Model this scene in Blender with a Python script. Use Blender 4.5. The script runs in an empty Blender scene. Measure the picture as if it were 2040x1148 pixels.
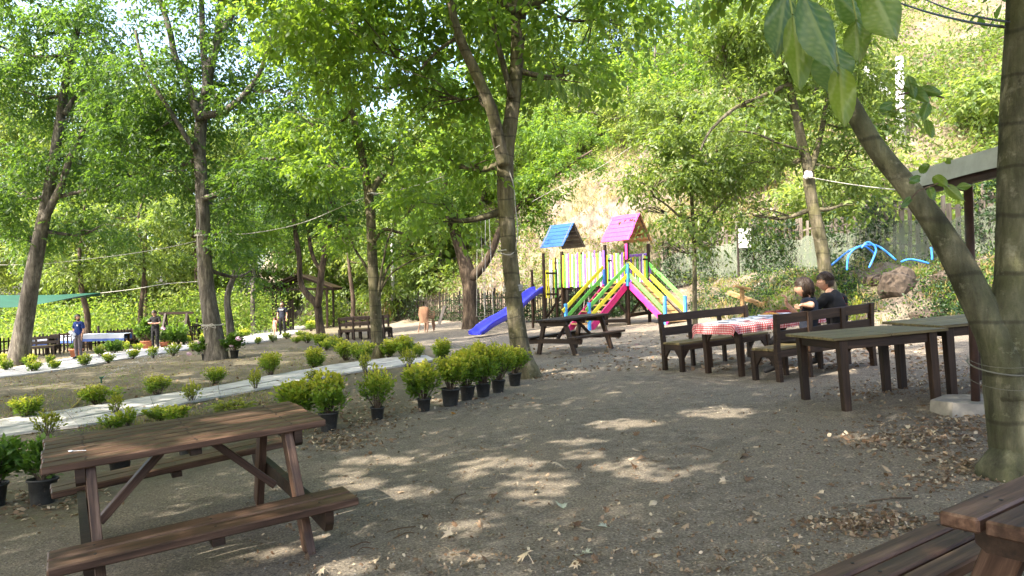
import bpy, math, random
import numpy as np
from mathutils import Vector, Matrix
rnd = random.Random(7); rng = np.random.default_rng(7)
S = bpy.context.scene; COL = S.collection
# ------------------------------------------------------------------ camera
F, PITCH, ROLL, HC = 1465.5, 0.0121, 0.0195, 1.55
CAM = Vector((0, 0, HC))
_c, _s = math.cos(PITCH), math.sin(PITCH)
R0, U0, F0 = Vector((1, 0, 0)), Vector((0, -_s, _c)), Vector((0, _c, _s))
CR, SR = math.cos(ROLL), math.sin(ROLL)
RC, UC = CR*R0 - SR*U0, SR*R0 + CR*U0
cd = bpy.data.cameras.new('camera'); cam = bpy.data.objects.new('camera', cd); COL.objects.link(cam)
m = Matrix((( RC.x, UC.x, -F0.x, 0), (RC.y, UC.y, -F0.y, 0), (RC.z, UC.z, -F0.z, HC), (0, 0, 0, 1)))
cam.matrix_world = m
cd.sensor_width = 36; cd.lens = 36*F/2040; cd.clip_end = 1000; cd.clip_start = .05
S.camera = cam
# ------------------------------------------------------------------ sky, sun, exposure
SUN_EL = math.radians(48)
sdir = Vector((-0.80, -0.60, 0)).normalized()*math.cos(SUN_EL) + Vector((0, 0, math.sin(SUN_EL)))   # towards the sun
wd = bpy.data.worlds.new('World'); S.world = wd; wd.use_nodes = True
nt = wd.node_tree; bg = nt.nodes['Background']
sk = nt.nodes.new('ShaderNodeTexSky'); sk.sky_type = 'NISHITA'; sk.sun_disc = False
sk.sun_elevation = SUN_EL; sk.sun_rotation = math.atan2(sdir.x, sdir.y)
sk.air_density = 1.0; sk.dust_density = 5.0; sk.ozone_density = 1.0
nt.links.new(sk.outputs[0], bg.inputs[0]); bg.inputs[1].default_value = 0.15
sd = bpy.data.lights.new('sun', 'SUN'); so = bpy.data.objects.new('sun', sd); COL.objects.link(so)
sd.energy = 2.6; sd.angle = math.radians(0.53); sd.color = (1, .91, .77)
so.rotation_euler = (-sdir).to_track_quat('-Z', 'Y').to_euler(); so.location = (0, 0, 40)
S.view_settings.view_transform = 'Standard'; S.view_settings.look = 'None'
S.view_settings.exposure = 2.6; S.view_settings.gamma = 1
cy = S.cycles
cy.max_bounces = 7; cy.diffuse_bounces = 4; cy.glossy_bounces = 2; cy.transmission_bounces = 4; cy.transparent_max_bounces = 6
cy.caustics_reflective = False; cy.caustics_refractive = False
cy.use_denoising = True
try: cy.denoiser = 'OPENIMAGEDENOISE'; cy.denoising_prefilter = 'ACCURATE'
except Exception: pass
# ------------------------------------------------------------------ terrain
def sstep(a, b, x):
    t = np.clip((x-a)/(b-a), 0, 1); return t*t*(3-2*t)
BANK = np.array([(4.2, 33), (5.6, 27), (6.9, 21), (8.3, 17.4), (11.5, 14.6), (22, 9), (60, -10)], float)
def sdist(x, y, L):
    best = np.full(x.shape, 1e9); sg = np.ones(x.shape)
    for (ax, ay), (bx, by) in zip(L[:-1], L[1:]):
        dx, dy = bx-ax, by-ay; t = np.clip(((x-ax)*dx+(y-ay)*dy)/(dx*dx+dy*dy), 0, 1)
        d = np.hypot(x-ax-t*dx, y-ay-t*dy); cr = dx*(y-ay)-dy*(x-ax)
        k = d < best; best = np.where(k, d, best); sg = np.where(k, np.sign(cr), sg)
    return best*sg
def bump(x, y):
    return (np.sin(x*1.9+1.3*np.sin(y*1.1))*np.cos(y*2.3+x*.7) + .6*np.sin(x*4.3+y*3.1)*np.cos(y*5.2-x*2.2) + .35*np.sin(x*9.1-y*4.2+2)*np.cos(y*10.3+x*3.3))
def gz(x, y):
    x = np.asarray(x, float); y = np.asarray(y, float); sh = np.broadcast(x, y).shape
    x = np.broadcast_to(x, sh); y = np.broadcast_to(y, sh)
    xs = np.clip(x, -60, 14)
    z = np.where(xs > -6, .06*xs, -.36+.045*(xs+6)) + .01*np.clip(y, -20, 60)
    z = z + .008*bump(x*.9, y*.9)
    b = sdist(x, y, BANK); bh = sstep(0, 3.0, b)
    z = z + 1.3*bh + .16*bump(x*.8, y*.8)*bh*(1-.4*sstep(4, 8, b))
    d = (x+y-36)/1.4142
    fac = sstep(-.40, -.26, x/np.maximum(y, 8.))
    r = d-1.6; ramp = np.where(r > 1.2, r-.6, np.where(r > 0, r*r/2.4, 0))*.88
    hill = 34*(1-np.exp(-ramp/34*1.25))*fac
    return z + hill + .25*bump(x*.35, y*.35)*sstep(2, 6, d)*fac
def gzs(x, y): return float(gz(np.array([x]), np.array([y]))[0])
def W(px, py, D):
    a, b = px-1020, py-574
    X, Y = a*CR-b*SR, a*SR+b*CR
    return CAM + F0*D + R0*(X/F*D) - U0*(Y/F*D)
_D1 = np.geomspace(1.2, 165, 150); _D2 = np.linspace(0, 1, 24)
def gp(px, py):
    d = np.array(W(px, py, 1.0)-CAM); D = _D1; c0 = np.array(CAM)
    for it in range(2):
        P = c0[None]+D[:, None]*d[None]; h = P[:, 2]-gz(P[:, 0], P[:, 1]); k = np.nonzero(h < 0)[0]
        if len(k) == 0: k = [len(D)-1]
        k = max(k[0], 1)
        if it == 0: D = D[k-1]+(D[k]-D[k-1])*_D2
    t = min(1, max(0, h[k-1]/(h[k-1]-h[k]+1e-12))); Dd = D[k-1]+t*(D[k]-D[k-1])
    p = c0+d*Dd; return Vector((p[0], p[1], gzs(p[0], p[1])))
_TX = np.linspace(-120, 2160, 115); _TY = np.linspace(20, 1160, 191); _TD = None
def gpf(px, py):
    """quick look-up of gp for scattering"""
    global _TD
    if _TD is None:
        rows = []
        for y in _TY:
            d = np.array([W(x, y, 1.0)-CAM for x in _TX]); P = np.array(CAM)+d[:, None, :]*_D1[None, :, None]; h = P[..., 2]-gz(P[..., 0], P[..., 1]); neg = h < 0
            k = np.where(neg.any(1), neg.argmax(1), len(_D1)-1); k = np.maximum(k, 1); i = np.arange(len(_TX)); h0, h1 = h[i, k-1], h[i, k]
            t = np.clip(h0/(h0-h1+1e-12), 0, 1); rows.append(1/(_D1[k-1]+t*(_D1[k]-_D1[k-1])))
        _TD = np.array(rows)
    fx = min(max((px+120)/20, 0), 113.999); fy = min(max((py-20)/6, 0), 189.999); i, j = int(fx), int(fy); u, v = fx-i, fy-j
    D = 1/(_TD[j, i]*(1-u)*(1-v)+_TD[j, i+1]*u*(1-v)+_TD[j+1, i]*(1-u)*v+_TD[j+1, i+1]*u*v)
    return W(px, py, D)
def ongz(pts):
    pts = np.array(pts, float); pts[:, 2] = gz(pts[:, 0], pts[:, 1]); return pts
def depth(p): return (Vector(p)-CAM).dot(F0)
# ------------------------------------------------------------------ mesh helpers
class MB:
    def __init__(s): s.v = []; s.f = []; s.m = []; s.n = 0; s.fr = None
    def add(s, v, f, mi=0):
        s.n += 1; n = len(s.v); s.v += [tuple(p) for p in v]; s.f += [tuple(n+i for i in q) for q in f]; s.m += [mi]*len(f); return s
    def mesh(s, name, smooth=False):
        me = bpy.data.meshes.new(name); me.from_pydata(s.v, [], s.f); me.update()
        if any(s.m): me.polygons.foreach_set('material_index', s.m)
        if smooth: me.polygons.foreach_set('use_smooth', [True]*len(s.f))
        return me
_C = [(x, y, z) for x in (-1, 1) for y in (-1, 1) for z in (-1, 1)]
def _boxfaces():
    ix = lambda c, k: _C.index(c)*3+k
    fs = []
    for k in range(3):
        a, b = [j for j in range(3) if j != k]
        for s in (-1, 1):
            q = []
            for (p, r) in ((-1, -1), (1, -1), (1, 1), (-1, 1)):
                c = [0]*3; c[k] = s; c[a] = p; c[b] = r; q.append(ix(tuple(c), k))
            if (s > 0) == (k == 1): q = q[::-1]
            fs.append(q)
    for mm in range(3):
        k, l = [j for j in range(3) if j != mm]
        for sk_ in (-1, 1):
            for sl in (-1, 1):
                c0 = [0]*3; c0[k] = sk_; c0[l] = sl; c1 = list(c0); c0[mm] = -1; c1[mm] = 1
                fs.append([ix(tuple(c0), k), ix(tuple(c1), k), ix(tuple(c1), l), ix(tuple(c0), l)])
    for c in _C: fs.append([ix(c, 0), ix(c, 1), ix(c, 2)])
    return fs
_BF = _boxfaces()
def cbox(mb, c, size, rot=None, bev=.004, mi=0, taper=None):
    h = [v/2 for v in size]; bev = min(bev, min(h)*.45); vs = []
    for s in _C:
        for k in range(3):
            p = [s[j]*(h[j]-(0 if j == k else bev)) for j in range(3)]
            if taper and s[2] < 0: p[0] *= taper; p[1] *= taper
            p = Vector(p)
            if rot is not None: p = rot @ p
            vs.append(p+Vector(c))
    Rl = rot if rot is not None else Matrix.Identity(3); k = max(range(3), key=lambda j: size[j])
    if k: Rl = Rl @ Matrix(((0, 0, 1), (1, 0, 0), (0, 1, 0)) if k == 1 else ((0, 1, 0), (0, 0, 1), (1, 0, 0)))
    mb.fr = (Vector(c), Rl)      # the piece's own axes, x along its length
    return mb.add(vs, _BF, mi)
def frame(d, up=(0, 0, 1)):
    x = Vector(d).normalized(); u = Vector(up)
    if abs(x.dot(u.normalized())) > .98: u = Vector((1, 0, 0))
    y = u.cross(x).normalized(); z = x.cross(y)
    return Matrix((x, y, z)).transposed()
def beam(mb, p0, p1, w, h, up=(0, 0, 1), bev=.004, mi=0):
    p0, p1 = Vector(p0), Vector(p1); d = p1-p0
    return cbox(mb, (p0+p1)/2, (d.length, w, h), frame(d, up), bev, mi)
def tube(mb, pts, rad, n=8, cap=True, mi=0, ns=0.0):
    pts = [Vector(p) for p in pts]; N = len(pts)
    if not hasattr(rad, '__len__'): rad = [rad]*N
    t0 = (pts[1]-pts[0]).normalized(); u = Vector((0, 0, 1)) if abs(t0.z) < .9 else Vector((1, 0, 0))
    a = (u-t0*u.dot(t0)).normalized(); vs = []; ph = rnd.random()*6
    for i in range(N):
        t = (pts[min(i+1, N-1)]-pts[max(i-1, 0)]).normalized()
        a = (a-t*a.dot(t)).normalized(); b = t.cross(a)
        for k in range(n):
            an = 2*math.pi*k/n
            r = rad[i]*(1+ns*(math.sin(2*an+ph+i*.35)*.5+math.sin(3*an-ph*2+i*.22)*.5+rnd.uniform(-.35, .35)))
            vs.append(pts[i]+(a*math.cos(an)+b*math.sin(an))*r)
    fs = [(i*n+k, i*n+(k+1) % n, (i+1)*n+(k+1) % n, (i+1)*n+k) for i in range(N-1) for k in range(n)]
    if cap: fs += [tuple(range(n-1, -1, -1)), tuple((N-1)*n+k for k in range(n))]
    return mb.add(vs, fs, mi)
def spline(pts, sub=5):
    P = [Vector(p) for p in pts]; out = []
    for i in range(len(P)-1):
        p0, p1, p2, p3 = P[max(i-1, 0)], P[i], P[i+1], P[min(i+2, len(P)-1)]
        for k in range(sub):
            t = k/sub
            out.append(.5*((2*p1)+(p2-p0)*t+(2*p0-5*p1+4*p2-p3)*t*t+(3*p1-p0-3*p2+p3)*t**3))
    out.append(P[-1]); return out
def lathe(mb, prof, n=16, c=(0, 0, 0), mi=0):
    c = Vector(c); vs = []
    for r, z in prof: vs += [c+Vector((r*math.cos(2*math.pi*k/n), r*math.sin(2*math.pi*k/n), z)) for k in range(n)]
    fs = [(i*n+k, i*n+(k+1) % n, (i+1)*n+(k+1) % n, (i+1)*n+k) for i in range(len(prof)-1) for k in range(n)]
    return mb.add(vs, fs, mi)
def prism(mb, poly, y0, y1, R=None, mi=0):
    """poly in local x,z ; extruded along y"""
    n = len(poly); vs = [Vector((x, y0, z)) for x, z in poly]+[Vector((x, y1, z)) for x, z in poly]
    if R is not None: vs = [R @ v for v in vs]
    fs = [tuple(range(n)), tuple(range(2*n-1, n-1, -1))]+[(i, i+n, (i+1) % n+n, (i+1) % n) for i in range(n)]
    return mb.add(vs, fs, mi)
def ball(mb, c, r, n=10, m_=7, mi=0, sc=(1, 1, 1)):
    prof = []; vs = []; c = Vector(c)
    for i in range(m_+1):
        th = math.pi*i/m_
        for k in range(n):
            an = 2*math.pi*k/n
            vs.append(c+Vector((r*sc[0]*math.sin(th)*math.cos(an), r*sc[1]*math.sin(th)*math.sin(an), r*sc[2]*math.cos(th))))
    fs = [(i*n+k, (i+1)*n+k, (i+1)*n+(k+1) % n, i*n+(k+1) % n) for i in range(m_) for k in range(n)]
    return mb.add(vs, fs, mi)
# ------------------------------------------------------------------ object helpers
def props(o, label=None, cat=None, group=None, kind=None):
    if label: o['label'] = label
    if cat: o['category'] = cat
    if group: o['group'] = group
    if kind: o['kind'] = kind
    return o
def E(name, loc, rz=0, label=None, cat=None, group=None, rot=None):
    o = bpy.data.objects.new(name, None); COL.objects.link(o); o.empty_display_size = .1
    if rot is not None: o.rotation_mode = 'QUATERNION'; o.rotation_quaternion = rot.to_quaternion()
    else: o.rotation_euler = (0, 0, rz)
    o.location = loc
    return props(o, label, cat, group)
def P(name, geo, mat, parent=None, loc=(0, 0, 0), smooth=False, kind=None, scale=None, rot=None, label=None):
    if isinstance(geo, MB) and geo.n == 1 and geo.fr is not None and rot is None and scale is None:
        c, Rl = geo.fr; RT = Rl.transposed(); geo.v = [tuple(RT @ (Vector(v)-c)) for v in geo.v]; loc = Vector(loc)+c; rot = Rl.to_euler()
    me = geo.mesh(name, smooth) if isinstance(geo, MB) else geo
    if mat is not None and len(me.materials) == 0:
        for mm in (mat if isinstance(mat, (list, tuple)) else [mat]): me.materials.append(mm)
    o = bpy.data.objects.new(name, me); COL.objects.link(o); o.location = loc
    if scale: o.scale = scale
    if rot is not None: o.rotation_euler = rot
    if parent is not None: o.parent = parent
    if kind: o['kind'] = kind
    if label: o['label'] = label
    return o
KIDS = {}
def dup(root, loc=None, rz=None, label=None, scale=None, parent=None):
    r = root.copy(); COL.objects.link(r)
    if parent is not None: r.parent = parent
    if loc is not None: r.location = loc
    if rz is not None: r.rotation_euler = (0, 0, rz)
    if scale is not None: r.scale = scale
    if label: r['label'] = label
    for ch in list(root.children): dup(ch, parent=r)
    return r
def tiltrot(yaw, sx, sy):
    a = Vector((math.cos(yaw), math.sin(yaw), 0)); b = Vector((-math.sin(yaw), math.cos(yaw), 0))
    a.z = a.x*sx+a.y*sy; b.z = b.x*sx+b.y*sy
    a.normalize(); b = (b-a*b.dot(a)).normalized(); c = a.cross(b)
    return Matrix((a, b, c)).transposed()
def slope_at(x, y, e=.4):
    return ((gzs(x+e, y)-gzs(x-e, y))/(2*e), (gzs(x, y+e)-gzs(x, y-e))/(2*e))
# ------------------------------------------------------------------ materials
def mat(name, fn):
    mm = bpy.data.materials.new(name); mm.use_nodes = True
    nt = mm.node_tree; b = nt.nodes['Principled BSDF']
    fn(nt, b); return mm
def N(nt, t, **kw):
    n = nt.nodes.new(t)
    for k, v in kw.items():
        if k.startswith('i_'):
            key = k[2:]; key = int(key) if key.isdigit() else key
            n.inputs[key].default_value = v
        else: setattr(n, k, v)
    return n
def ramp(nt, fac, stops):
    r = N(nt, 'ShaderNodeValToRGB'); e = r.color_ramp.elements
    while len(e) < len(stops): e.new(.5)
    for i, (p, c) in enumerate(stops): e[i].position = p; e[i].color = (*c, 1) if len(c) == 3 else c
    nt.links.new(fac, r.inputs[0]); return r.outputs[0]
def noise(nt, vec, scale, detail=5, rough=.6, out=0):
    n = N(nt, 'ShaderNodeTexNoise'); n.inputs['Scale'].default_value = scale; n.inputs['Detail'].default_value = detail; n.inputs['Roughness'].default_value = rough
    if vec is not None: nt.links.new(vec, n.inputs['Vector'])
    return n.outputs[out]
def mix(nt, fac, a, b, mode='MIX'):
    n = N(nt, 'ShaderNodeMix', data_type='RGBA', blend_type=mode)
    for s, v in ((0, fac), (6, a), (7, b)):
        if isinstance(v, bpy.types.NodeSocket): nt.links.new(v, n.inputs[s])
        else: n.inputs[s].default_value = (*v, 1) if isinstance(v, tuple) and len(v) == 3 else v
    return n.outputs[2]
def math_(nt, op, a, b=None):
    n = N(nt, 'ShaderNodeMath', operation=op)
    for s, v in ((0, a), (1, b)):
        if v is None: continue
        if isinstance(v, bpy.types.NodeSocket): nt.links.new(v, n.inputs[s])
        else: n.inputs[s].default_value = v
    return n.outputs[0]
def bumpn(nt, b, h, strength=.3, dist=.02):
    n = N(nt, 'ShaderNodeBump'); n.inputs['Strength'].default_value = strength; n.inputs['Distance'].default_value = dist
    nt.links.new(h, n.inputs['Height']); nt.links.new(n.outputs[0], b.inputs['Normal'])
def ocoord(nt, scale=(1, 1, 1), rand=True):
    tc = N(nt, 'ShaderNodeTexCoord'); mp = N(nt, 'ShaderNodeMapping'); mp.inputs['Scale'].default_value = scale
    src = tc.outputs['Object']
    if rand:
        oi = N(nt, 'ShaderNodeObjectInfo'); ad = N(nt, 'ShaderNodeVectorMath', operation='ADD')
        sc = math_(nt, 'MULTIPLY', oi.outputs['Random'], 37.0)
        nt.links.new(src, ad.inputs[0]); nt.links.new(sc, ad.inputs[1]); src = ad.outputs[0]
    nt.links.new(src, mp.inputs['Vector']); return mp.outputs[0]
def wood(name, dark, mid, light, rough=.6, grain=(2, 30, 30), var=.5, bump=.35, spec=.3):
    def fn(nt, b):
        v = ocoord(nt, grain); n1 = noise(nt, v, 1.0, 6, .65)
        v2 = ocoord(nt, (grain[0]*.6, grain[1]*.12, grain[2]*.12)); n2 = noise(nt, v2, 1.5, 4)
        c = ramp(nt, n1, [(.28, dark), (.5, mid), (.75, light)])
        c = mix(nt, ramp(nt, n2, [(.35, (0, 0, 0)), (.7, (1, 1, 1))]), mix(nt, .55, c, dark), c)
        oi = N(nt, 'ShaderNodeObjectInfo')
        k = math_(nt, 'MULTIPLY_ADD', oi.outputs['Random'], var)
        k.node.inputs[2].default_value = 1-var/2
        hs = N(nt, 'ShaderNodeHueSaturation'); nt.links.new(c, hs.inputs['Color']); nt.links.new(k, hs.inputs['Value'])
        nt.links.new(hs.outputs[0], b.inputs['Base Color'])
        b.inputs['Roughness'].default_value = rough; b.inputs['Specular IOR Level'].default_value = spec
        bumpn(nt, b, n1, bump, .006)
    return mat(name, fn)
def plain(name, col, rough=.6, var=.12, scale=6, bump=.08, metal=0, spec=.4, wear=None):
    def fn(nt, b):
        v = ocoord(nt); n = noise(nt, v, scale, 6, .65)
        c = ramp(nt, n, [(.3, tuple(x*(1-var*1.6) for x in col)), (.7, tuple(min(1, x*(1+var)) for x in col))])
        if wear:
            n2 = noise(nt, v, scale*2.7, 8, .7); c = mix(nt, ramp(nt, n2, [(.60, (0, 0, 0)), (.68, (1, 1, 1))]), c, wear)
        nt.links.new(c, b.inputs['Base Color']); b.inputs['Roughness'].default_value = rough
        b.inputs['Metallic'].default_value = metal; b.inputs['Specular IOR Level'].default_value = spec
        bumpn(nt, b, n, bump, .01)
    return mat(name, fn)
def leafmat(name, stops, trans, tmix=.42, rough=.5, spec=.35):
    def fn(nt, b):
        at = N(nt, 'ShaderNodeAttribute', attribute_name='lv')
        c = ramp(nt, at.outputs['Fac'], stops)
        nt.links.new(c, b.inputs['Base Color']); b.inputs['Roughness'].default_value = rough; b.inputs['Specular IOR Level'].default_value = spec
        t = N(nt, 'ShaderNodeBsdfTranslucent'); tc = mix(nt, .55, c, (*trans,), 'MIX'); 
        tb = mix(nt, 1.0, tc, (1.7, 1.7, 1.3), 'MULTIPLY'); nt.links.new(tb, t.inputs[0])
        ms = N(nt, 'ShaderNodeMixShader'); ms.inputs[0].default_value = tmix
        nt.links.new(b.outputs[0], ms.inputs[1]); nt.links.new(t.outputs[0], ms.inputs[2])
        nt.links.new(ms.outputs[0], nt.nodes['Material Output'].inputs[0])
    return mat(name, fn)
M = {}
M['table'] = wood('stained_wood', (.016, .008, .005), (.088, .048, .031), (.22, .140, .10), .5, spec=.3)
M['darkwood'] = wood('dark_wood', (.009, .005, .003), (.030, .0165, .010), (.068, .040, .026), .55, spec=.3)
M['sheenwood'] = wood('olive_sheen_wood', (.055, .044, .020), (.155, .122, .054), (.28, .23, .11), .5, spec=.35)  # bright olive sheen of the table tops put into the wood colour
M['greywood'] = wood('weathered_wood', (.06, .05, .04), (.16, .135, .11), (.30, .27, .23), .75)
M['fencewood'] = wood('fence_wood', (.008, .006, .005), (.022, .017, .013), (.055, .043, .034), .8)
M['tan'] = wood('tan_boards', (.18, .10, .045), (.40, .25, .11), (.55, .38, .19), .6)
def paint(n, c): M[n] = plain(n+'_paint', c, .5, .16, 9, .1, wear=tuple(x*.55+.12 for x in c))
paint('purple', (.22, .10, .55)); paint('white', (.72, .72, .70)); paint('green', (.14, .50, .09)); paint('yellow', (.75, .68, .04))
paint('pink', (.85, .05, .32)); paint('pink_in_shade', (.55, .03, .17)); paint('blue', (.07, .33, .75)); paint('roofblue', (.012, .075, .25)); paint('silver', (.5, .5, .52))
M['slide'] = plain('slide_plastic', (.035, .04, .52), .28, .06, 3, .02, spec=.5)
M['pipe'] = plain('blue_pipe', (.05, .25, .85), .35, .06, 5, .02)
M['pot'] = plain('black_pot', (.026, .027, .026), .6, .4, 14, .15, wear=(.10, .085, .065))
M['terracotta'] = plain('terracotta', (.30, .11, .055), .8, .2, 8, .1)
M['soil'] = plain('potting_soil', (.05, .035, .025), .95, .4, 40, .5)
M['concrete'] = plain('concrete', (.22, .205, .18), .85, .18, 7, .25)
M['rope'] = plain('rope', (.36, .35, .31), .9, .15, 60, .3)
M['cable'] = plain('cable', (.02, .02, .02), .6)
M['steelpost'] = plain('painted_steel_post', (.045, .025, .02), .55, .3, 8, .1)
M['tarp'] = plain('grey_tarpaulin', (.52, .56, .56), .5, .15, 4, .15)
M['sail'] = plain('green_sail', (.003, .055, .030), .8, .15, 3, .05)
M['skin'] = plain('skin', (.46, .26, .18), .5, .06, 20, .02)
M['navy'] = plain('navy_cotton', (.012, .016, .03), .9, .2, 12, .1)
M['black'] = plain('black_cotton', (.009, .009, .011), .9, .2, 12, .1)
M['royal'] = plain('blue_cotton', (.012, .035, .17), .9, .15, 10, .1)
M['greytrouser'] = plain('grey_cotton', (.13, .11, .12), .9, .15, 10, .1)
M['hair'] = plain('brown_hair', (.03, .016, .009), .5, .5, 60, .5)
M['eye'] = plain('dark_eye', (.02, .012, .01), .3)
M['lips'] = plain('lips', (.36, .13, .11), .5)
M['red'] = plain('red_print', (.42, .04, .04), .8, .3, 40)
M['coral'] = plain('coral_cotton', (.65, .22, .17), .8)
M['shoe'] = plain('shoe', (.03, .03, .035), .6)
M['plate'] = plain('glazed_plate', (.62, .66, .74), .25, .04, 4, .01)
M['food'] = plain('fried_food', (.50, .27, .07), .7, .5, 40, .6)
M['maroon'] = plain('maroon_leather', (.16, .012, .012), .4)
M['bluecloth'] = plain('blue_table_cover', (.10, .19, .62), .5, .1, 3, .05)
M['whitecloth_and_sheen'] = plain('pale_cloth_and_sky_sheen', (.62, .66, .78), .6, .1, 3, .05)  # plain pale cloth; on the blue covers it paints in reflected sky
M['chair'] = plain('tan_plastic', (.30, .17, .105), .45)
M['polec'] = plain('pole_concrete', (.50, .50, .50), .8, .15, 5, .2)
M['flower'] = plain('flower_petal', (.75, .50, .68), .7, .25, 20, .1)
M['redflower'] = plain('red_flower_petal', (.7, .08, .05), .7)
M['hose'] = plain('yellow_hose', (.40, .30, .04), .5)
M['wire'] = plain('grey_wire', (.10, .10, .08), .6)
M['metal'] = plain('bright_metal', (.6, .6, .62), .3, metal=1)
def bark(name, dark, mid, light, moss=None, vs=1.0, rough=.85, rings=False):
    def fn(nt, b):
        tc = N(nt, 'ShaderNodeTexCoord'); mp = N(nt, 'ShaderNodeMapping'); mp.inputs['Scale'].default_value = (14*vs, 14*vs, 3.2*vs)
        nt.links.new(tc.outputs['Object'], mp.inputs[0]); n1 = noise(nt, mp.outputs[0], 1.0, 8, .7)
        n2 = noise(nt, tc.outputs['Object'], 2.6, 5, .6); n3 = noise(nt, tc.outputs['Object'], 30*vs, 4, .6)
        c = ramp(nt, n1, [(.3, dark), (.52, mid), (.75, light)])
        if moss: c = mix(nt, ramp(nt, n2, [(.42, (0, 0, 0)), (.62, (.8, .8, .8))]), c, mix(nt, n1, tuple(x*.6 for x in moss), tuple(x*1.3 for x in moss)))
        n4 = noise(nt, mp.outputs[0], .33, 4, .6); c = mix(nt, 1.0, c, ramp(nt, n4, [(.3, (.45, .45, .42)), (.5, (.95, .95, .95)), (.68, (1.7, 1.68, 1.6))]), 'MULTIPLY')
        if rings:
            wv = N(nt, 'ShaderNodeTexWave', bands_direction='Z'); wv.inputs['Scale'].default_value = .9; wv.inputs['Distortion'].default_value = 5; wv.inputs['Detail'].default_value = 3; wv.inputs['Detail Scale'].default_value = .8; nt.links.new(tc.outputs['Object'], wv.inputs[0])
            c = mix(nt, ramp(nt, wv.outputs['Fac'], [(.0, (.55, .55, .55)), (.03, (0, 0, 0))]), c, (.016, .015, .010)); n5 = noise(nt, tc.outputs['Object'], 5.5, 6, .7)
            c = mix(nt, ramp(nt, n5, [(.58, (0, 0, 0)), (.66, (.65, .65, .65))]), c, light)
        hh = math_(nt, 'ADD', n1, math_(nt, 'MULTIPLY', n3, .4)); nt.links.new(c, b.inputs['Base Color']); b.inputs['Roughness'].default_value = rough; b.inputs['Specular IOR Level'].default_value = .2; bumpn(nt, b, hh, .9, .04)
    return mat(name, fn)
M['bark_smooth'] = bark('smooth_green_grey_bark', (.036, .035, .022), (.092, .090, .056), (.175, .17, .12), (.058, .062, .028), .7, rings=True)
M['bark_grey'] = bark('grey_bark', (.038, .033, .027), (.110, .098, .082), (.21, .192, .165), None)
M['bark_olive'] = bark('olive_bark', (.040, .035, .023), (.11, .096, .064), (.21, .185, .13), (.085, .08, .038), rings=True)
M['bark_dark'] = bark('dark_bark', (.03, .022, .016), (.085, .062, .044), (.17, .13, .095), None)
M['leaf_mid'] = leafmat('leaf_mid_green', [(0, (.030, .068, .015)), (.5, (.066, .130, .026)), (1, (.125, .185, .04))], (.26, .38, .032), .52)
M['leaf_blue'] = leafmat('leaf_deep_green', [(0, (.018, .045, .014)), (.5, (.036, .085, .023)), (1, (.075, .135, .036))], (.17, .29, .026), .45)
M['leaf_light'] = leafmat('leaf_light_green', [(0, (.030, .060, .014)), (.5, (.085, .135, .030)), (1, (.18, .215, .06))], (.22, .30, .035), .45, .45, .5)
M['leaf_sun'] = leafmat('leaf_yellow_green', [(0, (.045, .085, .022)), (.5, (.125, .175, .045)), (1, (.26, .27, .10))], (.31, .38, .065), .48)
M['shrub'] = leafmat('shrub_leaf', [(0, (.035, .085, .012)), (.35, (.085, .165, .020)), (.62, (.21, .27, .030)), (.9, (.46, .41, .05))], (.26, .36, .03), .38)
M['shrub_gold'] = leafmat('golden_shrub_leaf', [(0, (.06, .10, .014)), (.5, (.18, .22, .025)), (1, (.36, .32, .03))], (.3, .32, .02), .35)
M['shrub_dark'] = leafmat('dark_shrub_leaf', [(0, (.022, .055, .012)), (.5, (.045, .105, .018)), (1, (.10, .17, .025))], (.16, .28, .02), .35)
M['ivy'] = leafmat('ivy_leaf', [(0, (.010, .024, .009)), (.6, (.020, .046, .015)), (1, (.045, .085, .024))], (.06, .12, .02), .22)
M['dry'] = leafmat('dry_leaf', [(0, (.085, .05, .03)), (.4, (.18, .12, .078)), (.75, (.30, .225, .155)), (1, (.50, .42, .31))], (.3, .2, .1), .12, .8, .2)
M['drygrass'] = leafmat('dry_grass', [(0, (.10, .12, .03)), (.5, (.28, .22, .09)), (1, (.42, .34, .17))], (.3, .28, .08), .3, .8)
def veins(mm):
    nt = mm.node_tree; b = nt.nodes['Principled BSDF']; at = N(nt, 'ShaderNodeAttribute', attribute_name='vein'); src = b.inputs['Base Color'].links[0].from_socket
    c = mix(nt, at.outputs['Fac'], src, mix(nt, .5, src, (.30, .36, .12))); nt.links.new(c, b.inputs['Base Color'])
    bumpn(nt, b, at.outputs['Fac'], .4, .002); return mm
M['bigleaf'] = leafmat('near_leaf', [(0, (.028, .075, .034)), (.5, (.055, .12, .022)), (1, (.12, .17, .02))], (.17, .26, .015), .38, .38)
veins(M['bigleaf'])
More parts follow.
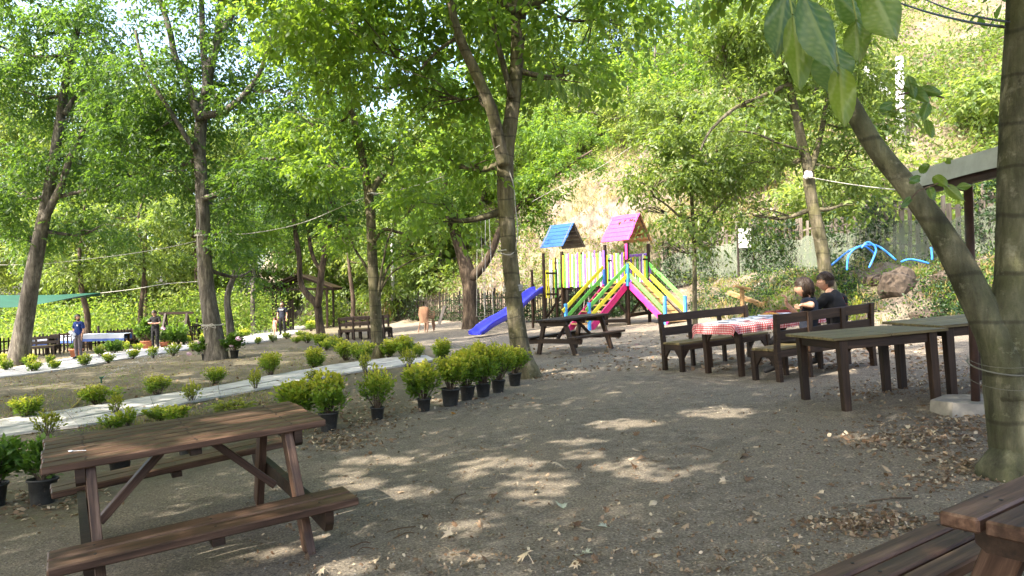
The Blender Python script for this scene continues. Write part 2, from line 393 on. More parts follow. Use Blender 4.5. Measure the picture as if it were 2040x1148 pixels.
# ================================================================== GROUND
def ground_mat():
    mm = bpy.data.materials.new('dirt_ground'); mm.use_nodes = True
    nt = mm.node_tree; b = nt.nodes['Principled BSDF']
    tc = N(nt, 'ShaderNodeTexCoord'); v = tc.outputs['Object']
    n1 = noise(nt, v, .55, 6, .6); n2 = noise(nt, v, 7, 8, .72); n3 = noise(nt, v, 60, 5, .75); n4 = noise(nt, v, 260, 2, .6)
    dirt = ramp(nt, n2, [(.3, (.142, .121, .097)), (.5, (.226, .197, .160)), (.72, (.312, .273, .225))])
    dirt = mix(nt, ramp(nt, n1, [(.42, (0, 0, 0)), (.60, (1, 1, 1))]), dirt, mix(nt, .7, dirt, (.275, .233, .180)))
    speck = ramp(nt, n3, [(.36, (.40, .39, .38)), (.46, (.86, .86, .86)), (.55, (1.08, 1.07, 1.05)), (.61, (1.5, 1.48, 1.42)), (.67, (2.3, 2.25, 2.1))])
    dirt = mix(nt, 1.0, dirt, speck, 'MULTIPLY')
    a_l = N(nt, 'ShaderNodeAttribute', attribute_name='lawn'); a_h = N(nt, 'ShaderNodeAttribute', attribute_name='hill')
    lawn = ramp(nt, n2, [(.32, (.085, .068, .044)), (.48, (.14, .118, .076)), (.6, (.125, .125, .062)), (.75, (.19, .16, .105))])
    lw = math_(nt, 'MULTIPLY', a_l.outputs['Fac'], ramp(nt, n1, [(.3, (.45, .45, .45)), (.6, (1, 1, 1))]))
    c = mix(nt, lw, dirt, lawn)
    mp = N(nt, 'ShaderNodeMapping'); mp.inputs['Rotation'].default_value = (0, 0, math.radians(45)); mp.inputs['Scale'].default_value = (1.6, .5, .5)
    nt.links.new(v, mp.inputs[0]); nh = noise(nt, mp.outputs[0], 1.6, 8, .7); nh2 = noise(nt, v, .35, 4, .6)
    hc = ramp(nt, nh, [(.32, (.07, .055, .042)), (.45, (.15, .118, .092)), (.56, (.225, .185, .15)), (.72, (.32, .275, .235))])
    hc = mix(nt, ramp(nt, nh2, [(.45, (0, 0, 0)), (.62, (.7, .7, .7))]), hc, (.17, .155, .065))
    c = mix(nt, a_h.outputs['Fac'], c, hc)
    nt.links.new(c, b.inputs['Base Color']); b.inputs['Roughness'].default_value = .95; b.inputs['Specular IOR Level'].default_value = .15
    h = math_(nt, 'ADD', math_(nt, 'MULTIPLY', n2, 2.2), math_(nt, 'ADD', n3, math_(nt, 'MULTIPLY', n4, .5)))
    h = math_(nt, 'ADD', h, math_(nt, 'MULTIPLY', math_(nt, 'MULTIPLY', nh, a_h.outputs['Fac']), 14.0))
    bumpn(nt, b, h, .9, .03)
    return mm
def axis(lo, hi, fine, f0, f1, g=1.07):
    a = list(np.arange(f0, f1+1e-6, fine)); s = fine
    while a[-1] < hi: s *= g; a.append(a[-1]+s)
    s = fine
    while a[0] > lo: s *= g; a.insert(0, a[0]-s)
    return np.array(a)
gx = axis(-120, 120, .13, -7, 9); gy = axis(-40, 190, .13, 1, 24)
GX, GY = np.meshgrid(gx, gy); GZ = gz(GX, GY)
GZ = GZ + .004*np.sin(GX*17+3*np.sin(GY*13))*np.cos(GY*21+GX*5)
nx, ny = len(gx), len(gy); vv = np.stack([GX, GY, GZ], -1).reshape(-1, 3)
ii = (np.arange(ny-1)[:, None]*nx+np.arange(nx-1)[None]).ravel()
ff = np.stack([ii, ii+1, ii+1+nx, ii+nx], 1)
def np_mesh(name, v, f, smooth=False):
    me = bpy.data.meshes.new(name); k = f.shape[1]
    me.vertices.add(len(v)); me.vertices.foreach_set('co', np.ascontiguousarray(v, np.float32).ravel())
    me.loops.add(f.size); me.loops.foreach_set('vertex_index', np.ascontiguousarray(f, np.int32).ravel())
    me.polygons.add(len(f)); me.polygons.foreach_set('loop_start', np.arange(0, f.size, k, dtype=np.int32))
    me.polygons.foreach_set('loop_total', np.full(len(f), k, np.int32))
    if smooth: me.polygons.foreach_set('use_smooth', np.ones(len(f), bool))
    me.update(calc_edges=True); return me
def fattr(me, name, a):
    at = me.attributes.new(name, 'FLOAT', 'POINT'); at.data.foreach_set('value', np.ascontiguousarray(a, np.float32))
gm = np_mesh('ground', vv, ff, True)
bk = sdist(vv[:, 0], vv[:, 1], BANK); dd = (vv[:, 0]+vv[:, 1]-36)/1.4142
hillw = np.maximum(sstep(.3, 1.6, bk)*.9, sstep(.8, 2.2, dd)*sstep(-.42, -.28, vv[:, 0]/np.maximum(vv[:, 1], 8)))
# lawn lies left of the potted plants
LL = np.array([(-4.6, -6), (-3.6, 5), (-1.6, 9.5), (-.3, 13.5), (-2.2, 22), (-7, 36), (-12, 60)], float)
lw = sstep(-.1, 1.0, sdist(vv[:, 0], vv[:, 1], LL))*.85
fattr(gm, 'hill', hillw); fattr(gm, 'lawn', lw)
P('ground', gm, ground_mat(), kind='structure')
# ================================================================== PATHS made of slabs
M['slab'] = plain('pale_path_concrete', (.39, .38, .37), .88, .26, 3.2, .25, wear=(.26, .235, .20))
M['pathbed'] = plain('path_mortar', (.20, .19, .18), .95, .2, 12, .3)
def gpoly(pts): return [gp(x, y) for x, y in pts]
def resample(pts, n):
    pts = np.array([(p.x, p.y) for p in spline(pts, 6)]); s = np.concatenate([[0], np.cumsum(np.hypot(*np.diff(pts, axis=0).T))])
    t = np.linspace(0, s[-1], n); return np.stack([np.interp(t, s, pts[:, 0]), np.interp(t, s, pts[:, 1])], 1), s[-1]
def make_path(far, near, rows, slab_len, name, col):
    A, la = resample(gpoly(far), 2); B, lb = resample(gpoly(near), 2)
    n = max(3, int(round(max(la, lb)/slab_len))); sub = 4
    A, _ = resample(gpoly(far), n*sub+1); B, _ = resample(gpoly(near), n*sub+1)
    bed = MB(); vs = []
    for i in range(n*sub+1):
        for t in (-.04, 1.04):
            q = A[i]*(1-t)+B[i]*t; vs.append((q[0], q[1], gzs(*q)+.012))
    bed.add(vs, [(2*i, 2*i+1, 2*i+3, 2*i+2) for i in range(n*sub)])
    po = P(name, bed, M['pathbed'], kind='structure')
    for i in range(n):
        for r, (t0, t1) in enumerate(rows):
            mb = MB(); vs = []; dz = rnd.uniform(-.004, .005); g0 = .006*rnd.uniform(.6, 1.6)
            for j in range(sub+1):
                k = i*sub+j; u = 0.0
                for t in (t0, t1):
                    q = A[k]*(1-t)+B[k]*t
                    if j == 0 and i: q = q+(A[k+1]-A[k])*.03*rnd.uniform(.6, 1.2)
                    vs.append((q[0], q[1], gzs(*q)+.042+dz)); vs.append((q[0], q[1], gzs(*q)-.05))
            fs = []
            for j in range(sub):
                o = 4*j; fs += [(o, o+2, o+6, o+4), (o, o+4, o+5, o+1), (o+2, o+3, o+7, o+6)]
            fs += [(0, 1, 3, 2), (4*sub, 4*sub+2, 4*sub+3, 4*sub+1)]
            mb.add(vs, fs); P('slab', mb, M['slab'], po)
    return A, B
make_path([(-60, 852), (0, 840), (120, 822), (242, 803), (390, 780), (585, 743), (700, 725), (800, 713), (850, 711)],
          [(-60, 884), (0, 872), (120, 856), (195, 846), (390, 803), (585, 766), (700, 745), (790, 733), (868, 719)],
          [(0, .56), (.60, 1)], 1.5, 'garden_path', None)
make_path([(-40, 747), (0, 739), (60, 728), (160, 712), (240, 701), (330, 690), (400, 683), (470, 676), (505, 663), (540, 651), (570, 641), (590, 634)],
          [(-40, 763), (0, 753), (60, 747), (160, 733), (240, 718), (330, 704), (400, 694), (480, 687), (545, 678), (590, 664), (612, 650), (630, 638)],
          [(0, .49), (.51, 1)], 2.4, 'entrance_path', None)
# ================================================================== FURNITURE
def picnic_table(loc, yaw, label, group=None, L=1.62, Wd=.91, ht=.79, hb=.395, bo=.69, bw=.31, nb=2, matname='table', tilt=True, legs=True, far_tw=0.0, bl=None):
    sx, sy = slope_at(loc[0], loc[1], .8) if tilt else (0, 0)
    t = E('picnic_table', loc, label=label, cat='picnic table', group=group, rot=tiltrot(yaw, sx, sy))
    m_ = M[matname]; np_ = 7; pw = Wd/np_
    pm = MB(); cbox(pm, (0, 0, 0), (L, pw-.015, .046), bev=.007); pme = pm.mesh('plank')
    for i in range(np_):
        P('plank', pme, m_, t, (rnd.uniform(-.006, .006), -Wd/2+pw*(i+.5), ht-.023+rnd.uniform(-.002, .002)), rot=(rnd.uniform(-.006, .006), 0, rnd.uniform(-.002, .002)))
    w = bw/nb; bl = bl or L
    bm = MB(); cbox(bm, (0, 0, 0), (bl, w-.014, .05), bev=.009); bme = bm.mesh('bench_plank')
    for s in (-1, 1):
        for i in range(nb):
            P('bench_plank', bme, m_, t, (rnd.uniform(-.008, .008), s*(bo+w*(i+.5)), hb-.025+rnd.uniform(-.002, .002)), rot=(0, -far_tw if s > 0 else 0, rnd.uniform(-.004, .004)))
    for sx_ in (-1, 1):
        x = sx_*(L/2-.24)
        for s in (-1, 1):
            mb = MB(); beam(mb, (x, s*(Wd*.36), ht-.05), (x, s*(bo+.02), 0.0-.02), .055, .11, up=(0, 1, 0)); P('leg', mb, m_, t)
        mb = MB(); prism(mb, [(-bo-bw+.0, hb-.052), (bo+bw, hb-.052), (bo+bw-.01, hb-.12), (bo+bw-.05, hb-.175), (bo-.12, hb-.185+.03), (-bo+.12, hb-.155), (-bo-bw+.05, hb-.175), (-bo-bw+.01, hb-.12)], 0, .05, Matrix(((0, 1, 0), (1, 0, 0), (0, 0, 1))))
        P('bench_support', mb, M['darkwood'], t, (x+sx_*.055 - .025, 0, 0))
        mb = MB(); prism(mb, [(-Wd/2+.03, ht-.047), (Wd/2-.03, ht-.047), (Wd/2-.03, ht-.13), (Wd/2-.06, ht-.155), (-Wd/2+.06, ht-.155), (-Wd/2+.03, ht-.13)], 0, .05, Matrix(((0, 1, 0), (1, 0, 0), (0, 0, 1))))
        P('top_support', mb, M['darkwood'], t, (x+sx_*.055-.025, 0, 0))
        mb = MB(); beam(mb, (x-sx_*.03, 0, hb-.10), (sx_*.10, 0, ht-.06), .05, .07, up=(0, 1, 0)); P('brace', mb, m_, t)
    mb = MB(); cbox(mb, (0, 0, ht-.075), (.07, Wd-.14, .05)); P('cleat', mb, M['darkwood'], t)
    sc_ = MB()
    for sx_ in (-1, 0, 1):
        for i in range(np_):
            for dy in (-.022, .022): lathe(sc_, [(.0065, -.001), (.0065, .0015), (0, .0018)], 6, (sx_*(L/2-.22)+rnd.uniform(-.006, .006), -Wd/2+pw*(i+.5)+dy, ht+.001))
        for s in (-1, 1):
            for i in range(nb): lathe(sc_, [(.007, -.001), (.007, .0015), (0, .0018)], 6, (sx_*(L/2-.22), s*(bo+w*(i+.5)), hb+.001))
    P('screw_heads', sc_, M['cable'], t, kind='stuff')
    for s in (-1, 1):
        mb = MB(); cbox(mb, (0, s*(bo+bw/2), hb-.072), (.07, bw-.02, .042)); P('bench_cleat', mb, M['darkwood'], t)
    return t
front_table = picnic_table((-2.155, 4.95, gzs(-2.155, 4.95)+.01), .5495, 'brown slatted picnic table in the left foreground with a white spoon on top', 'picnic tables', far_tw=.04)
front_table.rotation_quaternion = tiltrot(.5495, .0412, .0568).to_quaternion(); front_table.location = (-2.155, 4.95, -.073)
# far ends of its twin in the lower right corner: far corner of the top at C
a_ = Vector((math.cos(.56), math.sin(.56), 0)); n_ = Vector((-math.sin(.56), math.cos(.56), 0))
cc = Vector((1.31, 2.24, 0))+a_*.81-n_*.455
picnic_table((cc.x, cc.y, gzs(cc.x, cc.y)-.005), .56, 'brown picnic table cut off by the bottom right corner, near the big trunk', 'picnic tables', bo=.63, bw=.32, nb=3, hb=.45)
# mid picnic table
q1, q2, q3, q4 = gp(1074, 701), gp(1139.7, 709), gp(1152, 693), gp(1224.7, 700)
mid = (q1+q2+q3+q4)/4; ax = ((q3-q1)+(q4-q2)); myaw = math.atan2(ax.y, ax.x)
print('mid table', mid, math.degrees(myaw), (q3-q1).length, (q2-q1).length)
picnic_table((mid.x, mid.y, gzs(mid.x, mid.y)-.01), math.radians(44), 'dark picnic table standing alone in front of the colourful play tower', 'picnic tables', matname='darkwood', L=1.75, ht=.82, bo=.55, bw=.28, Wd=.85, hb=.43)
def long_bench(loc, yaw, L, label, group='long benches with backs', flip=1, H=.93, sh=.46, dp=.43):
    """local x along, local +y is the front"""
    sx, sy = slope_at(loc[0], loc[1], .8); t = E('garden_bench', loc, label=label, cat='bench', group=group, rot=tiltrot(yaw, sx, sy))
    m_ = M['darkwood']
    for i in range(4):
        mb = MB(); cbox(mb, (0, 0, 0), (L, .098, .035)); P('seat_plank', mb, M['sheenwood'], t, (0, .02+.104*(i+.5), sh-.017))
    for z in (H-.075, H-.30):
        mb = MB(); cbox(mb, (0, 0, 0), (L+.02, .032, .135)); P('back_rail', mb, m_, t, (0, -.012-.05*(z-sh), z), rot=(.05, 0, 0))
    for s in (-1, 1):
        x = s*(L/2-.035)
        mb = MB(); beam(mb, (x, -.01, -.02), (x, -.005, sh), .07, .075, up=(0, 1, 0)); beam(mb, (x, -.005, sh-.02), (x, -.045, H), .068, .07, up=(0, 1, 0)); P('rear_leg', mb, m_, t)
        mb = MB(); beam(mb, (x, dp, -.02), (x, dp, sh-.036), .07, .075, up=(0, 1, 0)); P('front_leg', mb, m_, t)
        mb = MB(); cbox(mb, (x, dp/2, sh-.085), (.05, dp-.08, .09)); P('side_apron', mb, m_, t)
        for (yy, sg) in ((.035, 1), (dp-.035, -1)):
            mb = MB(); prism(mb, [(yy, sh-.13), (yy+sg*.11, sh-.13), (yy, sh-.27)], x-.02, x+.02, Matrix(((0, 1, 0), (1, 0, 0), (0, 0, 1)))); P('bracket', mb, m_, t)
        mb = MB(); prism(mb, [(x-s*.037, sh-.13), (x-s*.15, sh-.13), (x-s*.037, sh-.27)], dp-.02, dp+.02); P('bracket', mb, m_, t)
    for yy in (0.0, dp):
        mb = MB(); cbox(mb, (0, yy, sh-.085), (L-.15, .032, .09)); P('apron', mb, m_, t)
    for s in (-.17, .17):
        mb = MB(); beam(mb, (s*L, -.035, sh-.1), (s*L, -.055, H-.02), .09, .03, up=(0, 1, 0)); P('back_post', mb, m_, t)
    for s in (-.18, .18):
        for yy in (0, dp):
            mb = MB(); cbox(mb, (s*L, yy, (sh-.13)/2-.01), (.06, .06, sh-.11)); P('middle_leg', mb, m_, t)
    return t
BA = math.atan2(.9, 1.78)
def mid2(p, q): return (p[0]+q[0])/2, (p[1]+q[1])/2
b2l, b2r = gp(1549, 762), gp(1743, 728); b1l = gp(1323, 738)
dirv = (b2r-b2l); dirv.z = 0; L2 = dirv.length; BA = math.atan2(dirv.y, dirv.x); print('bench', L2, math.degrees(BA), b2l, b2r, b1l)
av = dirv.normalized(); nv = Vector((-av.y, av.x, 0))
c = b2l+av*(L2/2); long_bench((c.x, c.y, gzs(c.x, c.y)), BA, L2, 'long dark bench with two people in black sitting on it')
c = b1l+av*(L2/2); B1 = long_bench((c.x, c.y, gzs(c.x, c.y)), BA+math.pi, L2, 'empty long bench facing the red checked table cloth')
tl1, tl2 = gp(1406, 744), gp(1480, 751)
def plain_table(loc, yaw, L, Wd, ht, label, lx, ly, topmat, group, seam=True, leg=.09, cat='table', brackets=False):
    sx, sy = slope_at(loc[0], loc[1], .6); t = E('wooden_table', loc, label=label, cat=cat, group=group, rot=tiltrot(yaw, sx, sy))
    n = 8; w = Wd/n
    halves = ((-L/4, L/2-.006), (L/4, L/2-.006)) if seam else ((0, L),)
    for xc, ll in halves:
        pm = MB(); cbox(pm, (0, 0, 0), (ll, w-.004, .03)); me = pm.mesh('top_board')
        for i in range(n): P('top_board', me, M[topmat], t, (xc, -Wd/2+w*(i+.5), ht-.015+rnd.uniform(-.0015, .0015)))
    for sx_ in (-1, 1):
        mb = MB(); cbox(mb, (sx_*lx, 0, ht-.085), (.04, 2*ly-leg, .10)); P('apron', mb, M['darkwood'], t)
        mb = MB(); cbox(mb, (0, sx_*ly, ht-.085), (2*lx-leg, .04, .10)); P('apron', mb, M['darkwood'], t)
        for sy_ in (-1, 1):
            mb = MB(); cbox(mb, (sx_*lx, sy_*ly, (ht-.03)/2-.01), (leg, leg, ht-.01), taper=.86); P('leg', mb, M['darkwood'], t)
            if brackets:
                mb = MB(); y0 = sy_*(ly-leg/2); prism(mb, [(y0, ht-.13), (y0-sy_*.12, ht-.13), (y0, ht-.28)], sx_*lx-.02, sx_*lx+.02, Matrix(((0, 1, 0), (1, 0, 0), (0, 0, 1)))); P('bracket', mb, M['darkwood'], t)
    return t
TL = L2*.98
tc = (tl1+tl2)/2+av*(TL/2-.12); plain_table((tc.x, tc.y, gzs(tc.x, tc.y)), BA, TL, .82, .77, 'dark wooden table laid with a red checked cloth between two benches', TL/2-.14, .36, 'darkwood', None, False, .085, brackets=True)
r1 = [gp(1583, 803), gp(1690, 823), gp(1767, 778), gp(1880, 796)]; c = sum(r1, Vector())/4
print('rt1', r1)
plain_table((c.x, c.y, gzs(c.x, c.y)), .10, 1.28, 1.06, .77, 'empty square table with olive sheen painted on its top nearest the camera on the right', .50, .43, 'sheenwood', 'bare wooden tables')
rt1c = c.copy()
c2 = c+Vector((math.cos(.1), math.sin(.1), 0))*1.30+Vector((-.03, .13, 0)); plain_table((c2.x, c2.y, gzs(c2.x, c2.y)+.012), .10, 1.28, 1.06, .79, 'bare table with painted olive sheen partly hidden behind the big trunk on the right', .50, .43, 'sheenwood', 'bare wooden tables')
# bench near the garden path (720,655)
bl, br = gp(678, 679), gp(768, 676); dv = br-bl; dv.z = 0
c = (bl+br)/2; long_bench((c.x, c.y, gzs(c.x, c.y)), math.atan2(dv.y, dv.x), dv.length, 'dark bench behind the slim trunk near the lattice gate', H=.95)
c = c+Vector((-.05, 1.3, 0)); long_bench((c.x, c.y, gzs(c.x, c.y)), math.atan2(dv.y, dv.x)+math.pi, dv.length, 'second dark bench, just behind the bench near the lattice gate', H=.95)
# ---------------------------------------------------------------- check cloth, plates, food
def check_mat():
    mm = bpy.data.materials.new('red_check_cloth'); mm.use_nodes = True; nt = mm.node_tree; b = nt.nodes['Principled BSDF']
    tc = N(nt, 'ShaderNodeTexCoord'); ck = []
    for ax_ in (0, 1):
        sp = N(nt, 'ShaderNodeSeparateXYZ'); nt.links.new(tc.outputs['UV'], sp.inputs[0])
        k = math_(nt, 'FRACT', math_(nt, 'MULTIPLY', sp.outputs[ax_], 28.0)); ck.append(math_(nt, 'GREATER_THAN', k, .5))
    s = math_(nt, 'ADD', ck[0], ck[1]); c = ramp(nt, math_(nt, 'MULTIPLY', s, .5), [(0, (.62, .55, .55)), (.5, (.50, .12, .13)), (1, (.42, .025, .035))])
    nt.links.new(c, b.inputs['Base Color']); b.inputs['Roughness'].default_value = .85
    return mm
def cloth(loc, yaw, L, Wd, ht, drop, m_, name, label, cat, group=None, res=(44, 26), runner=None):
    sx, sy = slope_at(loc[0], loc[1], .6); t = E(name, loc, label=label, cat=cat, group=group, rot=tiltrot(yaw, sx, sy))
    nu, nv_ = res; vs = []; uv = []
    for j in range(nv_+1):
        for i in range(nu+1):
            u = -L/2-drop+(L+2*drop)*i/nu; v = -Wd/2-drop+(Wd+2*drop)*j/nv_
            x = max(-L/2, min(L/2, u)); y = max(-Wd/2, min(Wd/2, v)); ou, ov = abs(u)-L/2, abs(v)-Wd/2
            d = max(0, ou)+max(0, ov)*(1 if ou <= 0 else .6); o = .02+.02*math.sin(u*17+v*13)+.012*math.sin(u*31)
            if ou > 0: x += math.copysign(min(ou, 1)*.0+o*min(1, ou/.05), u)
            if ov > 0: y += math.copysign(o*min(1, ov/.05), v)
            z = ht+.004-(d*.97 if d > 0 else 0)+.002*math.sin(u*9)*math.sin(v*11)
            vs.append((x, y, z)); uv.append((u, v))
    fs = [(j*(nu+1)+i, j*(nu+1)+i+1, (j+1)*(nu+1)+i+1, (j+1)*(nu+1)+i) for j in range(nv_) for i in range(nu)]
    mb = MB(); mb.add(vs, fs); me = mb.mesh('cloth', True); ul = me.uv_layers.new(name='UVMap')
    for lp in me.loops: ul.data[lp.index].uv = uv[lp.vertex_index]
    P('cloth', me, m_, t); return t
TY = .78
tcl = cloth((tc.x, tc.y, gzs(tc.x, tc.y)), BA, TL+.02, .84, TY, .155, check_mat(), 'tablecloth', 'red and white checked cloth draped over the table between the benches', 'tablecloth')
tz = lambda p: gzs(tc.x, tc.y)
slx, sly = slope_at(tc.x, tc.y, .6); TR = tiltrot(BA, slx, sly)
def ontable(u, v, dz=0): return Vector((tc.x, tc.y, gzs(tc.x, tc.y)))+TR @ Vector((u, v, TY+.006+dz))
mb = MB(); cbox(mb, (0, 0, 0), (TL-.06, .68, .003), bev=.001); o = P('paper_runner', mb, M['plate'], None, ontable(0, .06)); o.rotation_mode = 'QUATERNION'; o.rotation_quaternion = TR.to_quaternion()
props(o, 'pale blue paper runner lying along the middle of the checked cloth', 'table runner')
pm = MB(); lathe(pm, [(0, .006), (.07, .006), (.085, .012), (.118, .022), (.12, .026), (.114, .026), (.08, .016), (0, .012)], 20); pme = pm.mesh('plate', True)
spots = [(-.80, -.02), (-.55, -.20), (-.30, .16), (-.20, -.18), (.02, .12), (.30, -.20), (.62, .1)]
pl = ['plate nearest the left end of the checked cloth', 'plate at the near edge of the cloth, second from its left end', 'plate on the far side of the runner, left half', 'plate at the near edge, beside the small left plates', 'plate in the middle of the checked cloth', 'plate beside the elbow of the long haired person', 'plate at the right end of the cloth']
for (u, v), lb in zip(spots, pl):
    o = P('plate', pme, M['plate'], None, ontable(u, v, .003)); props(o, 'pale blue '+lb, 'plate', 'plates on the checked cloth')
fo = E('food_tray', ontable(.22, .02, .003), BA, 'oval white tray heaped with golden fried food', 'tray')
mb = MB(); lathe(mb, [(0, .004), (.19, .004), (.23, .03), (.225, .034), (.18, .012), (0, .012)], 22); P('tray', mb, M['plate'], fo, smooth=True, scale=(1, .62, 1))
fr = MB()
for i in range(90):
    a, r = rnd.random()*6.28, math.sqrt(rnd.random()); x, y = .18*r*math.cos(a), .105*r*math.sin(a)
    d = Vector((rnd.uniform(-1, 1), rnd.uniform(-1, 1), rnd.uniform(-.3, .3))).normalized()*.03; ctr = Vector((x, y, .022+.03*(1-r*r)+rnd.uniform(0, .008))); beam(fr, ctr-d, ctr+d, .012, .012, bev=.003)
P('fried_food', fr, M['food'], fo, kind='stuff')
for k, (u, v, yw) in enumerate(((.50, .27, .3), (.74, .22, -.4))):
    mb = MB(); pts = [(-.17, 0), (-.15, .035), (-.09, .065), (0, .075), (.09, .065), (.15, .03), (.17, 0)]; prism(mb, pts, -.05, .05)
    o = P('maroon_case', mb, M['maroon'], None, ontable(u, v, 0)); o.rotation_euler = (0, 0, BA+yw)
    props(o, ['dark red leather case at the far edge of the checked cloth, left of its twin', 'dark red leather case beside the raised forearm, right of its twin'][k], 'case', 'dark red cases on the table')
# small white spoon on the front table
sp = E('spoon', Vector((-2.155, 4.95, -.073))+tiltrot(.5495, .0412, .0568) @ Vector((-.66, -.16, .795)), .25, 'small white plastic spoon left on the front picnic table', 'spoon')
mb = MB(); ball(mb, (0, 0, .008), .022, 12, 6, sc=(1.2, 1, .35)); P('bowl', mb, M['plate'], sp, smooth=True)
mb = MB(); beam(mb, (.022, 0, .007), (.15, -.0, .004), .006, .004); P('handle', mb, M['plate'], sp); sp.scale = (.55, .55, .55)
# ================================================================== PAVILION on the right
pb = gp(1944, 800); pbx = W(1944, 799, 7.25)
pv = E('pavilion', (pbx.x, pbx.y, gzs(pbx.x, pbx.y)), 0, 'open pavilion corner with grey tarpaulin roof edge and brown post behind the big trunk', 'pavilion')
zt = W(1935, 383, 7.25).z-gzs(pbx.x, pbx.y)
mb = MB(); tube(mb, [(0, 0, .02), (-.02, 0, zt+.1)], .04, 14); P('post', mb, M['steelpost'], pv, smooth=True)
mb = MB(); tube(mb, [(2.2, 1.6, .0), (2.2, 1.6, zt+.35)], .04, 14); P('post', mb, M['steelpost'], pv, smooth=True)
lo = pv.location.copy(); A = W(1800, 352, 8.1)-lo; B = W(1990, 297, 6.5)-lo; Dn = (B-A).normalized(); B = A+Dn*3.6; inn = Vector((0, 0, 1)).cross(Dn); inn.z = 0; inn.normalize()
if inn.x < 0: inn = -inn
up = Vector((0, 0, 1))
def quadslab(mb, a, b, w, th, rise):
    v = [a, b, b+inn*w+up*rise, a+inn*w+up*rise]; v = [Vector(p) for p in v]; mb.add(v+[p-up*th for p in v], [(0, 1, 2, 3), (7, 6, 5, 4), (0, 4, 5, 1), (1, 5, 6, 2), (2, 6, 7, 3), (3, 7, 4, 0)])
mb = MB(); quadslab(mb, A-inn*.05, B-inn*.05, 4.2, .03, .75); P('roof_sheet', mb, M['tarp'], pv)
fl = MB(); nseg = 24; vs = []
for i in range(nseg+1):
    p = A+(B-A)*i/nseg-inn*.06; k = .17
    vs += [p+up*.01, p-inn*.012*math.sin(i*.9)-up*k]
fl.add(vs, [(2*i, 2*i+1, 2*i+3, 2*i+2) for i in range(nseg)]); P('tarpaulin_edge', fl, M['tarp'], pv, smooth=True)
mb = MB(); beam(mb, A+inn*.05-up*.16, B+inn*.05-up*.16, .08, .15); P('eave_beam', mb, M['steelpost'], pv)
for i in range(8):
    p = A+(B-A)*(i+.3)/8-up*.10; mb = MB(); beam(mb, p+inn*.02, p+inn*4+up*.72, .05, .09); P('rafter', mb, M['steelpost'], pv)
for i in range(12):
    a = A+inn*(.3+.32*i)+up*(.053*(i+1)-.045); mb = MB(); beam(mb, a, a+Dn*3.6, .26, .02); P('roof_board', mb, M['darkwood'], pv)
mb = MB(); pts = [(-.36, -.22), (.1, -.3), (.5, -.25), (.55, .3), (-.1, .34), (-.38, .12)]
vs = [(x, y, .095+.015*math.sin(x*9+y*7)) for x, y in pts]+[(x*1.05, y*1.05, -.12) for x, y in pts]
mb.add(vs, [(0, 1, 2, 3, 4, 5)]+[(i, i+6, (i+1) % 6+6, (i+1) % 6) for i in range(6)]); o = P('concrete_footing', mb, M['concrete'], None, (pbx.x, pbx.y, gzs(pbx.x, pbx.y))); props(o, 'rough concrete footing under the brown pavilion post', 'footing')
# ================================================================== PLAYGROUND
N0 = gp(1252, 652); D0 = depth(N0); print('play corner', N0, D0)
N0 = W(1252, 600, 25.5); N0.z = gzs(N0.x, N0.y)
pg = E('play_tower', N0, 0, 'wooden play tower with pink and blue roofs, coloured pickets, stairs and ramp', 'playground tower')
u3 = Vector((.62, -.785, 0)); v3 = Vector((.785, .62, 0)); Z3 = Vector((0, 0, 1)); SQ = 1.08; PH = 1.47
def Q(a, b, z): return u3*a+v3*b+Z3*z      # a along u (towards camera right-near), b along v ; N0 is (0,0)
def gl(a, b):
    p = N0+u3*a+v3*b; return gzs(p.x, p.y)-N0.z
def pb_(name, p0, p1, w, h, m_, up=(0, 0, 1), bev=.004, parent=pg):
    mb = MB(); beam(mb, p0, p1, w, h, up, bev); return P(name, mb, M[m_], parent)
cols = ['purple', 'white', 'green', 'yellow', 'purple', 'silver', 'green', 'white', 'yellow']
def tower(a0, b0, top, first):
    for (da, db) in ((0, 0), (-SQ, 0), (0, SQ), (-SQ, SQ)):
        a, b = a0+da, b0+db; pb_('post', Q(a, b, gl(a, b)-.1), Q(a, b, top), .09, .09, 'darkwood', up=u3)
    for i in range(7):
        b = b0+SQ*(i+.5)/7; pb_('deck_board', Q(a0, b, PH), Q(a0-SQ, b, PH), SQ/7-.012, .04, 'tan')
    for (p, q) in (((0, 0), (-SQ, 0)), ((0, SQ), (-SQ, SQ))): pb_('deck_beam', Q(a0+p[0], b0+p[1], PH-.10), Q(a0+q[0], b0+q[1], PH-.10), .05, .14, 'darkwood')
    for (p, q) in (((0, 0), (0, SQ)), ((-SQ, 0), (-SQ, SQ))): pb_('deck_beam', Q(a0+p[0], b0+p[1], PH-.102), Q(a0+q[0], b0+q[1], PH-.102), .05, .13, 'darkwood')
def gable(a0, b0, zt, m_left, m_right, over=.14, rise=.96, half=.60):
    bc = b0+SQ/2; nb = 6
    for s, mm in ((-1, m_left), (1, m_right)):
        for i in range(nb):
            f0, f1 = i/nb, (i+1)/nb; fm = (f0+f1)/2
            p0 = Q(a0+over, bc+s*half*(1-fm), zt+rise*fm); p1 = Q(a0-SQ-over, bc+s*half*(1-fm), zt+rise*fm)
            nrm = (v3*s*rise+Z3*half).normalized(); sl = math.hypot(half, rise)/nb
            mb = MB(); x = (p1-p0).normalized(); y = nrm.cross(x).normalized(); R_ = Matrix((x, y, nrm)).transposed()
            cbox(mb, (p0+p1)/2+nrm*rnd.uniform(0, .004), ((p1-p0).length+rnd.uniform(-.03, .03), sl-.010, .025), R_); P('roof_board', mb, M[mm], pg)
    for da in (.06, -SQ-.06):
        for s in (-1, 1): pb_('rafter', Q(a0+da, bc+s*half*.96, zt+.02), Q(a0+da, bc+s*.02, zt+rise*.97), .035, .06, 'greywood')
tower(0, 0, 2.85, 0)
gable(0, 0, W(1205, 475, 25.8).z-N0.z-.10, 'pink', 'tan')
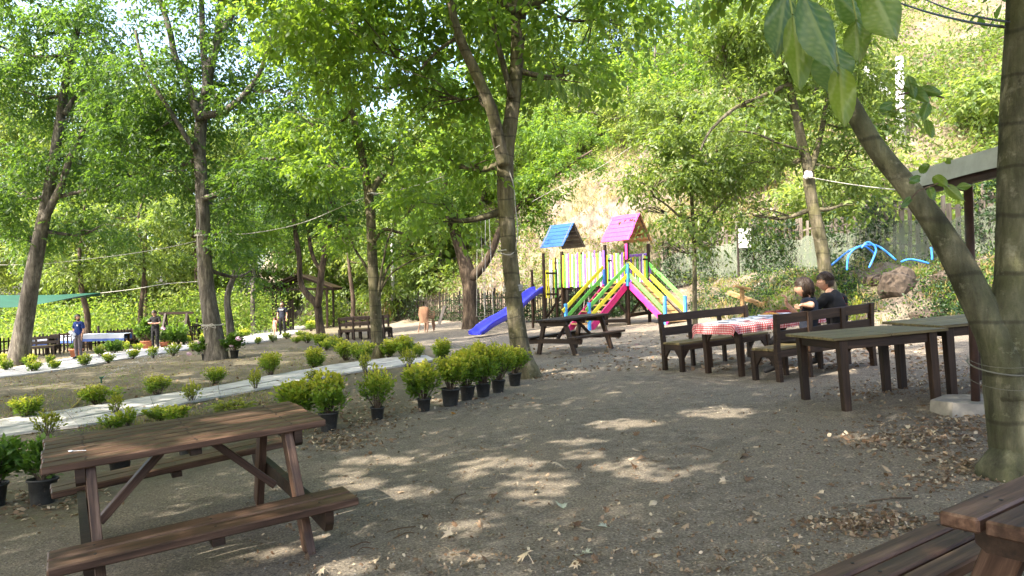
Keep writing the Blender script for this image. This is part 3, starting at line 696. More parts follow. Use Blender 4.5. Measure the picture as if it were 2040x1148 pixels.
BL = 2.3; A1 = -SQ-BL
tower(A1, 0, 2.75, 1)
gable(A1, 0, W(1100, 490, 28.3).z-N0.z-.04, 'roofblue', 'greywood', rise=.93, half=.60)
def picket_run(p, q, n, z0, z1, w=.058, seed=0, top=0.06, th=.022, colors=cols):
    for i in range(n):
        t = (i+.5)/n; a = p[0]+(q[0]-p[0])*t; b = p[1]+(q[1]-p[1])*t; z1_ = z1+rnd.uniform(-top, top)
        d = Vector(Q(q[0]-p[0], q[1]-p[1], 0)).normalized()
        mb = MB(); beam(mb, Q(a, b, z0+rnd.uniform(-.03, .03)), Q(a, b, z1_), w, th, up=d.cross(Z3), bev=.003)
        P('picket', mb, M[colors[(i+seed) % len(colors)]], pg)
    pb_('rail', Q(*p, z0+.16)+v3*.03, Q(*q, z0+.16)+v3*.03, .03, .07, 'darkwood'); pb_('rail', Q(*p, z1-.16)+v3*.03, Q(*q, z1-.16)+v3*.03, .03, .07, 'darkwood')
# bridge
for i in range(16):
    a = -SQ-BL*(i+.5)/16; pb_('bridge_board', Q(a, 0, PH), Q(a, SQ, PH), BL/16-.012, .035, 'tan')
for b in (0.04, SQ-.04): pb_('bridge_beam', Q(-SQ, b, PH-.09), Q(-SQ-BL, b, PH-.09), .05, .12, 'darkwood')
picket_run((-SQ-.05, -.03), (-SQ-BL+.05, -.03), 22, PH-.10, PH+1.16)
picket_run((-SQ-.05, SQ+.03), (-SQ-BL+.05, SQ+.03), 22, PH-.10, PH+1.10, seed=3)
picket_run((-.06, SQ+.02), (-SQ+.06, SQ+.02), 9, PH-.05, PH+.98, seed=2)
picket_run((-SQ, .12), (-SQ, .30), 1, PH-.05, PH+.98, seed=0)
picket_run((.02, SQ-.36), (.02, SQ-.06), 3, PH-.05, PH+.98, seed=2, colors=['yellow', 'green', 'white'])
picket_run((A1-.05, -.03), (A1-SQ+.35, -.03), 6, PH-.10, PH+1.02, seed=3, colors=['yellow', 'silver', 'white', 'green', 'silver', 'darkwood'])
picket_run((A1-.06, SQ+.03), (A1-SQ+.06, SQ+.03), 8, PH-.1, PH+.95, seed=5)
picket_run((A1+.02-.02, .75), (A1, 1.0), 2, PH-.05, PH+1.0, seed=1)
pb_('purple_rail', Q(.03, .08, PH+.98), Q(-SQ+.08, .0, PH+.98), .03, .11, 'purple') if False else None
pb_('painted_panel', Q(-SQ-.02, -.06, PH-.05), Q(-SQ-.02, -.06, PH+1.18), .10, .02, 'purple', up=v3)
pb_('painted_panel', Q(.0, -.06, PH+.80), Q(.0, -.06, PH+1.35), .10, .02, 'pink', up=v3)
pb_('top_rail', Q(-SQ, SQ, PH+1.0), Q(0, SQ, PH+1.0), .04, .09, 'purple')
pb_('corner_post', Q(.04, -.06, PH-.12), Q(.04, -.06, PH+.68), .09, .09, 'blue', up=u3)
pb_('corner_post', Q(-SQ+.04, -.09, PH-.1), Q(-SQ+.04, -.09, PH+.5), .09, .09, 'roofblue', up=u3)
pb_('painted_panel', Q(.07, SQ, PH+.02), Q(.07, SQ, PH+.6), .10, .02, 'purple', up=u3)
# stairs go along -v from the edge b=0
SR_ = 1.86
def stair_line(a, z_off): return Q(a, -.05, PH+z_off), Q(a, -.05-SR_, gl(a, -SR_)+.06+z_off)
for a in (-.03, -SQ+.03):
    p, q = stair_line(a, -.10); pb_('stringer', p, q, .045, .22, 'pink_in_shade', up=(0, 0, 1))  # the ramp's pink, darkened to paint in the shade on these faces
for i in range(7):
    t = (i+.7)/7.6; z = PH*(1-t)+t*(gl(-.5, -SR_)+.02); b = -.05-SR_*t; pb_('tread', Q(-.06, b, z), Q(-SQ+.06, b, z), .20, .05, 'tan')
for a, c1, c2 in ((.03, 'green', 'yellow'), (-SQ-.03, 'yellow', 'green')):
    zb = gl(a, -SR_)
    pb_('newel_post', Q(a, -.07-SR_, zb-.05), Q(a, -.07-SR_, zb+.92), .09, .09, 'blue', up=u3)
    p, q = stair_line(a+.0, .60); pb_('handrail', p-v3*.02, q-v3*.15, .035, .13, c1)
    p, q = stair_line(a+.0, .26); pb_('handrail', p-v3*.02, q-v3*.15, .035, .13, c2)
# ramp goes along +u from the edge a=0
RR = 1.68
zg = gl(RR, .5)+.05
for i in range(11):
    t = (i+.5)/11; p0 = Q(RR*t, .05, PH+(zg-PH)*t); p1 = Q(RR*t, SQ-.05, PH+(zg-PH)*t)
    sl = (Q(RR, 0, zg)-Q(0, 0, PH)).normalized(); mb = MB(); x = v3; y = sl; z = x.cross(y); R_ = Matrix((x, y, z)).transposed()
    cbox(mb, (p0+p1)/2, (SQ-.10, math.hypot(RR, PH-zg)/11-.010, .03), R_); P('ramp_board', mb, M['tan'], pg)
for i in range(6):
    t = (i+.8)/6.4; p0 = Q(RR*t, .15, PH+(zg-PH)*t+.032); p1 = Q(RR*t, SQ-.15, PH+(zg-PH)*t+.032); pb_('foot_cleat', p0, p1, .045, .03, 'tan')
for b, c1, c2 in ((0.02, 'yellow', 'green'), (SQ-.02, 'green', 'yellow')):
    if b < .5: pb_('stringer', Q(0, b, PH-.06), Q(RR, b, zg-.06), .04, .20, 'pink')
    else: pb_('stringer', Q(0, b, PH-.06), Q(RR, b, zg-.06), .04, .20, 'darkwood')
    pb_('handrail', Q(0, b, PH+.68), Q(RR-.1, b, zg+.74), .035, .14, c1); pb_('handrail', Q(0, b, PH+.30), Q(RR-.1, b, zg+.36), .035, .14, c2)
    pb_('newel_post', Q(RR-.08, b, gl(RR, b)-.05), Q(RR-.08, b, zg+.86), .09, .09, 'blue', up=u3)
# cross braces and ground beams under the towers
for (p, q) in (((0, 0), (0, SQ)), ((-SQ, 0), (0, 0))):
    pb_('cross_brace', Q(*p, .25), Q(*q, PH-.15), .04, .09, 'darkwood'); pb_('cross_brace', Q(*q, .26)+v3*.045, Q(*p, PH-.16)+v3*.045, .04, .09, 'darkwood')
pb_('ground_beam', Q(.05, 0, .34), Q(.05, SQ+1.4, .5), .08, .12, 'darkwood'); pb_('ground_beam', Q(0.02, -.05, .16), Q(-SQ, -.05, .12), .08, .12, 'darkwood')
for a in (A1-.05, A1-SQ+.05): pb_('cross_brace', Q(a, .05, .2), Q(a, SQ-.05, PH-.2), .04, .09, 'darkwood')
# slide platform and slide
pa0 = A1-SQ+.1
for db in (0, .62): 
    for da in (0, .72): pb_('post', Q(pa0+da-.02, -db-.05, gl(pa0, -db)-.1), Q(pa0+da-.02, -db-.05, PH+.62), .08, .08, 'darkwood', up=u3)
for i in range(5): pb_('deck_board', Q(pa0, -.12*(i+.5)-.02, PH-.22), Q(pa0+.7, -.12*(i+.5)-.02, PH-.22), .11, .035, 'tan')
picket_run((pa0+.74, -.08), (pa0+.74, -.66), 5, PH-.5, PH+.62, seed=1, colors=['yellow', 'green', 'darkwood', 'silver', 'yellow'])
sl_top = N0+Q(pa0+.36, -.60, PH-.20); sl_bot = gp(946, 674)
sl = E('slide', (sl_bot.x, sl_bot.y, gzs(sl_bot.x, sl_bot.y)), 0, 'wavy purple plastic slide coming down from the blue roofed tower', 'slide')
lo = Vector(sl.location); T_ = sl_top-lo; hd = Vector((T_.x, T_.y, 0)); Lh = hd.length; hd.normalize(); sd_ = Vector((-hd.y, hd.x, 0))
cps = []; prof = [(-.27, .20), (-.25, .235), (-.22, .20), (-.19, .05), (-.10, 0), (.10, 0), (.19, .05), (.22, .20), (.25, .235), (.27, .20), (.235, .0), (.12, -.05), (-.12, -.05), (-.235, 0)]
NS = 30; vs = []
for i in range(NS+1):
    t = i/NS; x = Lh*t; base = T_.z*(max(0, (t-.07))/.93)**1.05+.13*(1-t)
    if t > .9: base -= (t-.9)**2*6
    z = max(.09, base+.05*math.sin(t*9.5)); wv = 1+(.12 if t < .12 else 0)*(1-t/.12)
    fl_ = 1-.55*max(0, (.10-t)/.10)
    for (yy, zz) in prof: vs.append(hd*x+sd_*yy*wv+Z3*(z+zz*fl_))
k = len(prof); fs = [(i*k+j, i*k+(j+1) % k, (i+1)*k+(j+1) % k, (i+1)*k+j) for i in range(NS) for j in range(k)]+[tuple(range(k)), tuple(NS*k+j for j in reversed(range(k)))]
mb = MB(); mb.add(vs, fs); P('chute', mb, M['slide'], sl, smooth=True)
for i in range(4, 26, 3):
    t = i/NS; o_ = vs[i*k+11]; o2 = vs[i*k+12]; mb = MB(); beam(mb, Vector(o_)-sd_*.10, Vector(o2)+sd_*.10, .05, .06); P('rib', mb, M['slide'], sl)
mb = MB(); beam(mb, hd*Lh*.55+Z3*0, hd*Lh*.55+Z3*T_.z*.5, .06, .06, up=sd_); P('prop_post', mb, M['darkwood'], sl)
# rope swings
def swing(a, b, zt, zs, label, parent_origin=N0, xy=None):
    p = N0+Q(a, b, 0) if xy is None else Vector((xy[0], xy[1], 0)); g = gzs(p.x, p.y); p.z = g
    t = E('rope_swing', p, math.atan2(u3.y, u3.x), label, 'swing', 'rope swings')
    for s in (-1, 1):
        mb = MB(); tube(mb, [(s*.05, 0, zt-g), (s*.2, 0, zs)], .012, 6); P('rope', mb, M['rope'], t)
    mb = MB(); cbox(mb, (0, 0, zs-.015), (.48, .2, .03)); P('seat', mb, M['greywood'], t); return t
swing(-SQ-.55, .35, N0.z+PH-.12, .42, 'rope swing under the play bridge, right one beside the stairs')
swing(-SQ-1.35, .35, N0.z+PH-.12, .42, 'rope swing under the play bridge, left one')
# blue pipe hoops on the bank
def pipe(pix, D, label, r=.025):
    pts = [W(x, y, D if not hasattr(D, '__len__') else D[i]) for i, (x, y) in enumerate(pix)]
    base = pts[0].copy(); pts[0].z -= .1; pts[-1].z -= .1 if r > .01 else 0
    mb = MB(); tube(mb, [p-base for p in spline(pts, 7)], r, 10); o = P('blue_pipe', mb, M['pipe'], None, base, smooth=True); props(o, label, 'pipe', 'bent blue pipes on the bank'); return o
DB = 19.5
pipe([(1655, 522), (1690, 501), (1722, 489), (1750, 491), (1785, 511)], [19.6, 19.5, 19.3, 19.2, 19.1], 'long low blue pipe arching across behind the other hoops')
pipe([(1687, 531), (1690, 512), (1703, 496), (1722, 491), (1742, 498)], [19.0, 19.0, 19.0, 19.1, 19.3], 'blue pipe hoop curving right from the left side of the bank')
pipe([(1731, 526), (1741, 512), (1745, 497), (1738, 487), (1727, 483), (1716, 487)], [18.9]*6, 'tallest round blue pipe hoop on the bank')
pipe([(1795, 514), (1810, 517), (1828, 519), (1850, 517)], [18.7]*4, 'blue pipe lying flat along the top of the bank')
pipe([(1857, 510), (1856, 500), (1854, 485)], [18.6]*3, 'short upright blue pipe beside the leaning branch')
# ================================================================== FENCES, GATES, POLES
def fence(pix, n, h, name, label, matname, hj=.08, w=.06, lean=.03, rails=(.35, .8), pts=None, cat='fence', group='picket fences', posts=6, depthpts=False):
    base = pts if pts is not None else [gp(x, y) for x, y in pix]
    A, L = resample([Vector((p.x, p.y, 0)) for p in base], n)
    o = Vector((A[0][0], A[0][1], gzs(*A[0]))); t = E(name, o, 0, label, cat, group)
    for i in range(n):
        q = Vector((A[i][0], A[i][1], gzs(*A[i])))-o; d = Vector((*(A[min(i+1, n-1)]-A[max(i-1, 0)]), 0)).normalized()
        hh = h+rnd.uniform(-hj, hj); mb = MB(); tp = q+Vector((rnd.uniform(-lean, lean), rnd.uniform(-lean, lean), hh))
        beam(mb, q-Vector((0, 0, .1)), tp, w*rnd.uniform(.8, 1.15), .022, up=d.cross(Vector((0, 0, 1))), bev=.003); P('picket', mb, M[matname], t)
    for z in rails:
        mb = MB(); ps = [Vector((A[i][0], A[i][1], gzs(*A[i])+h*z))-o for i in range(0, n, 3)]; off = Vector((ps[-1].y-ps[0].y, -(ps[-1].x-ps[0].x), 0)).normalized()*.03
        for p, q in zip(ps[:-1], ps[1:]): beam(mb, p-off, q-off, .03, .06)
        P('rail', mb, M[matname], t)
    for i in np.linspace(0, n-1, posts).astype(int):
        q = Vector((A[i][0], A[i][1], gzs(*A[i])))-o; mb = MB(); tube(mb, [q+off*-1.6-Vector((0, 0, .2)), q-off*1.6+Vector((0, 0, h+.22))], .055, 8); P('post', mb, M[matname], t)
    return t, A, o
f_back, FA, fo_ = fence([(655, 643), (715, 641)], 16, 1.45, 'picket_fence', 'short picket fence run between the entrance gate and the lattice gate', 'greywood', .12, .07)
f_back2, FB, _ = fence([(788, 641), (860, 640), (935, 641), (1010, 642), (1085, 644), (1130, 642)], 105, 1.5, 'picket_fence', 'long dark picket fence of uneven sticks behind the purple slide', 'fencewood', .16, .07, .05, posts=9)
bq = [W(1135, 600, 33.5), W(1230, 600, 32.3), W(1325, 600, 31.2)]
f_back3, FD, _ = fence(None, 44, 1.5, 'picket_fence', 'dark picket fence seen through the legs of the play tower', 'fencewood', .14, .08, .04, pts=bq, posts=4)
f_left, FC, _ = fence([(-70, 722), (0, 715), (90, 706), (200, 697), (310, 686), (400, 676), (470, 664), (505, 655)], 150, .95, 'picket_fence', 'low dark picket fence behind the blue topped tables on the left', 'fencewood', .04, .07, .02, posts=10)
gp1 = gp(506, 641); gp2 = gp(541, 641)
fence(None, 14, 1.15, 'picket_fence', 'dark fence panel just left of the roofed entrance gate', 'darkwood', .03, .12, .01, pts=[gp1, gp2], posts=2)
# netted fence on the right
RP = [(1320, 31), (1430, 29.3), (1530, 27), (1660, 24.2), (1780, 22), (1880, 20.6), (1990, 19), (2120, 17.5)]
rp = []
for px, D in RP:
    p = W(px, 560, D); rp.append(Vector((p.x, p.y, 0)))
f_r, FR, fro = fence(None, 62, 1.9, 'netted_fence', 'tall weathered board fence with green shade netting behind the bank', 'greywood', .22, .15, .05, pts=rp, posts=9, rails=(.3, .85))
def net_mat():
    mm = bpy.data.materials.new('shade_net'); mm.use_nodes = True; nt = mm.node_tree; b = nt.nodes['Principled BSDF']
    v = ocoord(nt, rand=False); n = noise(nt, v, 2.5, 5); c = ramp(nt, n, [(.3, (.085, .11, .08)), (.7, (.19, .215, .165))]); nt.links.new(c, b.inputs['Base Color']); b.inputs['Roughness'].default_value = .9
    tr = N(nt, 'ShaderNodeBsdfTransparent'); ms = N(nt, 'ShaderNodeMixShader'); nt.links.new(ramp(nt, n, [(.3, (.2, .2, .2)), (.75, (.5, .5, .5))]), ms.inputs[0])
    nt.links.new(b.outputs[0], ms.inputs[1]); nt.links.new(tr.outputs[0], ms.inputs[2]); nt.links.new(ms.outputs[0], nt.nodes['Material Output'].inputs[0]); return mm
M['net'] = net_mat()
nb = MB(); vs = []; K = 5
for i in range(len(FR)):
    d = FR[min(i+1, len(FR)-1)]-FR[max(i-1, 0)]; d = d/np.hypot(*d); off = np.array([d[1], -d[0]])
    for j in range(K+1):
        q = FR[i]+off*(.09+.05*math.sin(i*.9+j)+.02*math.sin(i*2.3)); vs.append((q[0]-fro.x, q[1]-fro.y, gzs(*FR[i])-fro.z+1.35*j/K+.05*math.sin(i*.4)))
nb.add(vs, [(i*(K+1)+j, (i+1)*(K+1)+j, (i+1)*(K+1)+j+1, i*(K+1)+j+1) for i in range(len(FR)-1) for j in range(K)])
P('shade_net', nb, M['net'], f_r, smooth=True)
# lattice gate
def lattice_gate():
    a, b = gp(716, 641), gp(786, 641); d = b-a; d.z = 0; L = d.length
    t = E('lattice_gate', a, math.atan2(d.y, d.x), 'bamboo slat gate with dark frame behind the slim trunk', 'gate')
    mb = MB(); cbox(mb, (0, 0, .75), (.09, .09, 1.7)); P('post', mb, M['darkwood'], t)
    mb = MB(); cbox(mb, (L, 0, .7), (.09, .09, 1.5)); P('post', mb, M['darkwood'], t)
    mb = MB(); cbox(mb, (.25, .05, .78), (.06, .06, 1.72)); P('post', mb, M['darkwood'], t)
    for z in (.15, 1.32): mb = MB(); cbox(mb, (L/2, 0, z), (L-.1, .05, .08)); P('frame_rail', mb, M['darkwood'], t)
    n = 26
    for i in range(n):
        mb = MB(); x = .1+(L-.2)*(i+.5)/n; tube(mb, [(x, .03, .05), (x+rnd.uniform(-.02, .02), .03, 1.28+rnd.uniform(-.03, .03))], .022, 6); P('slat', mb, M['tan'] if i % 3 else M['greywood'], t)
lattice_gate()
def entrance():
    D = 45; p = W(545, 640, D); p.z = gzs(p.x, p.y); t = E('entrance_gate', p, 0, 'entrance gate with dark gabled roof and arched wooden door leaf', 'gate')
    w = (650-543)/F*D; zt = W(545, 578, D).z-p.z
    for x, y in ((0, 0), (w, 0), (0, 1.6), (w, 1.6), (.17, .02)): mb = MB(); cbox(mb, (x, y, zt/2-.1), (.12, .12, zt+.2)); P('post', mb, M['darkwood'], t)
    xc = w/2; hw = (665-527)/2/F*D; za = W(590, 550, D).z-p.z
    for y in (0, 1.6): mb = MB(); cbox(mb, (xc, y, zt+.02), (w+.9, .10, .13)); P('tie_beam', mb, M['darkwood'], t)
    for s in (-1, 1):
        n = 8
        for i in range(n):
            f = (i+.5)/n; x = xc+s*hw*(1-f); z = zt-.0+(za-zt)*f; d = Vector((-s*hw, 0, za-zt)).normalized(); R_ = Matrix((Vector((0, 1, 0)), d, Vector((0, 1, 0)).cross(d))).transposed()
            mb = MB(); cbox(mb, (x, .8, z+.09), (2.9, math.hypot(hw, za-zt)/n*1.1, .05), R_); P('roof_board', mb, M['darkwood'], t)
        for y in (-.35, .8, 1.95): mb = MB(); beam(mb, (xc+s*hw, y, zt), (xc, y, za), .06, .11); P('rafter', mb, M['darkwood'], t)
        mb = MB(); beam(mb, (xc, 0, za-.1), (xc, 0, zt), .1, .08, up=(0, 1, 0)); P('king_post', mb, M['darkwood'], t) if s > 0 else None
    mb = MB(); ww = 1.0; prof = [(0, .05), (ww, .05), (ww, 1.9)]+[(ww*(1-k/6), 1.25+.65*math.cos((k/6)*math.pi/2)) for k in range(1, 7)]
    n = 7
    for i in range(n):
        x0, x1 = ww*i/n, ww*(i+1)/n-.012; h0, h1 = [1.2+.75*math.sin(min(1, xx/ww)*math.pi/2) for xx in (x0, x1)]
        mb = MB(); prism(mb, [(x0, .06), (x1, .06), (x1, h1), (x0, h0)], -.03, .03, Matrix.Rotation(.35, 3, 'Z')); P('door_board', mb, M['darkwood'], t, (.2, 0.08, 0))
entrance()
def pole(px, py0, py1, D, r, label, arm=False):
    p = W(px, py0, D); p.z = gzs(p.x, p.y); zt = W(px, py1, D).z-p.z
    t = E('utility_pole', p, 0, label, 'utility pole', 'utility poles')
    mb = MB(); tube(mb, [(0, 0, -.3), (0, 0, zt*.5), (0, 0, zt)], [r, r*.88, r*.72], 14); P('pole', mb, M['polec'], t, smooth=True)
    for z in (() if arm else (zt-.35, zt-.75)):
        mb = MB(); beam(mb, (-.8, 0, z), (.8, .15, z), .07, .07); ca = P('cross_arm', mb, M['polec'], t)
        for x in (-.7, -.3, .3, .7): mb = MB(); lathe(mb, [(.02, .03), (.05, .06), (.03, .1), (.05, .13), (.0, .17)], 8, (x, .075+x*.09, z)); P('insulator', mb, M['white'], ca)
    if arm:
        a = W(1722, 135, D)-p; b = W(1770, 190, D)-p; mb = MB(); tube(mb, [a, b], .12, 8); P('stay_pipe', mb, M['white'], t)
        for zz in (zt*.62, zt*.40): mb = MB(); lathe(mb, [(r*.92, -.03), (r*.95, 0), (r*.92, .03)], 14, (0, 0, zz)); P('band', mb, M['darkwood'], t)
        mb = MB(); pts = [(r+.02, -.1, zt*.66), (r+.2, -.15, zt*.56), (r+.05, -.12, zt*.42)]; tube(mb, spline(pts), .015, 6); P('cable_loop', mb, M['cable'], t)
    return t
pole(1803, 560, 112, 30, .20, 'tall pale concrete utility pole behind the leaning branch', True)
pole(784, 640, 430, 47, .14, 'thin grey utility pole behind the lattice gate', False)
# notice board with black and white picture
nbp = W(1488, 545, 27.6); nbp.z = gzs(nbp.x, nbp.y); t = E('notice_board', nbp, math.radians(-8), 'white notice board with black blotches on dark posts by the netted fence', 'notice board')
zc = W(1488, 475, 27.6).z-nbp.z
for x in (-.30, .25): mb = MB(); tube(mb, [(x, 0, -.2), (x, 0, zc+.45)], .045, 8); P('post', mb, M['fencewood'], t)
mb = MB(); cbox(mb, (-.05, -.06, zc), (.46, .02, .72)); pn = P('panel', mb, M['white'], t)
for (x, z, r, sx) in ((-.12, .25, .06, 1.4), (.03, .18, .05, 1), (-.02, -.02, .09, .8), (.1, .05, .04, 1), (-.15, .12, .04, 1), (.06, .29, .04, 1.6), (-.04, .12, .05, 1.2)):
    mb = MB(); pts = [(x+r*sx*math.cos(k*.785)*rnd.uniform(.8, 1.2), z+zc+r*math.sin(k*.785)*rnd.uniform(.8, 1.2)) for k in range(8)]; prism(mb, pts, -.076, -.071); P('blotch', mb, M['black'], pn)
mb = MB(); cbox(mb, (.38, -.02, zc+.02), (.14, .3, .7)); P('side_board', mb, M['fencewood'], t)
mb = MB(); cbox(mb, (.62, .0, zc-.55), (.62, .4, .05), Matrix.Rotation(-.3, 3, 'Y')); P('shelf', mb, M['tan'], t)
# log rail before the bank
t = E('log_rail', gp(1500, 636), 0, 'pale split log rail on stubs in front of the overgrown bank', 'rail'); lo = Vector(t.location)
Dl = depth(lo)+.5
a, b, c = W(1452, 583, Dl+1)-lo, W(1530, 612, Dl-.1)-lo, W(1585, 628, Dl-.6)-lo
mb = MB(); beam(mb, a, b, .16, .13); P('rail', mb, M['tan'], t); mb = MB(); beam(mb, b-Vector((0, 0, .03)), c, .12, .09); P('rail', mb, M['tan'], t)
for px, py in ((1478, 575), (1525, 600)): 
    p = W(px, py, Dl)-lo; mb = MB(); tube(mb, [(p.x, p.y, gzs(p.x+lo.x, p.y+lo.y)-lo.z-.2), p], .07, 8); P('stub', mb, M['tan'], t)
p = W(1478, 573, Dl)-lo; mb = MB(); cbox(mb, p, (.5, .3, .06), Matrix.Rotation(.2, 3, 'Y')); P('flat_board', mb, M['tan'], t)
# ================================================================== LEFT TERRACE: tables, swing frame, sail, planters
def blue_table(px, py, D, w, yaw, label):
    p = W(px, py, D); p.z = gzs(p.x, p.y); t = E('garden_table', p, yaw, label, 'table', 'blue topped tables by the low fence')
    for sx in (-1, 1):
        for sy in (-1, 1): mb = MB(); cbox(mb, (sx*(w/2-.1), sy*.32, .36), (.08, .08, .74)); P('leg', mb, M['darkwood'], t)
    for s in (-1, 1): mb = MB(); cbox(mb, (0, s*.34, .68), (w-.1, .035, .09)); P('apron', mb, M['darkwood'], t)
    mb = MB(); cbox(mb, (0, 0, .745), (w, .84, .03)); P('top', mb, M['darkwood'], t)
    mb = MB(); n = 14; vs = []
    for i in range(n+1):
        x = -w/2-.02+(w+.04)*i/n; vs += [(x, -.45-.012*math.sin(i*2), .44), (x, -.45-.01*math.sin(i*2), .56), (x, -.437, .768), (x, .437, .768), (x, .45, .5)]
    for i in range(n):
        for j in range(4): mb.add([vs[5*i+j], vs[5*i+5+j], vs[5*i+6+j], vs[5*i+1+j]], [(0, 1, 2, 3)], 0 if j in (0, 3) else 1)
    P('cover_skirt', mb, [M['bluecloth'], M['whitecloth_and_sheen']], t)  # upper drop and top of the blue cover painted pale as sky sheen
    mb = MB(); cbox(mb, (0, 0, .772), (w-.02, .80, .006), bev=.001); P('cover', mb, M['whitecloth_and_sheen'], t)
    return t
def simple_chair_bench(px, py, D, w, yaw, label):
    p = W(px, py, D); return long_bench((p.x, p.y, gzs(p.x, p.y)), yaw, w, label, 'benches on the left terrace', H=.88)
blue_table(72, 716, 35, 1.5, .05, 'blue covered table right of the leaning left trunk')
blue_table(132, 712, 36.5, 1.1, .05, 'small blue covered table left of the man in the blue shirt')
blue_table(212, 705, 35.5, 2.0, .08, 'largest blue covered table with painted white sheen right of the man in the blue shirt')
simple_chair_bench(85, 716, 34, 1.6, math.pi+.05, 'dark bench in front of the blue table by the leaning trunk')
simple_chair_bench(130, 706, 37.8, 1.4, .05, 'dark bench behind the small blue covered table')
simple_chair_bench(255, 697, 37, 1.8, .1, 'dark bench behind the largest blue table')
def planter(px, py, r, h, m_, D=None):
    p = gp(px, py)
def swing_frame():
    p = gp(352, 688); D = depth(p); t = E('swing_frame', p, .12, 'dark A frame garden swing beyond the far path', 'swing')
    k = D/F; hgt = (688-624)*k; w = 50*k*.9
    for s in (-1, 1):
        for q in (-1, 1): mb = MB(); beam(mb, (s*w/2, q*.75, -.05), (s*w/2-s*.05, 0, hgt), .09, .09); P('leg', mb, M['darkwood'], t)
        mb = MB(); cbox(mb, (s*w/2, 0, hgt*.45), (.06, .8, .08)); P('tie', mb, M['darkwood'], t)
    mb = MB(); beam(mb, (-w/2-.25, 0, hgt), (w/2+.25, 0, hgt), .10, .12); P('top_beam', mb, M['darkwood'], t)
    for x in (-.45, .45):
        for y in (-.2, .25): mb = MB(); tube(mb, [(x, y*.2, hgt), (x, y, .55)], .012, 5); P('chain', mb, M['cable'], t)
    for y in (-.15, 0, .15): mb = MB(); cbox(mb, (0, y, .52), (1.1, .13, .03)); P('seat_slat', mb, M['darkwood'], t)
    for z in (.68, .85): mb = MB(); cbox(mb, (0, .28, z), (1.1, .03, .13)); P('back_slat', mb, M['darkwood'], t)
swing_frame()
# green shade sail
pts = [W(-60, 606, 30), W(0, 613, 30), W(60, 609, 31), W(110, 600, 32), W(160, 590, 34), W(200, 584, 36)]
top = [W(-60, 585, 33.5), W(0, 588, 33.5), W(60, 588, 34), W(110, 587.5, 34.5), W(160, 585, 35.4), W(200, 583.5, 36)]
o = pts[1].copy(); mb = MB(); vs = []; KK = 6; P1_, P2_ = spline(pts, 4), spline(top, 4)
for p, q in zip(P1_, P2_):
    for j in range(KK+1):
        f = j/KK; r = p*(1-f)+q*f; r.z -= .35*math.sin(math.pi*f)*(1-0)*.4; vs.append(r-o)
mb.add(vs, [(i*(KK+1)+j, (i+1)*(KK+1)+j, (i+1)*(KK+1)+j+1, i*(KK+1)+j+1) for i in range(len(P1_)-1) for j in range(KK)])
props(P('shade_sail', mb, M['sail'], None, o, smooth=True), 'green triangular shade sail stretched above the left tables', 'shade sail')
def wire(pix, Ds, r, name, label, m_='rope', cat='rope', group=None, sub=8):
    pts = [W(x, y, D) for (x, y), D in zip(pix, Ds)]; o = pts[0].copy(); mb = MB(); tube(mb, [p-o for p in spline(pts, sub)], r, 6)
    ob = P(name, mb, M[m_], None, o, smooth=True); return props(ob, label, cat, group)
wire([(200, 584), (260, 577), (330, 566), (410, 560)], [36, 34, 29, 25], .012, 'sail_rope', 'rope tying the green shade sail to the trunk with the rope bow')
D2, D3, D4 = 12.4, 19.8, 24.8
wire([(995, 290), (950, 318), (880, 353), (810, 375), (742, 388)], [D2, 14, 16, 18, D3], .008, 'hanging_rope', 'white rope sagging from the middle trunk to the slim trunk')
wire([(742, 388), (690, 408), (620, 438), (560, 455), (490, 466), (445, 466), (412, 462)], [D3, 20.5, 21.5, 22.5, 23.5, 24.2, D4], .012, 'hanging_rope', 'white rope from the slim trunk to the trunk on the lawn')
wire([(400, 478), (340, 492), (250, 507), (160, 518), (70, 527), (-40, 528)], [D4, 25.5, 26.5, 27.5, 28.6, 29], .011, 'hanging_rope', 'thin rope from the lawn trunk to the leaning left trunk')
wire([(1775, 0), (1840, 22), (1920, 42), (2000, 54)], [9, 8, 6.5, 5.0], .011, 'overhead_cable', 'lower black overhead cable reaching the big trunk', 'cable', 'cable', 'overhead cables')
wire([(1830, -6), (1900, 22), (1960, 36), (2010, 44)], [9, 7.5, 6, 5.0], .009, 'overhead_cable', 'upper black overhead cable reaching the big trunk', 'cable', 'cable', 'overhead cables')
wire([(1608, 352), (1660, 362), (1720, 371), (1780, 378), (1830, 383)], [18.5, 16, 13.5, 10, 8.2], .009, 'hanging_rope', 'pale rope from the bank tree to the pavilion roof corner')
wire([(1060, 402), (1100, 380), (1160, 352), (1220, 318), (1300, 262)], [28, 27, 26, 25, 24], .009, 'hanging_rope', 'thin rope crossing in front of the bare hillside')
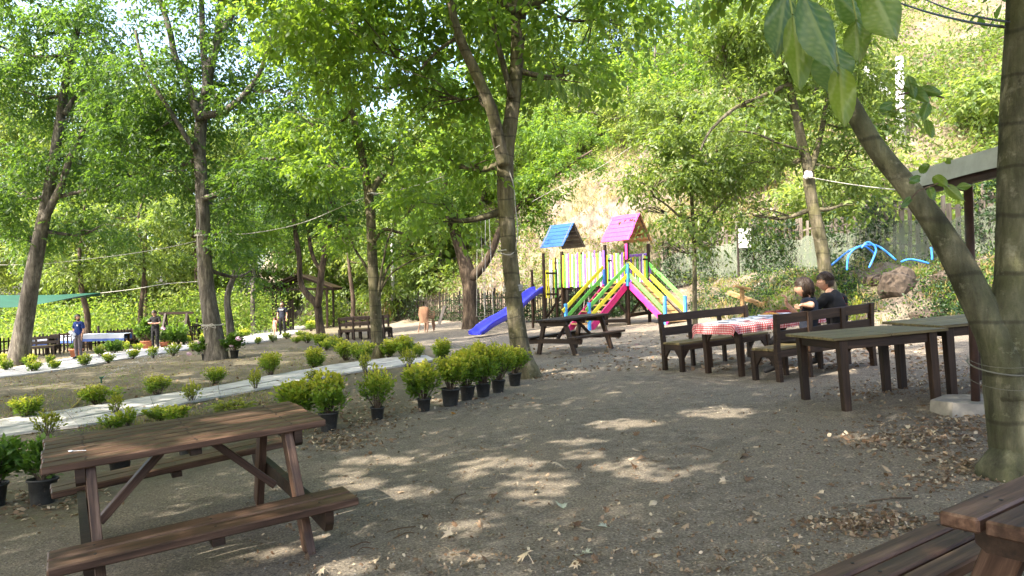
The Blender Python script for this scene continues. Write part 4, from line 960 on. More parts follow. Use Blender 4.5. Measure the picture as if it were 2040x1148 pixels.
# ================================================================== PEOPLE
def head_geo(size=.115):
    vs = []; fs = []; mi = []; n, k = 20, 14
    for i in range(k+1):
        th = math.pi*i/k
        for j in range(n):
            an = 2*math.pi*j/n; x = math.sin(th)*math.cos(an); y = math.sin(th)*math.sin(an); z = math.cos(th)
            X, Y, Zz = x*.66, y*.84, z*1.0
            if z < -.2: X *= 1-.32*(-z-.2); Y *= 1-.14*(-z-.2)+.0
            if y > 0:
                fr = y; Y += .05*fr*math.exp(-((z+.75)/.25)**2)*math.exp(-(x/.3)**2)
                Y += .20*math.exp(-((z+.18)/.17)**2)*math.exp(-(x/.13)**2)*fr+.06*math.exp(-((z-.05)/.2)**2)*math.exp(-(x/.1)**2)*fr
                Y -= .05*math.exp(-((z-.0)/.10)**2)*(math.exp(-((x-.3)/.15)**2)+math.exp(-((x+.3)/.15)**2))
                Y += .05*math.exp(-((z+.45)/.08)**2)*math.exp(-(x/.22)**2)
            vs.append(Vector((X*size*1.12, Y*size*1.12, Zz*size*1.12)))
    for i in range(k):
        for j in range(n): fs.append((i*n+j, (i+1)*n+j, (i+1)*n+(j+1) % n, i*n+(j+1) % n)); mi.append(0)
    mb = MB()
    for f, m_ in zip(fs, mi): pass
    mb.add(vs, fs, 0)
    for s in (-1, 1):
        ball(mb, (s*.034*size/.115, .078*size/.115, .006), .012*size/.115, 8, 6, 1)
        ball(mb, (s*.084*size/.115, -.004, -.008), .026*size/.115, 8, 6, 0, (.35, .7, 1.15))
    ball(mb, (0, .093*size/.115, -.055*size/.115), .02*size/.115, 8, 6, 2, (1.2, .45, .35))
    return mb
def person(loc, yaw, J, label, shirt, trousers, hair='short', beard=False, group=None, sc=1.0, head_yaw=0.0, head_pitch=0.0, sleeve=.8, shortleg=None, printed=None, fingers=True, extra=None, hairmat='hair', slim=1.0, strands=0):
    t = E('person', loc, yaw, label, 'person', group); t.scale = (sc, sc, sc)
    names = ['pelvis', 'spine', 'chest', 'neckb', 'neck', 'shL', 'elL', 'wrL', 'paL', 'shR', 'elR', 'wrR', 'paR', 'hiL', 'knL', 'anL', 'toL', 'hiR', 'knR', 'anR', 'toR']
    V = [Vector(J[n]) for n in names]; ix = {n: i for i, n in enumerate(names)}
    edges = [('pelvis', 'spine'), ('spine', 'chest'), ('chest', 'neckb'), ('neckb', 'neck')]
    for s in 'LR': edges += [('chest', 'sh'+s), ('sh'+s, 'el'+s), ('el'+s, 'wr'+s), ('wr'+s, 'pa'+s), ('pelvis', 'hi'+s), ('hi'+s, 'kn'+s), ('kn'+s, 'an'+s), ('an'+s, 'to'+s)]
    rad = {'pelvis': (.165, .125), 'spine': (.145, .105), 'chest': (.165, .115), 'neckb': (.075, .07), 'neck': (.055, .055), 'sh': (.068, .068), 'el': (.044, .044), 'wr': (.028, .028), 'pa': (.034, .02), 'hi': (.095, .095), 'kn': (.062, .062), 'an': (.042, .042), 'to': (.043, .035)}
    R_ = []
    for n in names:
        r = rad.get(n) or rad[n[:2]]; R_.append((r[0]*slim, r[1]*slim))
    E_ = [(ix[a], ix[b]) for a, b in edges]; roots = [0]
    if fingers:
        for s in 'LR':
            wr, pa = Vector(J['wr'+s]), Vector(J['pa'+s]); d = (pa-wr).normalized(); el = Vector(J['el'+s])
            side = d.cross((el-wr).normalized()+Vector((.01, .3, .2))).normalized(); nrm = side.cross(d)
            curl = J.get('curl'+s, .5)
            for k in range(5):
                o = (k-1.5)*.019 if k < 4 else -.034; ln = (.034, .040, .038, .030, .030)[k]
                dd = d if k < 4 else (d*.6-side*.75).normalized()
                b = pa+side*o if k < 4 else wr+(pa-wr)*.55+side*o*.7
                pts = [b-d*.012]
                for q in range(3): ang = curl*(q+.4)*.7; pts.append(pts[-1]+(dd*math.cos(ang)-nrm*math.sin(ang))*ln*(.95 if q else 1.1)*(.8 if q == 2 else 1))
                i0 = len(V); V += pts; R_ += [(.0105, .0105), (.0098, .0098), (.0088, .0088), (.007, .007)]; E_ += [(i0, i0+1), (i0+1, i0+2), (i0+2, i0+3)]; roots.append(i0)
    me = bpy.data.meshes.new('sk'); me.from_pydata(V, E_, []); ob = bpy.data.objects.new('sk', me); COL.objects.link(ob)
    md = ob.modifiers.new('s', 'SKIN'); md.use_smooth_shade = True; md2 = ob.modifiers.new('u', 'SUBSURF'); md2.levels = 2; md2.render_levels = 2
    sl = me.skin_vertices[0].data
    for i, r in enumerate(R_): sl[i].radius = r; sl[i].use_root = i in roots
    dg = bpy.context.evaluated_depsgraph_get(); ev = ob.evaluated_get(dg); m2 = bpy.data.meshes.new_from_object(ev)
    v = [p.co.copy() for p in m2.vertices]; nr = [p.normal.copy() for p in m2.vertices]; f = [tuple(p.vertices) for p in m2.polygons]
    bpy.data.objects.remove(ob); bpy.data.meshes.remove(me); bpy.data.meshes.remove(m2)
    # nearest bone of each vertex
    segs = [(a, b, Vector(J[a]), Vector(J[b])) for a, b in edges]; cls = []
    for p in v:
        best = None
        for a, b, p0, p1 in segs:
            d = p1-p0; tt = max(0, min(1, (p-p0).dot(d)/max(d.length_squared, 1e-9))); q = (p-p0-d*tt).length - (.06 if a in ('pelvis', 'spine', 'chest') and b in ('spine', 'chest') else 0)
            if best is None or q < best[0]: best = (q, a, b, tt)
        _, a, b, tt = best; k = 'skin'
        if b in ('spine', 'chest') or (a == 'chest' and b[:2] == 'sh') or (b == 'neckb' and tt < .92): k = 'shirt'
        elif a[:2] == 'sh' and tt < sleeve: k = 'shirt'
        elif a == 'pelvis' or a[:2] == 'hi': k = 'trousers'
        elif a[:2] == 'kn' and tt < (shortleg if shortleg is not None else .93): k = 'trousers'
        elif a[:2] in ('an',) or (a[:2] == 'kn' and tt >= .93): k = 'shoe'
        if a == 'pelvis' and b == 'spine' and tt < .12: k = 'trousers'
        if shortleg is not None and a[:2] == 'hi' and shortleg < 0 and tt > 1+shortleg: k = 'skin'
        cls.append(k)
    body = MB(); body.add(v, f, 0)
    hg = head_geo(J.get('hs', .115)); HR = Matrix.Rotation(head_yaw, 3, 'Z') @ Matrix.Rotation(head_pitch, 3, 'X'); hc = Vector(J['head'])
    hv = [HR @ Vector(p)+hc for p in hg.v]; n0 = len(body.v); body.v += [tuple(p) for p in hv]; body.f += [tuple(i+n0 for i in q) for q in hg.f]; body.m += hg.m
    P('body', body, [M['skin'], M['eye'], M['lips']], t, smooth=True)
    for key, mm, off in (('shirt', shirt, .014), ('trousers', trousers, .010), ('shoe', 'shoe', .012)):
        use = [q for q in f if sum(cls[i] == key for i in q) >= 2]
        if not use: continue
        ids = sorted({i for q in use for i in q}); mp = {i: k for k, i in enumerate(ids)}
        mb = MB(); mb.add([v[i]+nr[i]*(off*(1+.5*math.sin(v[i].z*40+v[i].x*25))) for i in ids], [tuple(mp[i] for i in q) for q in use])
        P({'shirt': 'shirt', 'trousers': 'trousers', 'shoe': 'shoes'}[key], mb, M[mm], t, smooth=True)
    # hair
    hs = J.get('hs', .115); mb = MB(); n, k = 24, 16; vs = []; keep = []
    for i in range(k+1):
        th = math.pi*i/k
        for j in range(n):
            an = 2*math.pi*j/n; x = math.sin(th)*math.cos(an); y = math.sin(th)*math.sin(an); z = math.cos(th)
            if hair == 'short': lim = .42+.0*x if y > .25 else (-.05 if y > -.2 else -.50)
            elif hair == 'long': lim = .35 if y > .45 else (-1 if y < .25 else -.1)
            else: lim = .5
            r = 1.17+.06*math.sin(an*7+th*9)+rnd.uniform(-.025, .045); X, Y, Zz = x*.70*r, y*.86*r-.03, z*1.0*r
            if hair == 'long' and z < 0: X, Y, Zz = (x*.80+.05*math.sin(an*9))*1.1, min(y*.86*1.15, .2)-.04, max(z*1.22, -1.25)
            vs.append(HR @ (Vector((X, Y, Zz))*hs*1.1)+hc); keep.append(z >= lim)
    fs = [(i*n+j, (i+1)*n+j, (i+1)*n+(j+1) % n, i*n+(j+1) % n) for i in range(k) for j in range(n) if keep[i*n+j] and keep[(i+1)*n+j] or keep[i*n+(j+1) % n] and keep[i*n+j]]
    mb.add(vs, fs)
    for q in range(strands):
        an = rnd.uniform(-.35, 3.5) if rnd.random() < .0 else rnd.uniform(2.6, 6.8) if rnd.random() < .75 else rnd.random()*6.28
        th1 = (1.45 if hair == 'short' else 2.2)*rnd.uniform(.75, 1.1); pts = []
        if math.sin(an) > .45: th1 *= .55
        for k_ in range(6):
            th = .12+(th1-.12)*k_/5; r = 1.20+.05*rnd.random()+.06*math.sin(th*3+q); zz = max(math.cos(th)*(1.0 if hair == 'short' or th < 1.57 else 1.22), -1.3)
            pts.append(HR @ (Vector((math.sin(min(th, 1.7))*math.cos(an+.1*k_)*.72*r, math.sin(min(th, 1.7))*math.sin(an+.1*k_)*.88*r-.04, zz*r*.98))*hs*1.1)+hc)
        tube(mb, pts, [.006, .0075, .007, .006, .005, .002], 4)
    P('hair', mb, M[hairmat], t, smooth=True)
    if beard:
        mb = MB(); ball(mb, (0, 0, 0), .072, 12, 8, 0, (1, .75, .8)); o = P('beard', mb, M['hair'], t, hc+HR @ Vector((0, .045, -.075)), smooth=True)
    return t
STAND = dict(pelvis=(0, 0, .95), spine=(0, .01, 1.12), chest=(0, 0, 1.32), neckb=(0, -.01, 1.47), neck=(0, 0, 1.55), head=(0, .02, 1.63),
    shL=(-.185, -.01, 1.42), elL=(-.25, -.03, 1.14), wrL=(-.24, .06, .91), paL=(-.235, .08, .83), shR=(.185, -.01, 1.42), elR=(.25, -.03, 1.14), wrR=(.24, .06, .91), paR=(.235, .08, .83),
    hiL=(-.10, 0, .90), knL=(-.11, .03, .50), anL=(-.12, -.01, .085), toL=(-.14, .15, .035), hiR=(.10, 0, .90), knR=(.11, .03, .50), anR=(.12, -.01, .085), toR=(.14, .15, .035))
def pose(**k): d = dict(STAND); d.update(k); return d
pm_ = gp(157, 716)
man = person(pm_, math.radians(160), pose(elR=(.27, -.02, 1.15), wrR=(.10, .16, 1.02), paR=(.03, .18, 1.0)), 'man in royal blue t-shirt and grey trousers carrying a pale bundle', 'royal', 'greytrouser', head_yaw=math.radians(70), beard=True, sleeve=.75)
mb = MB()
for (x, y, z, r) in ((.05, .22, 1.02, .10), (.12, .22, 1.06, .09), (-.02, .21, .98, .08), (.03, .2, .90, .06), (.0, .2, .84, .05)): ball(mb, (x, y, z), r, 9, 6, 0, (1.2, .7, .8))
bo_ = P('cloth_bundle', mb, M['whitecloth_and_sheen'], None, pm_, smooth=True); bo_.rotation_euler = (0, 0, math.radians(160)); props(bo_, 'crumpled pale cloth bundle held by the man in the blue shirt', 'cloth')
mb = MB(); ball(mb, (0, 0, 0), .04, 10, 6, 0, (1, .3, 1)); bd = P('chest_badge', mb, M['whitecloth_and_sheen'], man, (-.10, .135, 1.33))
pg_ = gp(563, 669)
gman = person(pg_, math.radians(175), pose(), 'bearded man in navy t-shirt and black trousers on the entrance path beside a child', 'navy', 'black', beard=True, sleeve=.7, head_pitch=.3)
mb = MB(); cbox(mb, (0, 0, 0), (.22, .01, .05)); P('chest_stripe', mb, M['white'], gman, (0, .135, 1.36))
ck = W(548, 665, depth(pg_)-.1); ck.z = gzs(ck.x, ck.y)
person(ck, math.radians(150), pose(elL=(-.27, .0, 1.2), wrL=(-.30, .05, 1.38), paL=(-.31, .05, 1.45), hs=.135, x=(0,0,0)), 'small child in coral top and shorts beside the bearded man', 'coral', 'coral', hair='long', sc=.56, sleeve=.5, shortleg=-.35)
pk = gp(310, 697)
person(pk, math.radians(170), pose(elL=(-.28, .05, 1.18), wrL=(-.06, .2, 1.16), paL=(.02, .21, 1.17), elR=(.28, .05, 1.18), wrR=(.08, .2, 1.2), paR=(.0, .22, 1.2), head=(0, .06, 1.61), neck=(0, .03, 1.55)), 'man in black with folded arms standing behind the terracotta planter', 'black', 'black', head_pitch=-.35, sleeve=.8)
# two seated people
def seat_pt(px, off):
    best = None
    for i in range(400):
        t = L2*i/400; p = b2l+av*t; q = p+nv*off; v = q-CAM; x = 1020+F*v.dot(R0)/v.dot(F0)
        if best is None or abs(x-px) < best[0]: best = (abs(x-px), q)
    q = best[1]; q.z = gzs(q.x, q.y); return q
SIT = dict(pelvis=(0, 0, .56), spine=(0, -.03, .76), chest=(0, -.03, .95), neckb=(0, 0, 1.085), neck=(0, .02, 1.15), head=(0, .05, 1.245),
    shL=(-.18, -.01, 1.03), elL=(-.25, .06, .78), wrL=(-.12, .27, .80), paL=(-.08, .33, .81), shR=(.18, -.01, 1.03), elR=(.25, .06, .78), wrR=(.12, .27, .80), paR=(.08, .33, .81),
    hiL=(-.10, .05, .55), knL=(-.13, .46, .51), anL=(-.13, .44, .09), toL=(-.14, .60, .04), hiR=(.10, .05, .55), knR=(.13, .46, .51), anR=(.13, .44, .09), toR=(.14, .60, .04))
s1 = seat_pt(1608, .20); s2 = seat_pt(1668, .20)
d = dict(SIT); d.update(shL=(-.19, -.06, 1.02), elL=(-.37, -.20, 1.0), wrL=(-.31, -.04, 1.01), paL=(-.325, .015, .985), curlL=.9, elR=(.24, .20, .82), wrR=(.14, .35, 1.02), paR=(.12, .34, 1.10), curlR=1.0)
person(s1, math.radians(50), d, 'person with chin length brown hair in dark t-shirt, hand raised, arm on the bench back', 'navy', 'black', hair='long', head_yaw=math.radians(22), sleeve=.55, strands=170)
d = dict(SIT); d.update(pelvis=(0, 0, .56), spine=(0, -.01, .77), chest=(0, .05, .97), neckb=(0, .11, 1.12), neck=(0, .15, 1.18), head=(0, .20, 1.275), shL=(-.19, .06, 1.06), shR=(.19, .06, 1.06), elL=(-.27, .20, .82), wrL=(-.12, .38, .82), paL=(-.06, .42, .83))
p2 = person(s2, math.radians(30), d, 'person with short brown hair in black t-shirt with red print on the back', 'black', 'black', hair='short', head_yaw=math.radians(38), head_pitch=-.15, sleeve=.85, strands=150)
for (x, z, w_, h_) in ((.0, .93, .10, .16), (.06, .95, .05, .20), (-.06, .92, .04, .15), (.10, .90, .03, .12), (0, 1.03, .16, .025), (.02, .82, .12, .02)):
    mb = MB(); cbox(mb, (0, 0, 0), (w_, .006, h_), bev=.002); P('back_print', mb, M['red'] if h_ > .05 else M['silver'], p2, (x, -.098+.045*(z-.85)/.15, z), rot=(-.28, 0, 0))
# ================================================================== TREES
CROWNS = []; COVK = 1.5
def unit(a): return a/np.maximum(np.linalg.norm(a, axis=1, keepdims=True), 1e-9)
def blob_leaves(c, r, L, cov, sub=.55, fall=.55):
    """leaf bases, directions, normals inside an ellipsoid, grouped in sprays"""
    c = np.array(c, float); r = np.array(r, float); cov *= COVK; area = math.pi*r[0]*r[2]
    nl = int(cov*area/(.15*L*L)); per = 8; ntw = max(6, nl//per); ns = max(4, int(2.2*(r[0]*r[1]*r[2])/sub**3*.55))
    d = unit(rng.normal(size=(ns, 3))); rr = rng.random(ns)**(1/2.4); sc = d*rr[:, None]*r
    sz = sub*(.6+.8*rng.random(ns)); wsub = sz**2; wsub = wsub/wsub.sum()
    k = rng.choice(ns, ntw, p=wsub); td = unit(rng.normal(size=(ntw, 3))*np.array([1, 1, .7])); tp = sc[k]+td*(sz[k]*rng.random(ntw)**.5)[:, None]*np.array([1, 1, .6])
    out = unit(tp/r+.0001); tdir = unit(out*.5+rng.normal(size=(ntw, 3))*.7+np.array([0, 0, -.25]))
    tl = L*3.2; s = (np.arange(per)+.5)/per
    side = unit(np.cross(tdir, np.array([0, 0, 1.])+rng.normal(size=(ntw, 3))*.25))
    P_ = tp[:, None, :]+tdir[:, None, :]*(s*tl)[None, :, None]-np.array([0, 0, 1.])*(s**2*tl*.25)[None, :, None]
    sg = np.where(np.arange(per) % 2 == 0, 1., -1.)
    ld = tdir[:, None, :]*.55+side[:, None, :]*sg[None, :, None]*.9+rng.normal(size=(ntw, per, 3))*.28+np.array([0, 0, -fall])
    ld = unit(ld.reshape(-1, 3)); P_ = P_.reshape(-1, 3)
    nm = unit(np.array([0, 0, 1.])+rng.normal(size=P_.shape)*.5)
    base = np.clip(np.repeat(rng.random(ntw)*.40+(rng.random(ns)*.35)[k], per)+rng.random(len(P_))*.35-.05, 0, 1)
    return P_+c, ld, nm, base
def leaf_geo(Pc, d, nm, L, kind, wd=.46, lj=.3):
    n = len(Pc); ln = L*(1-lj+2*lj*rng.random(n))[:, None]; s = unit(np.cross(d, nm)); u = np.cross(s, d); w = ln*wd*.5
    if kind == 'diamond':
        v = np.stack([Pc, Pc+d*ln*.45+s*w+u*ln*.06, Pc+d*ln-u*ln*.10, Pc+d*ln*.45-s*w+u*ln*.06], 1); f = np.array([[0, 1, 2], [0, 2, 3]]); k = 4
    else:
        v = np.stack([Pc, Pc+d*ln*.32+s*w+u*ln*.03, Pc+d*ln*.32-s*w+u*ln*.03, Pc+d*ln*.70+s*w*.82-u*ln*.03, Pc+d*ln*.70-s*w*.82-u*ln*.03, Pc+d*ln-u*ln*.16], 1)
        f = np.array([[0, 1, 2], [1, 3, 4], [1, 4, 2], [3, 5, 4]]); k = 6
    F_ = (np.arange(n)[:, None, None]*k+f[None]).reshape(-1, 3)
    return v.reshape(-1, 3), F_, k
def tree(name, label, cat, base, stems, blobs, lm, bm, L=.13, kind='diamond', cov=1.5, group=None, D=None, sides=10, limbs=True, sub=.55, base3=None, ns=.05, fall=.55, root=.25):
    """stems: list of ([(px,py,halfwidth_px)...], depth offset at the tip); blobs: (px,py,dD,rx,ry,rz[,cov])"""
    b = base3 if base3 is not None else gp(*base); D0 = D or depth(b)
    t = E(name, b, 0, label, cat, group or 'trees'); B_ = Vector(b); tm = MB(); pts_all = []
    for si, (pl, dD) in enumerate(stems):
        n = len(pl); P_ = []; R_ = []
        for i, (x, y, h) in enumerate(pl):
            Dp = D0+dD*i/max(1, n-1); P_.append(W(x, y, Dp)-B_); R_.append(h/F*Dp)
        if si == 0 and base3 is None: P_[0] = Vector((0, 0, 0)); 
        if si == 0: P_.insert(0, P_[0]-Vector((0, 0, root))); R_.insert(0, R_[0]*1.12)
        sp = spline(P_, 4); rr = np.interp(np.arange(len(sp))/4, np.arange(len(R_)), R_); tube(tm, sp, list(rr), sides, ns=ns); pts_all += [(p, r) for p, r in zip(sp, rr)]
    cw = []
    for bl in blobs:
        x, y, dD, rx, ry, rz = bl[:6]; cv = bl[6] if len(bl) > 6 else cov
        c = W(x, y, D0+dD); cw.append((c, (rx, ry, rz), cv))
    add_crown(t, tm, pts_all, cw, lm, L, kind, sub, limbs, fall)
    P('trunk', tm, M[bm], t, smooth=True); return t
def add_crown(t, tm, pts_all, cw, lm, L, kind, sub=.55, limbs=True, fall=.55):
    B_ = Vector(t.location); arr = []
    for c, r, cv in cw:
        a = blob_leaves(c, r, L, cv, sub, fall); arr.append(a)
        if limbs and pts_all:
            cl = c-B_; cand = [(p, q) for p, q in pts_all if p.z < cl.z+.1] or pts_all
            p, pr = min(cand, key=lambda e: (e[0]-cl).length-(.0 if e[1] < .02 else .3)); r0 = min(pr*.55, .09)
            mid = p*.5+cl*.5+Vector((rnd.uniform(-.2, .2), rnd.uniform(-.2, .2), -.12*(cl-p).length)); sp = spline([p, mid, cl], 4); tube(tm, sp, list(np.linspace(r0, .018, len(sp))), 5, ns=.05)
            for k in range(7):
                e = cl+Vector((rnd.gauss(0, .5)*r[0], rnd.gauss(0, .5)*r[1], rnd.gauss(0, .45)*r[2])); s0 = sp[rnd.randint(3, len(sp)-1)]
                m2 = (s0+e)/2+Vector((rnd.uniform(-.15, .15), 0, rnd.uniform(-.1, .2))); tube(tm, [s0, m2, e], [.017, .011, .005], 4)
    if arr: CROWNS.append(dict(t=t, P=np.concatenate([a[0] for a in arr]), d=np.concatenate([a[1] for a in arr]), n=np.concatenate([a[2] for a in arr]), lv=np.concatenate([a[3] for a in arr]), L=L, kind=kind, m=lm))
# --- big trunk on the right (near)
tree('tree', 'thick two stemmed tree at the right edge, its branch leaning left over the tables', 'tree', (2012, 948),
     [([(2042, 962, 59), (2040, 930, 58), (2036, 880, 58), (2026, 800, 56), (2020, 720, 57), (2018, 650, 54), (2030, 560, 42), (2036, 440, 43), (2040, 300, 43), (2044, 150, 42), (2050, 0, 40), (2060, -200, 40), (2040, -420, 30), (2010, -640, 18)], .3),
      ([(2022, 800, 34), (2010, 735, 42), (1985, 670, 38), (1957, 620, 31), (1912, 530, 27), (1866, 452, 23.5), (1808, 372, 21), (1746, 296, 19), (1698, 215, 17.5), (1652, 140, 15), (1622, 70, 12.5), (1600, 0, 11), (1575, -120, 9), (1530, -300, 7)], .6),
      ([(1655, 140, 8), (1700, 90, 5), (1760, 30, 5), (1800, -40, 4)], 1.0)],
     [(1560, -330, 1.0, 1.3, 1.3, .8, 1.9), (1900, -560, .8, 1.7, 1.6, 1.0, 1.9), (2150, -330, .5, 1.3, 1.3, 1.0), (1350, -420, 1.6, 1.5, 1.4, .8, 1.8), (2350, -650, 0, 1.6, 1.6, 1.0), (1700, -820, 0, 1.8, 1.8, 1, 1.8)],
     'leaf_mid', 'bark_smooth', L=.13, kind='oval', sides=26, ns=.045)
# --- middle trunk
tree('tree', 'smooth forked trunk in the middle, right beside the row of potted shrubs', 'tree', (1050, 752),
     [([(1048, 752, 31), (1040, 710, 21), (1030, 650, 18), (1022, 580, 16), (1014, 500, 15.5), (1008, 420, 16.5), (1006, 350, 17.5), (1008, 295, 17), (1018, 240, 14), (1027, 160, 13.5), (1032, 80, 14), (1033, 20, 16), (1034, -30, 13), (1030, -160, 10), (1020, -330, 6)], .2),
      ([(1004, 330, 13), (993, 280, 13), (980, 220, 12), (950, 150, 11), (922, 90, 9.5), (905, 40, 8.5), (890, -40, 7), (870, -160, 5)], -.6),
      ([(1020, 195, 7), (1006, 140, 6), (990, 80, 5.5), (978, 20, 5), (965, -60, 3)], .5),
      ([(1034, 25, 10), (1060, 10, 8), (1100, -12, 7), (1180, -60, 5)], .5), ([(1028, 22, 9), (1005, 8, 7), (985, -10, 6), (930, -90, 4)], .3),
      ([(906, 78, 4), (880, 95, 3.5), (855, 118, 3), (838, 140, 2)], -.2), ([(975, 215, 4), (960, 208, 3), (955, 190, 2.5)], .2)],
     [(760, 60, .6, 1.6, 1.5, 1.0), (900, -60, 0, 2.0, 1.8, 1.2), (1080, -130, .5, 2.2, 2, 1.3), (1180, 40, .8, 1.5, 1.3, .8), (960, 60, 1.2, 1.3, 1.2, .9), (860, 190, .4, 1.0, .9, .8), (910, 330, .4, .65, .6, .8, 1.0), (880, 430, .3, .45, .45, .5, 1.0),
      (1130, 150, .2, .8, .6, .35, 1.0), (640, 20, .4, 1.3, 1.3, .9), (1290, -60, .8, 1.6, 1.5, .9), (800, -250, 0, 2.4, 2.4, 1.2), (1150, -330, 0, 2.6, 2.6, 1.3), (560, -120, 0, 1.8, 1.8, 1)],
     'leaf_mid', 'bark_olive', L=.145, kind='oval', sides=18, cov=.85)
# --- slim trunk on the garden path
tree('tree', 'slim trunk with a sawn stub growing between the shrubs at the garden path', 'tree', (752, 713),
     [([(752, 713, 15), (751, 680, 11.5), (748, 620, 11.5), (744, 560, 11), (741, 500, 10), (739, 440, 9.5), (735, 392, 9), (727, 340, 8), (712, 270, 7.5), (698, 210, 7), (692, 160, 6.5), (696, 100, 6), (706, 50, 6), (712, 0, 5.5), (716, -120, 4)], .3),
      ([(738, 386, 7), (752, 362, 6.5), (768, 341, 5.5)], .2),
      ([(754, 600, 3.5), (762, 560, 3), (775, 530, 2.6), (800, 512, 2), (830, 505, 1.5)], .4), ([(754, 590, 3), (758, 555, 2.8), (764, 520, 2.4), (772, 480, 2), (790, 440, 1.6)], -.3), ([(758, 580, 2.5), (780, 545, 2), (820, 520, 1.6), (862, 505, 1)], -.4),
      ([(744, 565, 3.5), (728, 530, 3), (712, 505, 2.5), (700, 480, 2), (688, 430, 1.6)], .4), ([(745, 480, 4.5), (765, 458, 4), (790, 462, 3), (815, 470, 2)], .3)],
     [(720, 60, 0, 2.0, 1.8, 1.3), (640, 180, .3, 1.5, 1.3, 1.0), (820, 160, .5, 1.5, 1.3, 1.0), (780, 290, .2, 1.2, 1.1, .9), (650, 330, .5, 1.2, 1, .8), (830, 400, .2, 1.1, .9, .7), (700, -120, 0, 2.4, 2.2, 1.3), (560, 60, 0, 1.6, 1.4, 1), (670, 470, .8, .8, .7, .5, 1.1), (800, 490, .3, .7, .6, .4, .9), (600, 250, 1.2, 1.3, 1, .9)],
     'leaf_mid', 'bark_olive', L=.15, kind='oval', cov=.95)
# --- lawn tree
tree('tree', 'tall dark trunk on the lawn with a rope bow tied round it', 'tree', (432, 716),
     [([(433, 716, 24), (428, 680, 19), (420, 630, 17), (411, 570, 15), (406, 500, 14), (404, 430, 12.5), (401, 360, 12), (398, 300, 12), (401, 245, 11.5), (409, 190, 9.5), (420, 130, 8.5), (434, 70, 8), (440, 20, 8), (446, -60, 6), (450, -200, 4)], .4),
      ([(400, 240, 9), (386, 205, 8), (366, 150, 7), (348, 110, 6.5), (338, 60, 6), (322, 10, 5), (300, -60, 4)], .5), ([(408, 230, 8), (440, 224, 7), (470, 205, 6), (498, 175, 5.5), (520, 140, 4.5), (545, 60, 3.5)], -.6),
      ([(390, 300, 6), (370, 272, 5), (340, 222, 4.5), (310, 175, 4), (285, 125, 3.5), (270, 60, 2.5)], -.8), ([(405, 396, 6), (430, 388, 5.5), (462, 372, 5), (488, 345, 4.5), (500, 322, 4), (560, 315, 3)], -.5), ([(410, 190, 7), (409, 140, 6.5), (404, 80, 6), (402, 20, 5.5), (398, -60, 4)], .8), ([(446, 60, 6), (460, 35, 5), (475, 10, 4), (500, -50, 3)], .4)],
     [(440, 40, 0, 2.6, 2.2, 1.6, 1.0), (300, 140, .3, 2.0, 1.8, 1.4), (540, 180, -.3, 1.9, 1.7, 1.2), (430, 200, 1.6, 1.8, 1.6, 1.2), (330, 330, 1.0, 1.6, 1.5, 1.1), (540, 370, -.4, 1.6, 1.4, 1.0), (450, 460, .3, 1.0, .9, .7, 1.2), (420, 400, 1.8, 1.3, 1.2, .9), (370, -120, 0, 3.0, 2.6, 1.5), (560, -60, .5, 2.4, 2.2, 1.4), (250, 260, 1, 1.6, 1.4, 1.2), (620, 330, .5, 1.5, 1.3, 1.1), (500, 540, 2, .9, .8, .6, 1.0)],
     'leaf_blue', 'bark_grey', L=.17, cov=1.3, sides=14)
# --- leaning left tree
tree('tree', 'leaning trunk at the far left edge in front of the green shade sail', 'tree', (36, 728),
     [([(36, 728, 21), (44, 670, 17), (56, 600, 15.5), (68, 530, 14.5), (82, 460, 12.5), (96, 390, 10.5), (109, 310, 9.5), (120, 240, 9), (130, 170, 8), (142, 110, 7), (155, 50, 6), (165, -20, 5), (175, -150, 4)], .3),
      ([(88, 440, 8), (106, 402, 7), (122, 370, 6.5), (138, 320, 6), (160, 270, 5), (190, 230, 4.5), (235, 195, 3.5)], -.6), ([(128, 228, 6), (150, 195, 5), (180, 165, 4.5), (215, 148, 3.5)], .4), ([(118, 392, 4), (170, 380, 3.5), (230, 372, 3), (300, 345, 2.5), (370, 340, 1.5)], -1)],
     [(150, 60, 0, 2.6, 2.2, 1.7), (40, 180, .5, 2.2, 2, 1.6), (240, 200, 0, 2.0, 1.8, 1.4), (130, 320, .8, 1.9, 1.7, 1.3), (260, 350, -.6, 1.7, 1.4, 1.0), (30, 380, .6, 1.6, 1.5, 1.2), (200, 450, .4, 1.5, 1.3, .8, 1.1), (60, 470, 1.0, 1.4, 1.2, .9), (-60, 60, 0, 2.5, 2.2, 1.8), (140, -140, 0, 3, 2.6, 1.6)],
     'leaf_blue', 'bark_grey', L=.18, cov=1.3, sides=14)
# --- Y tree
tree('tree', 'dark Y shaped tree on the right side of the entrance path', 'tree', (640, 672),
     [([(640, 673, 10), (636, 640, 8), (632, 608, 8), (615, 590, 6.5), (602, 572, 6), (597, 545, 5.5), (596, 510, 5.2), (590, 475, 5), (585, 430, 4)], .2), ([(633, 612, 7), (637, 580, 7), (640, 545, 7), (646, 510, 6), (654, 470, 5.5), (656, 425, 5), (660, 380, 4)], -.3), ([(640, 540, 4.5), (626, 518, 4), (618, 490, 4), (614, 450, 3.5), (612, 400, 3)], .5), ([(645, 515, 3.5), (645, 470, 3), (645, 420, 2.5)], .8)],
     [(620, 330, 0, 2.6, 2.2, 1.5), (560, 420, .5, 1.9, 1.7, 1.2), (690, 400, .3, 1.8, 1.6, 1.1), (630, 470, 1.4, 1.5, 1.2, .7, 1.1), (540, 500, 1.2, 1.2, 1, .6, 1.1), (660, 250, 0, 2.4, 2, 1.4)],
     'leaf_blue', 'bark_dark', L=.19, cov=1.5)
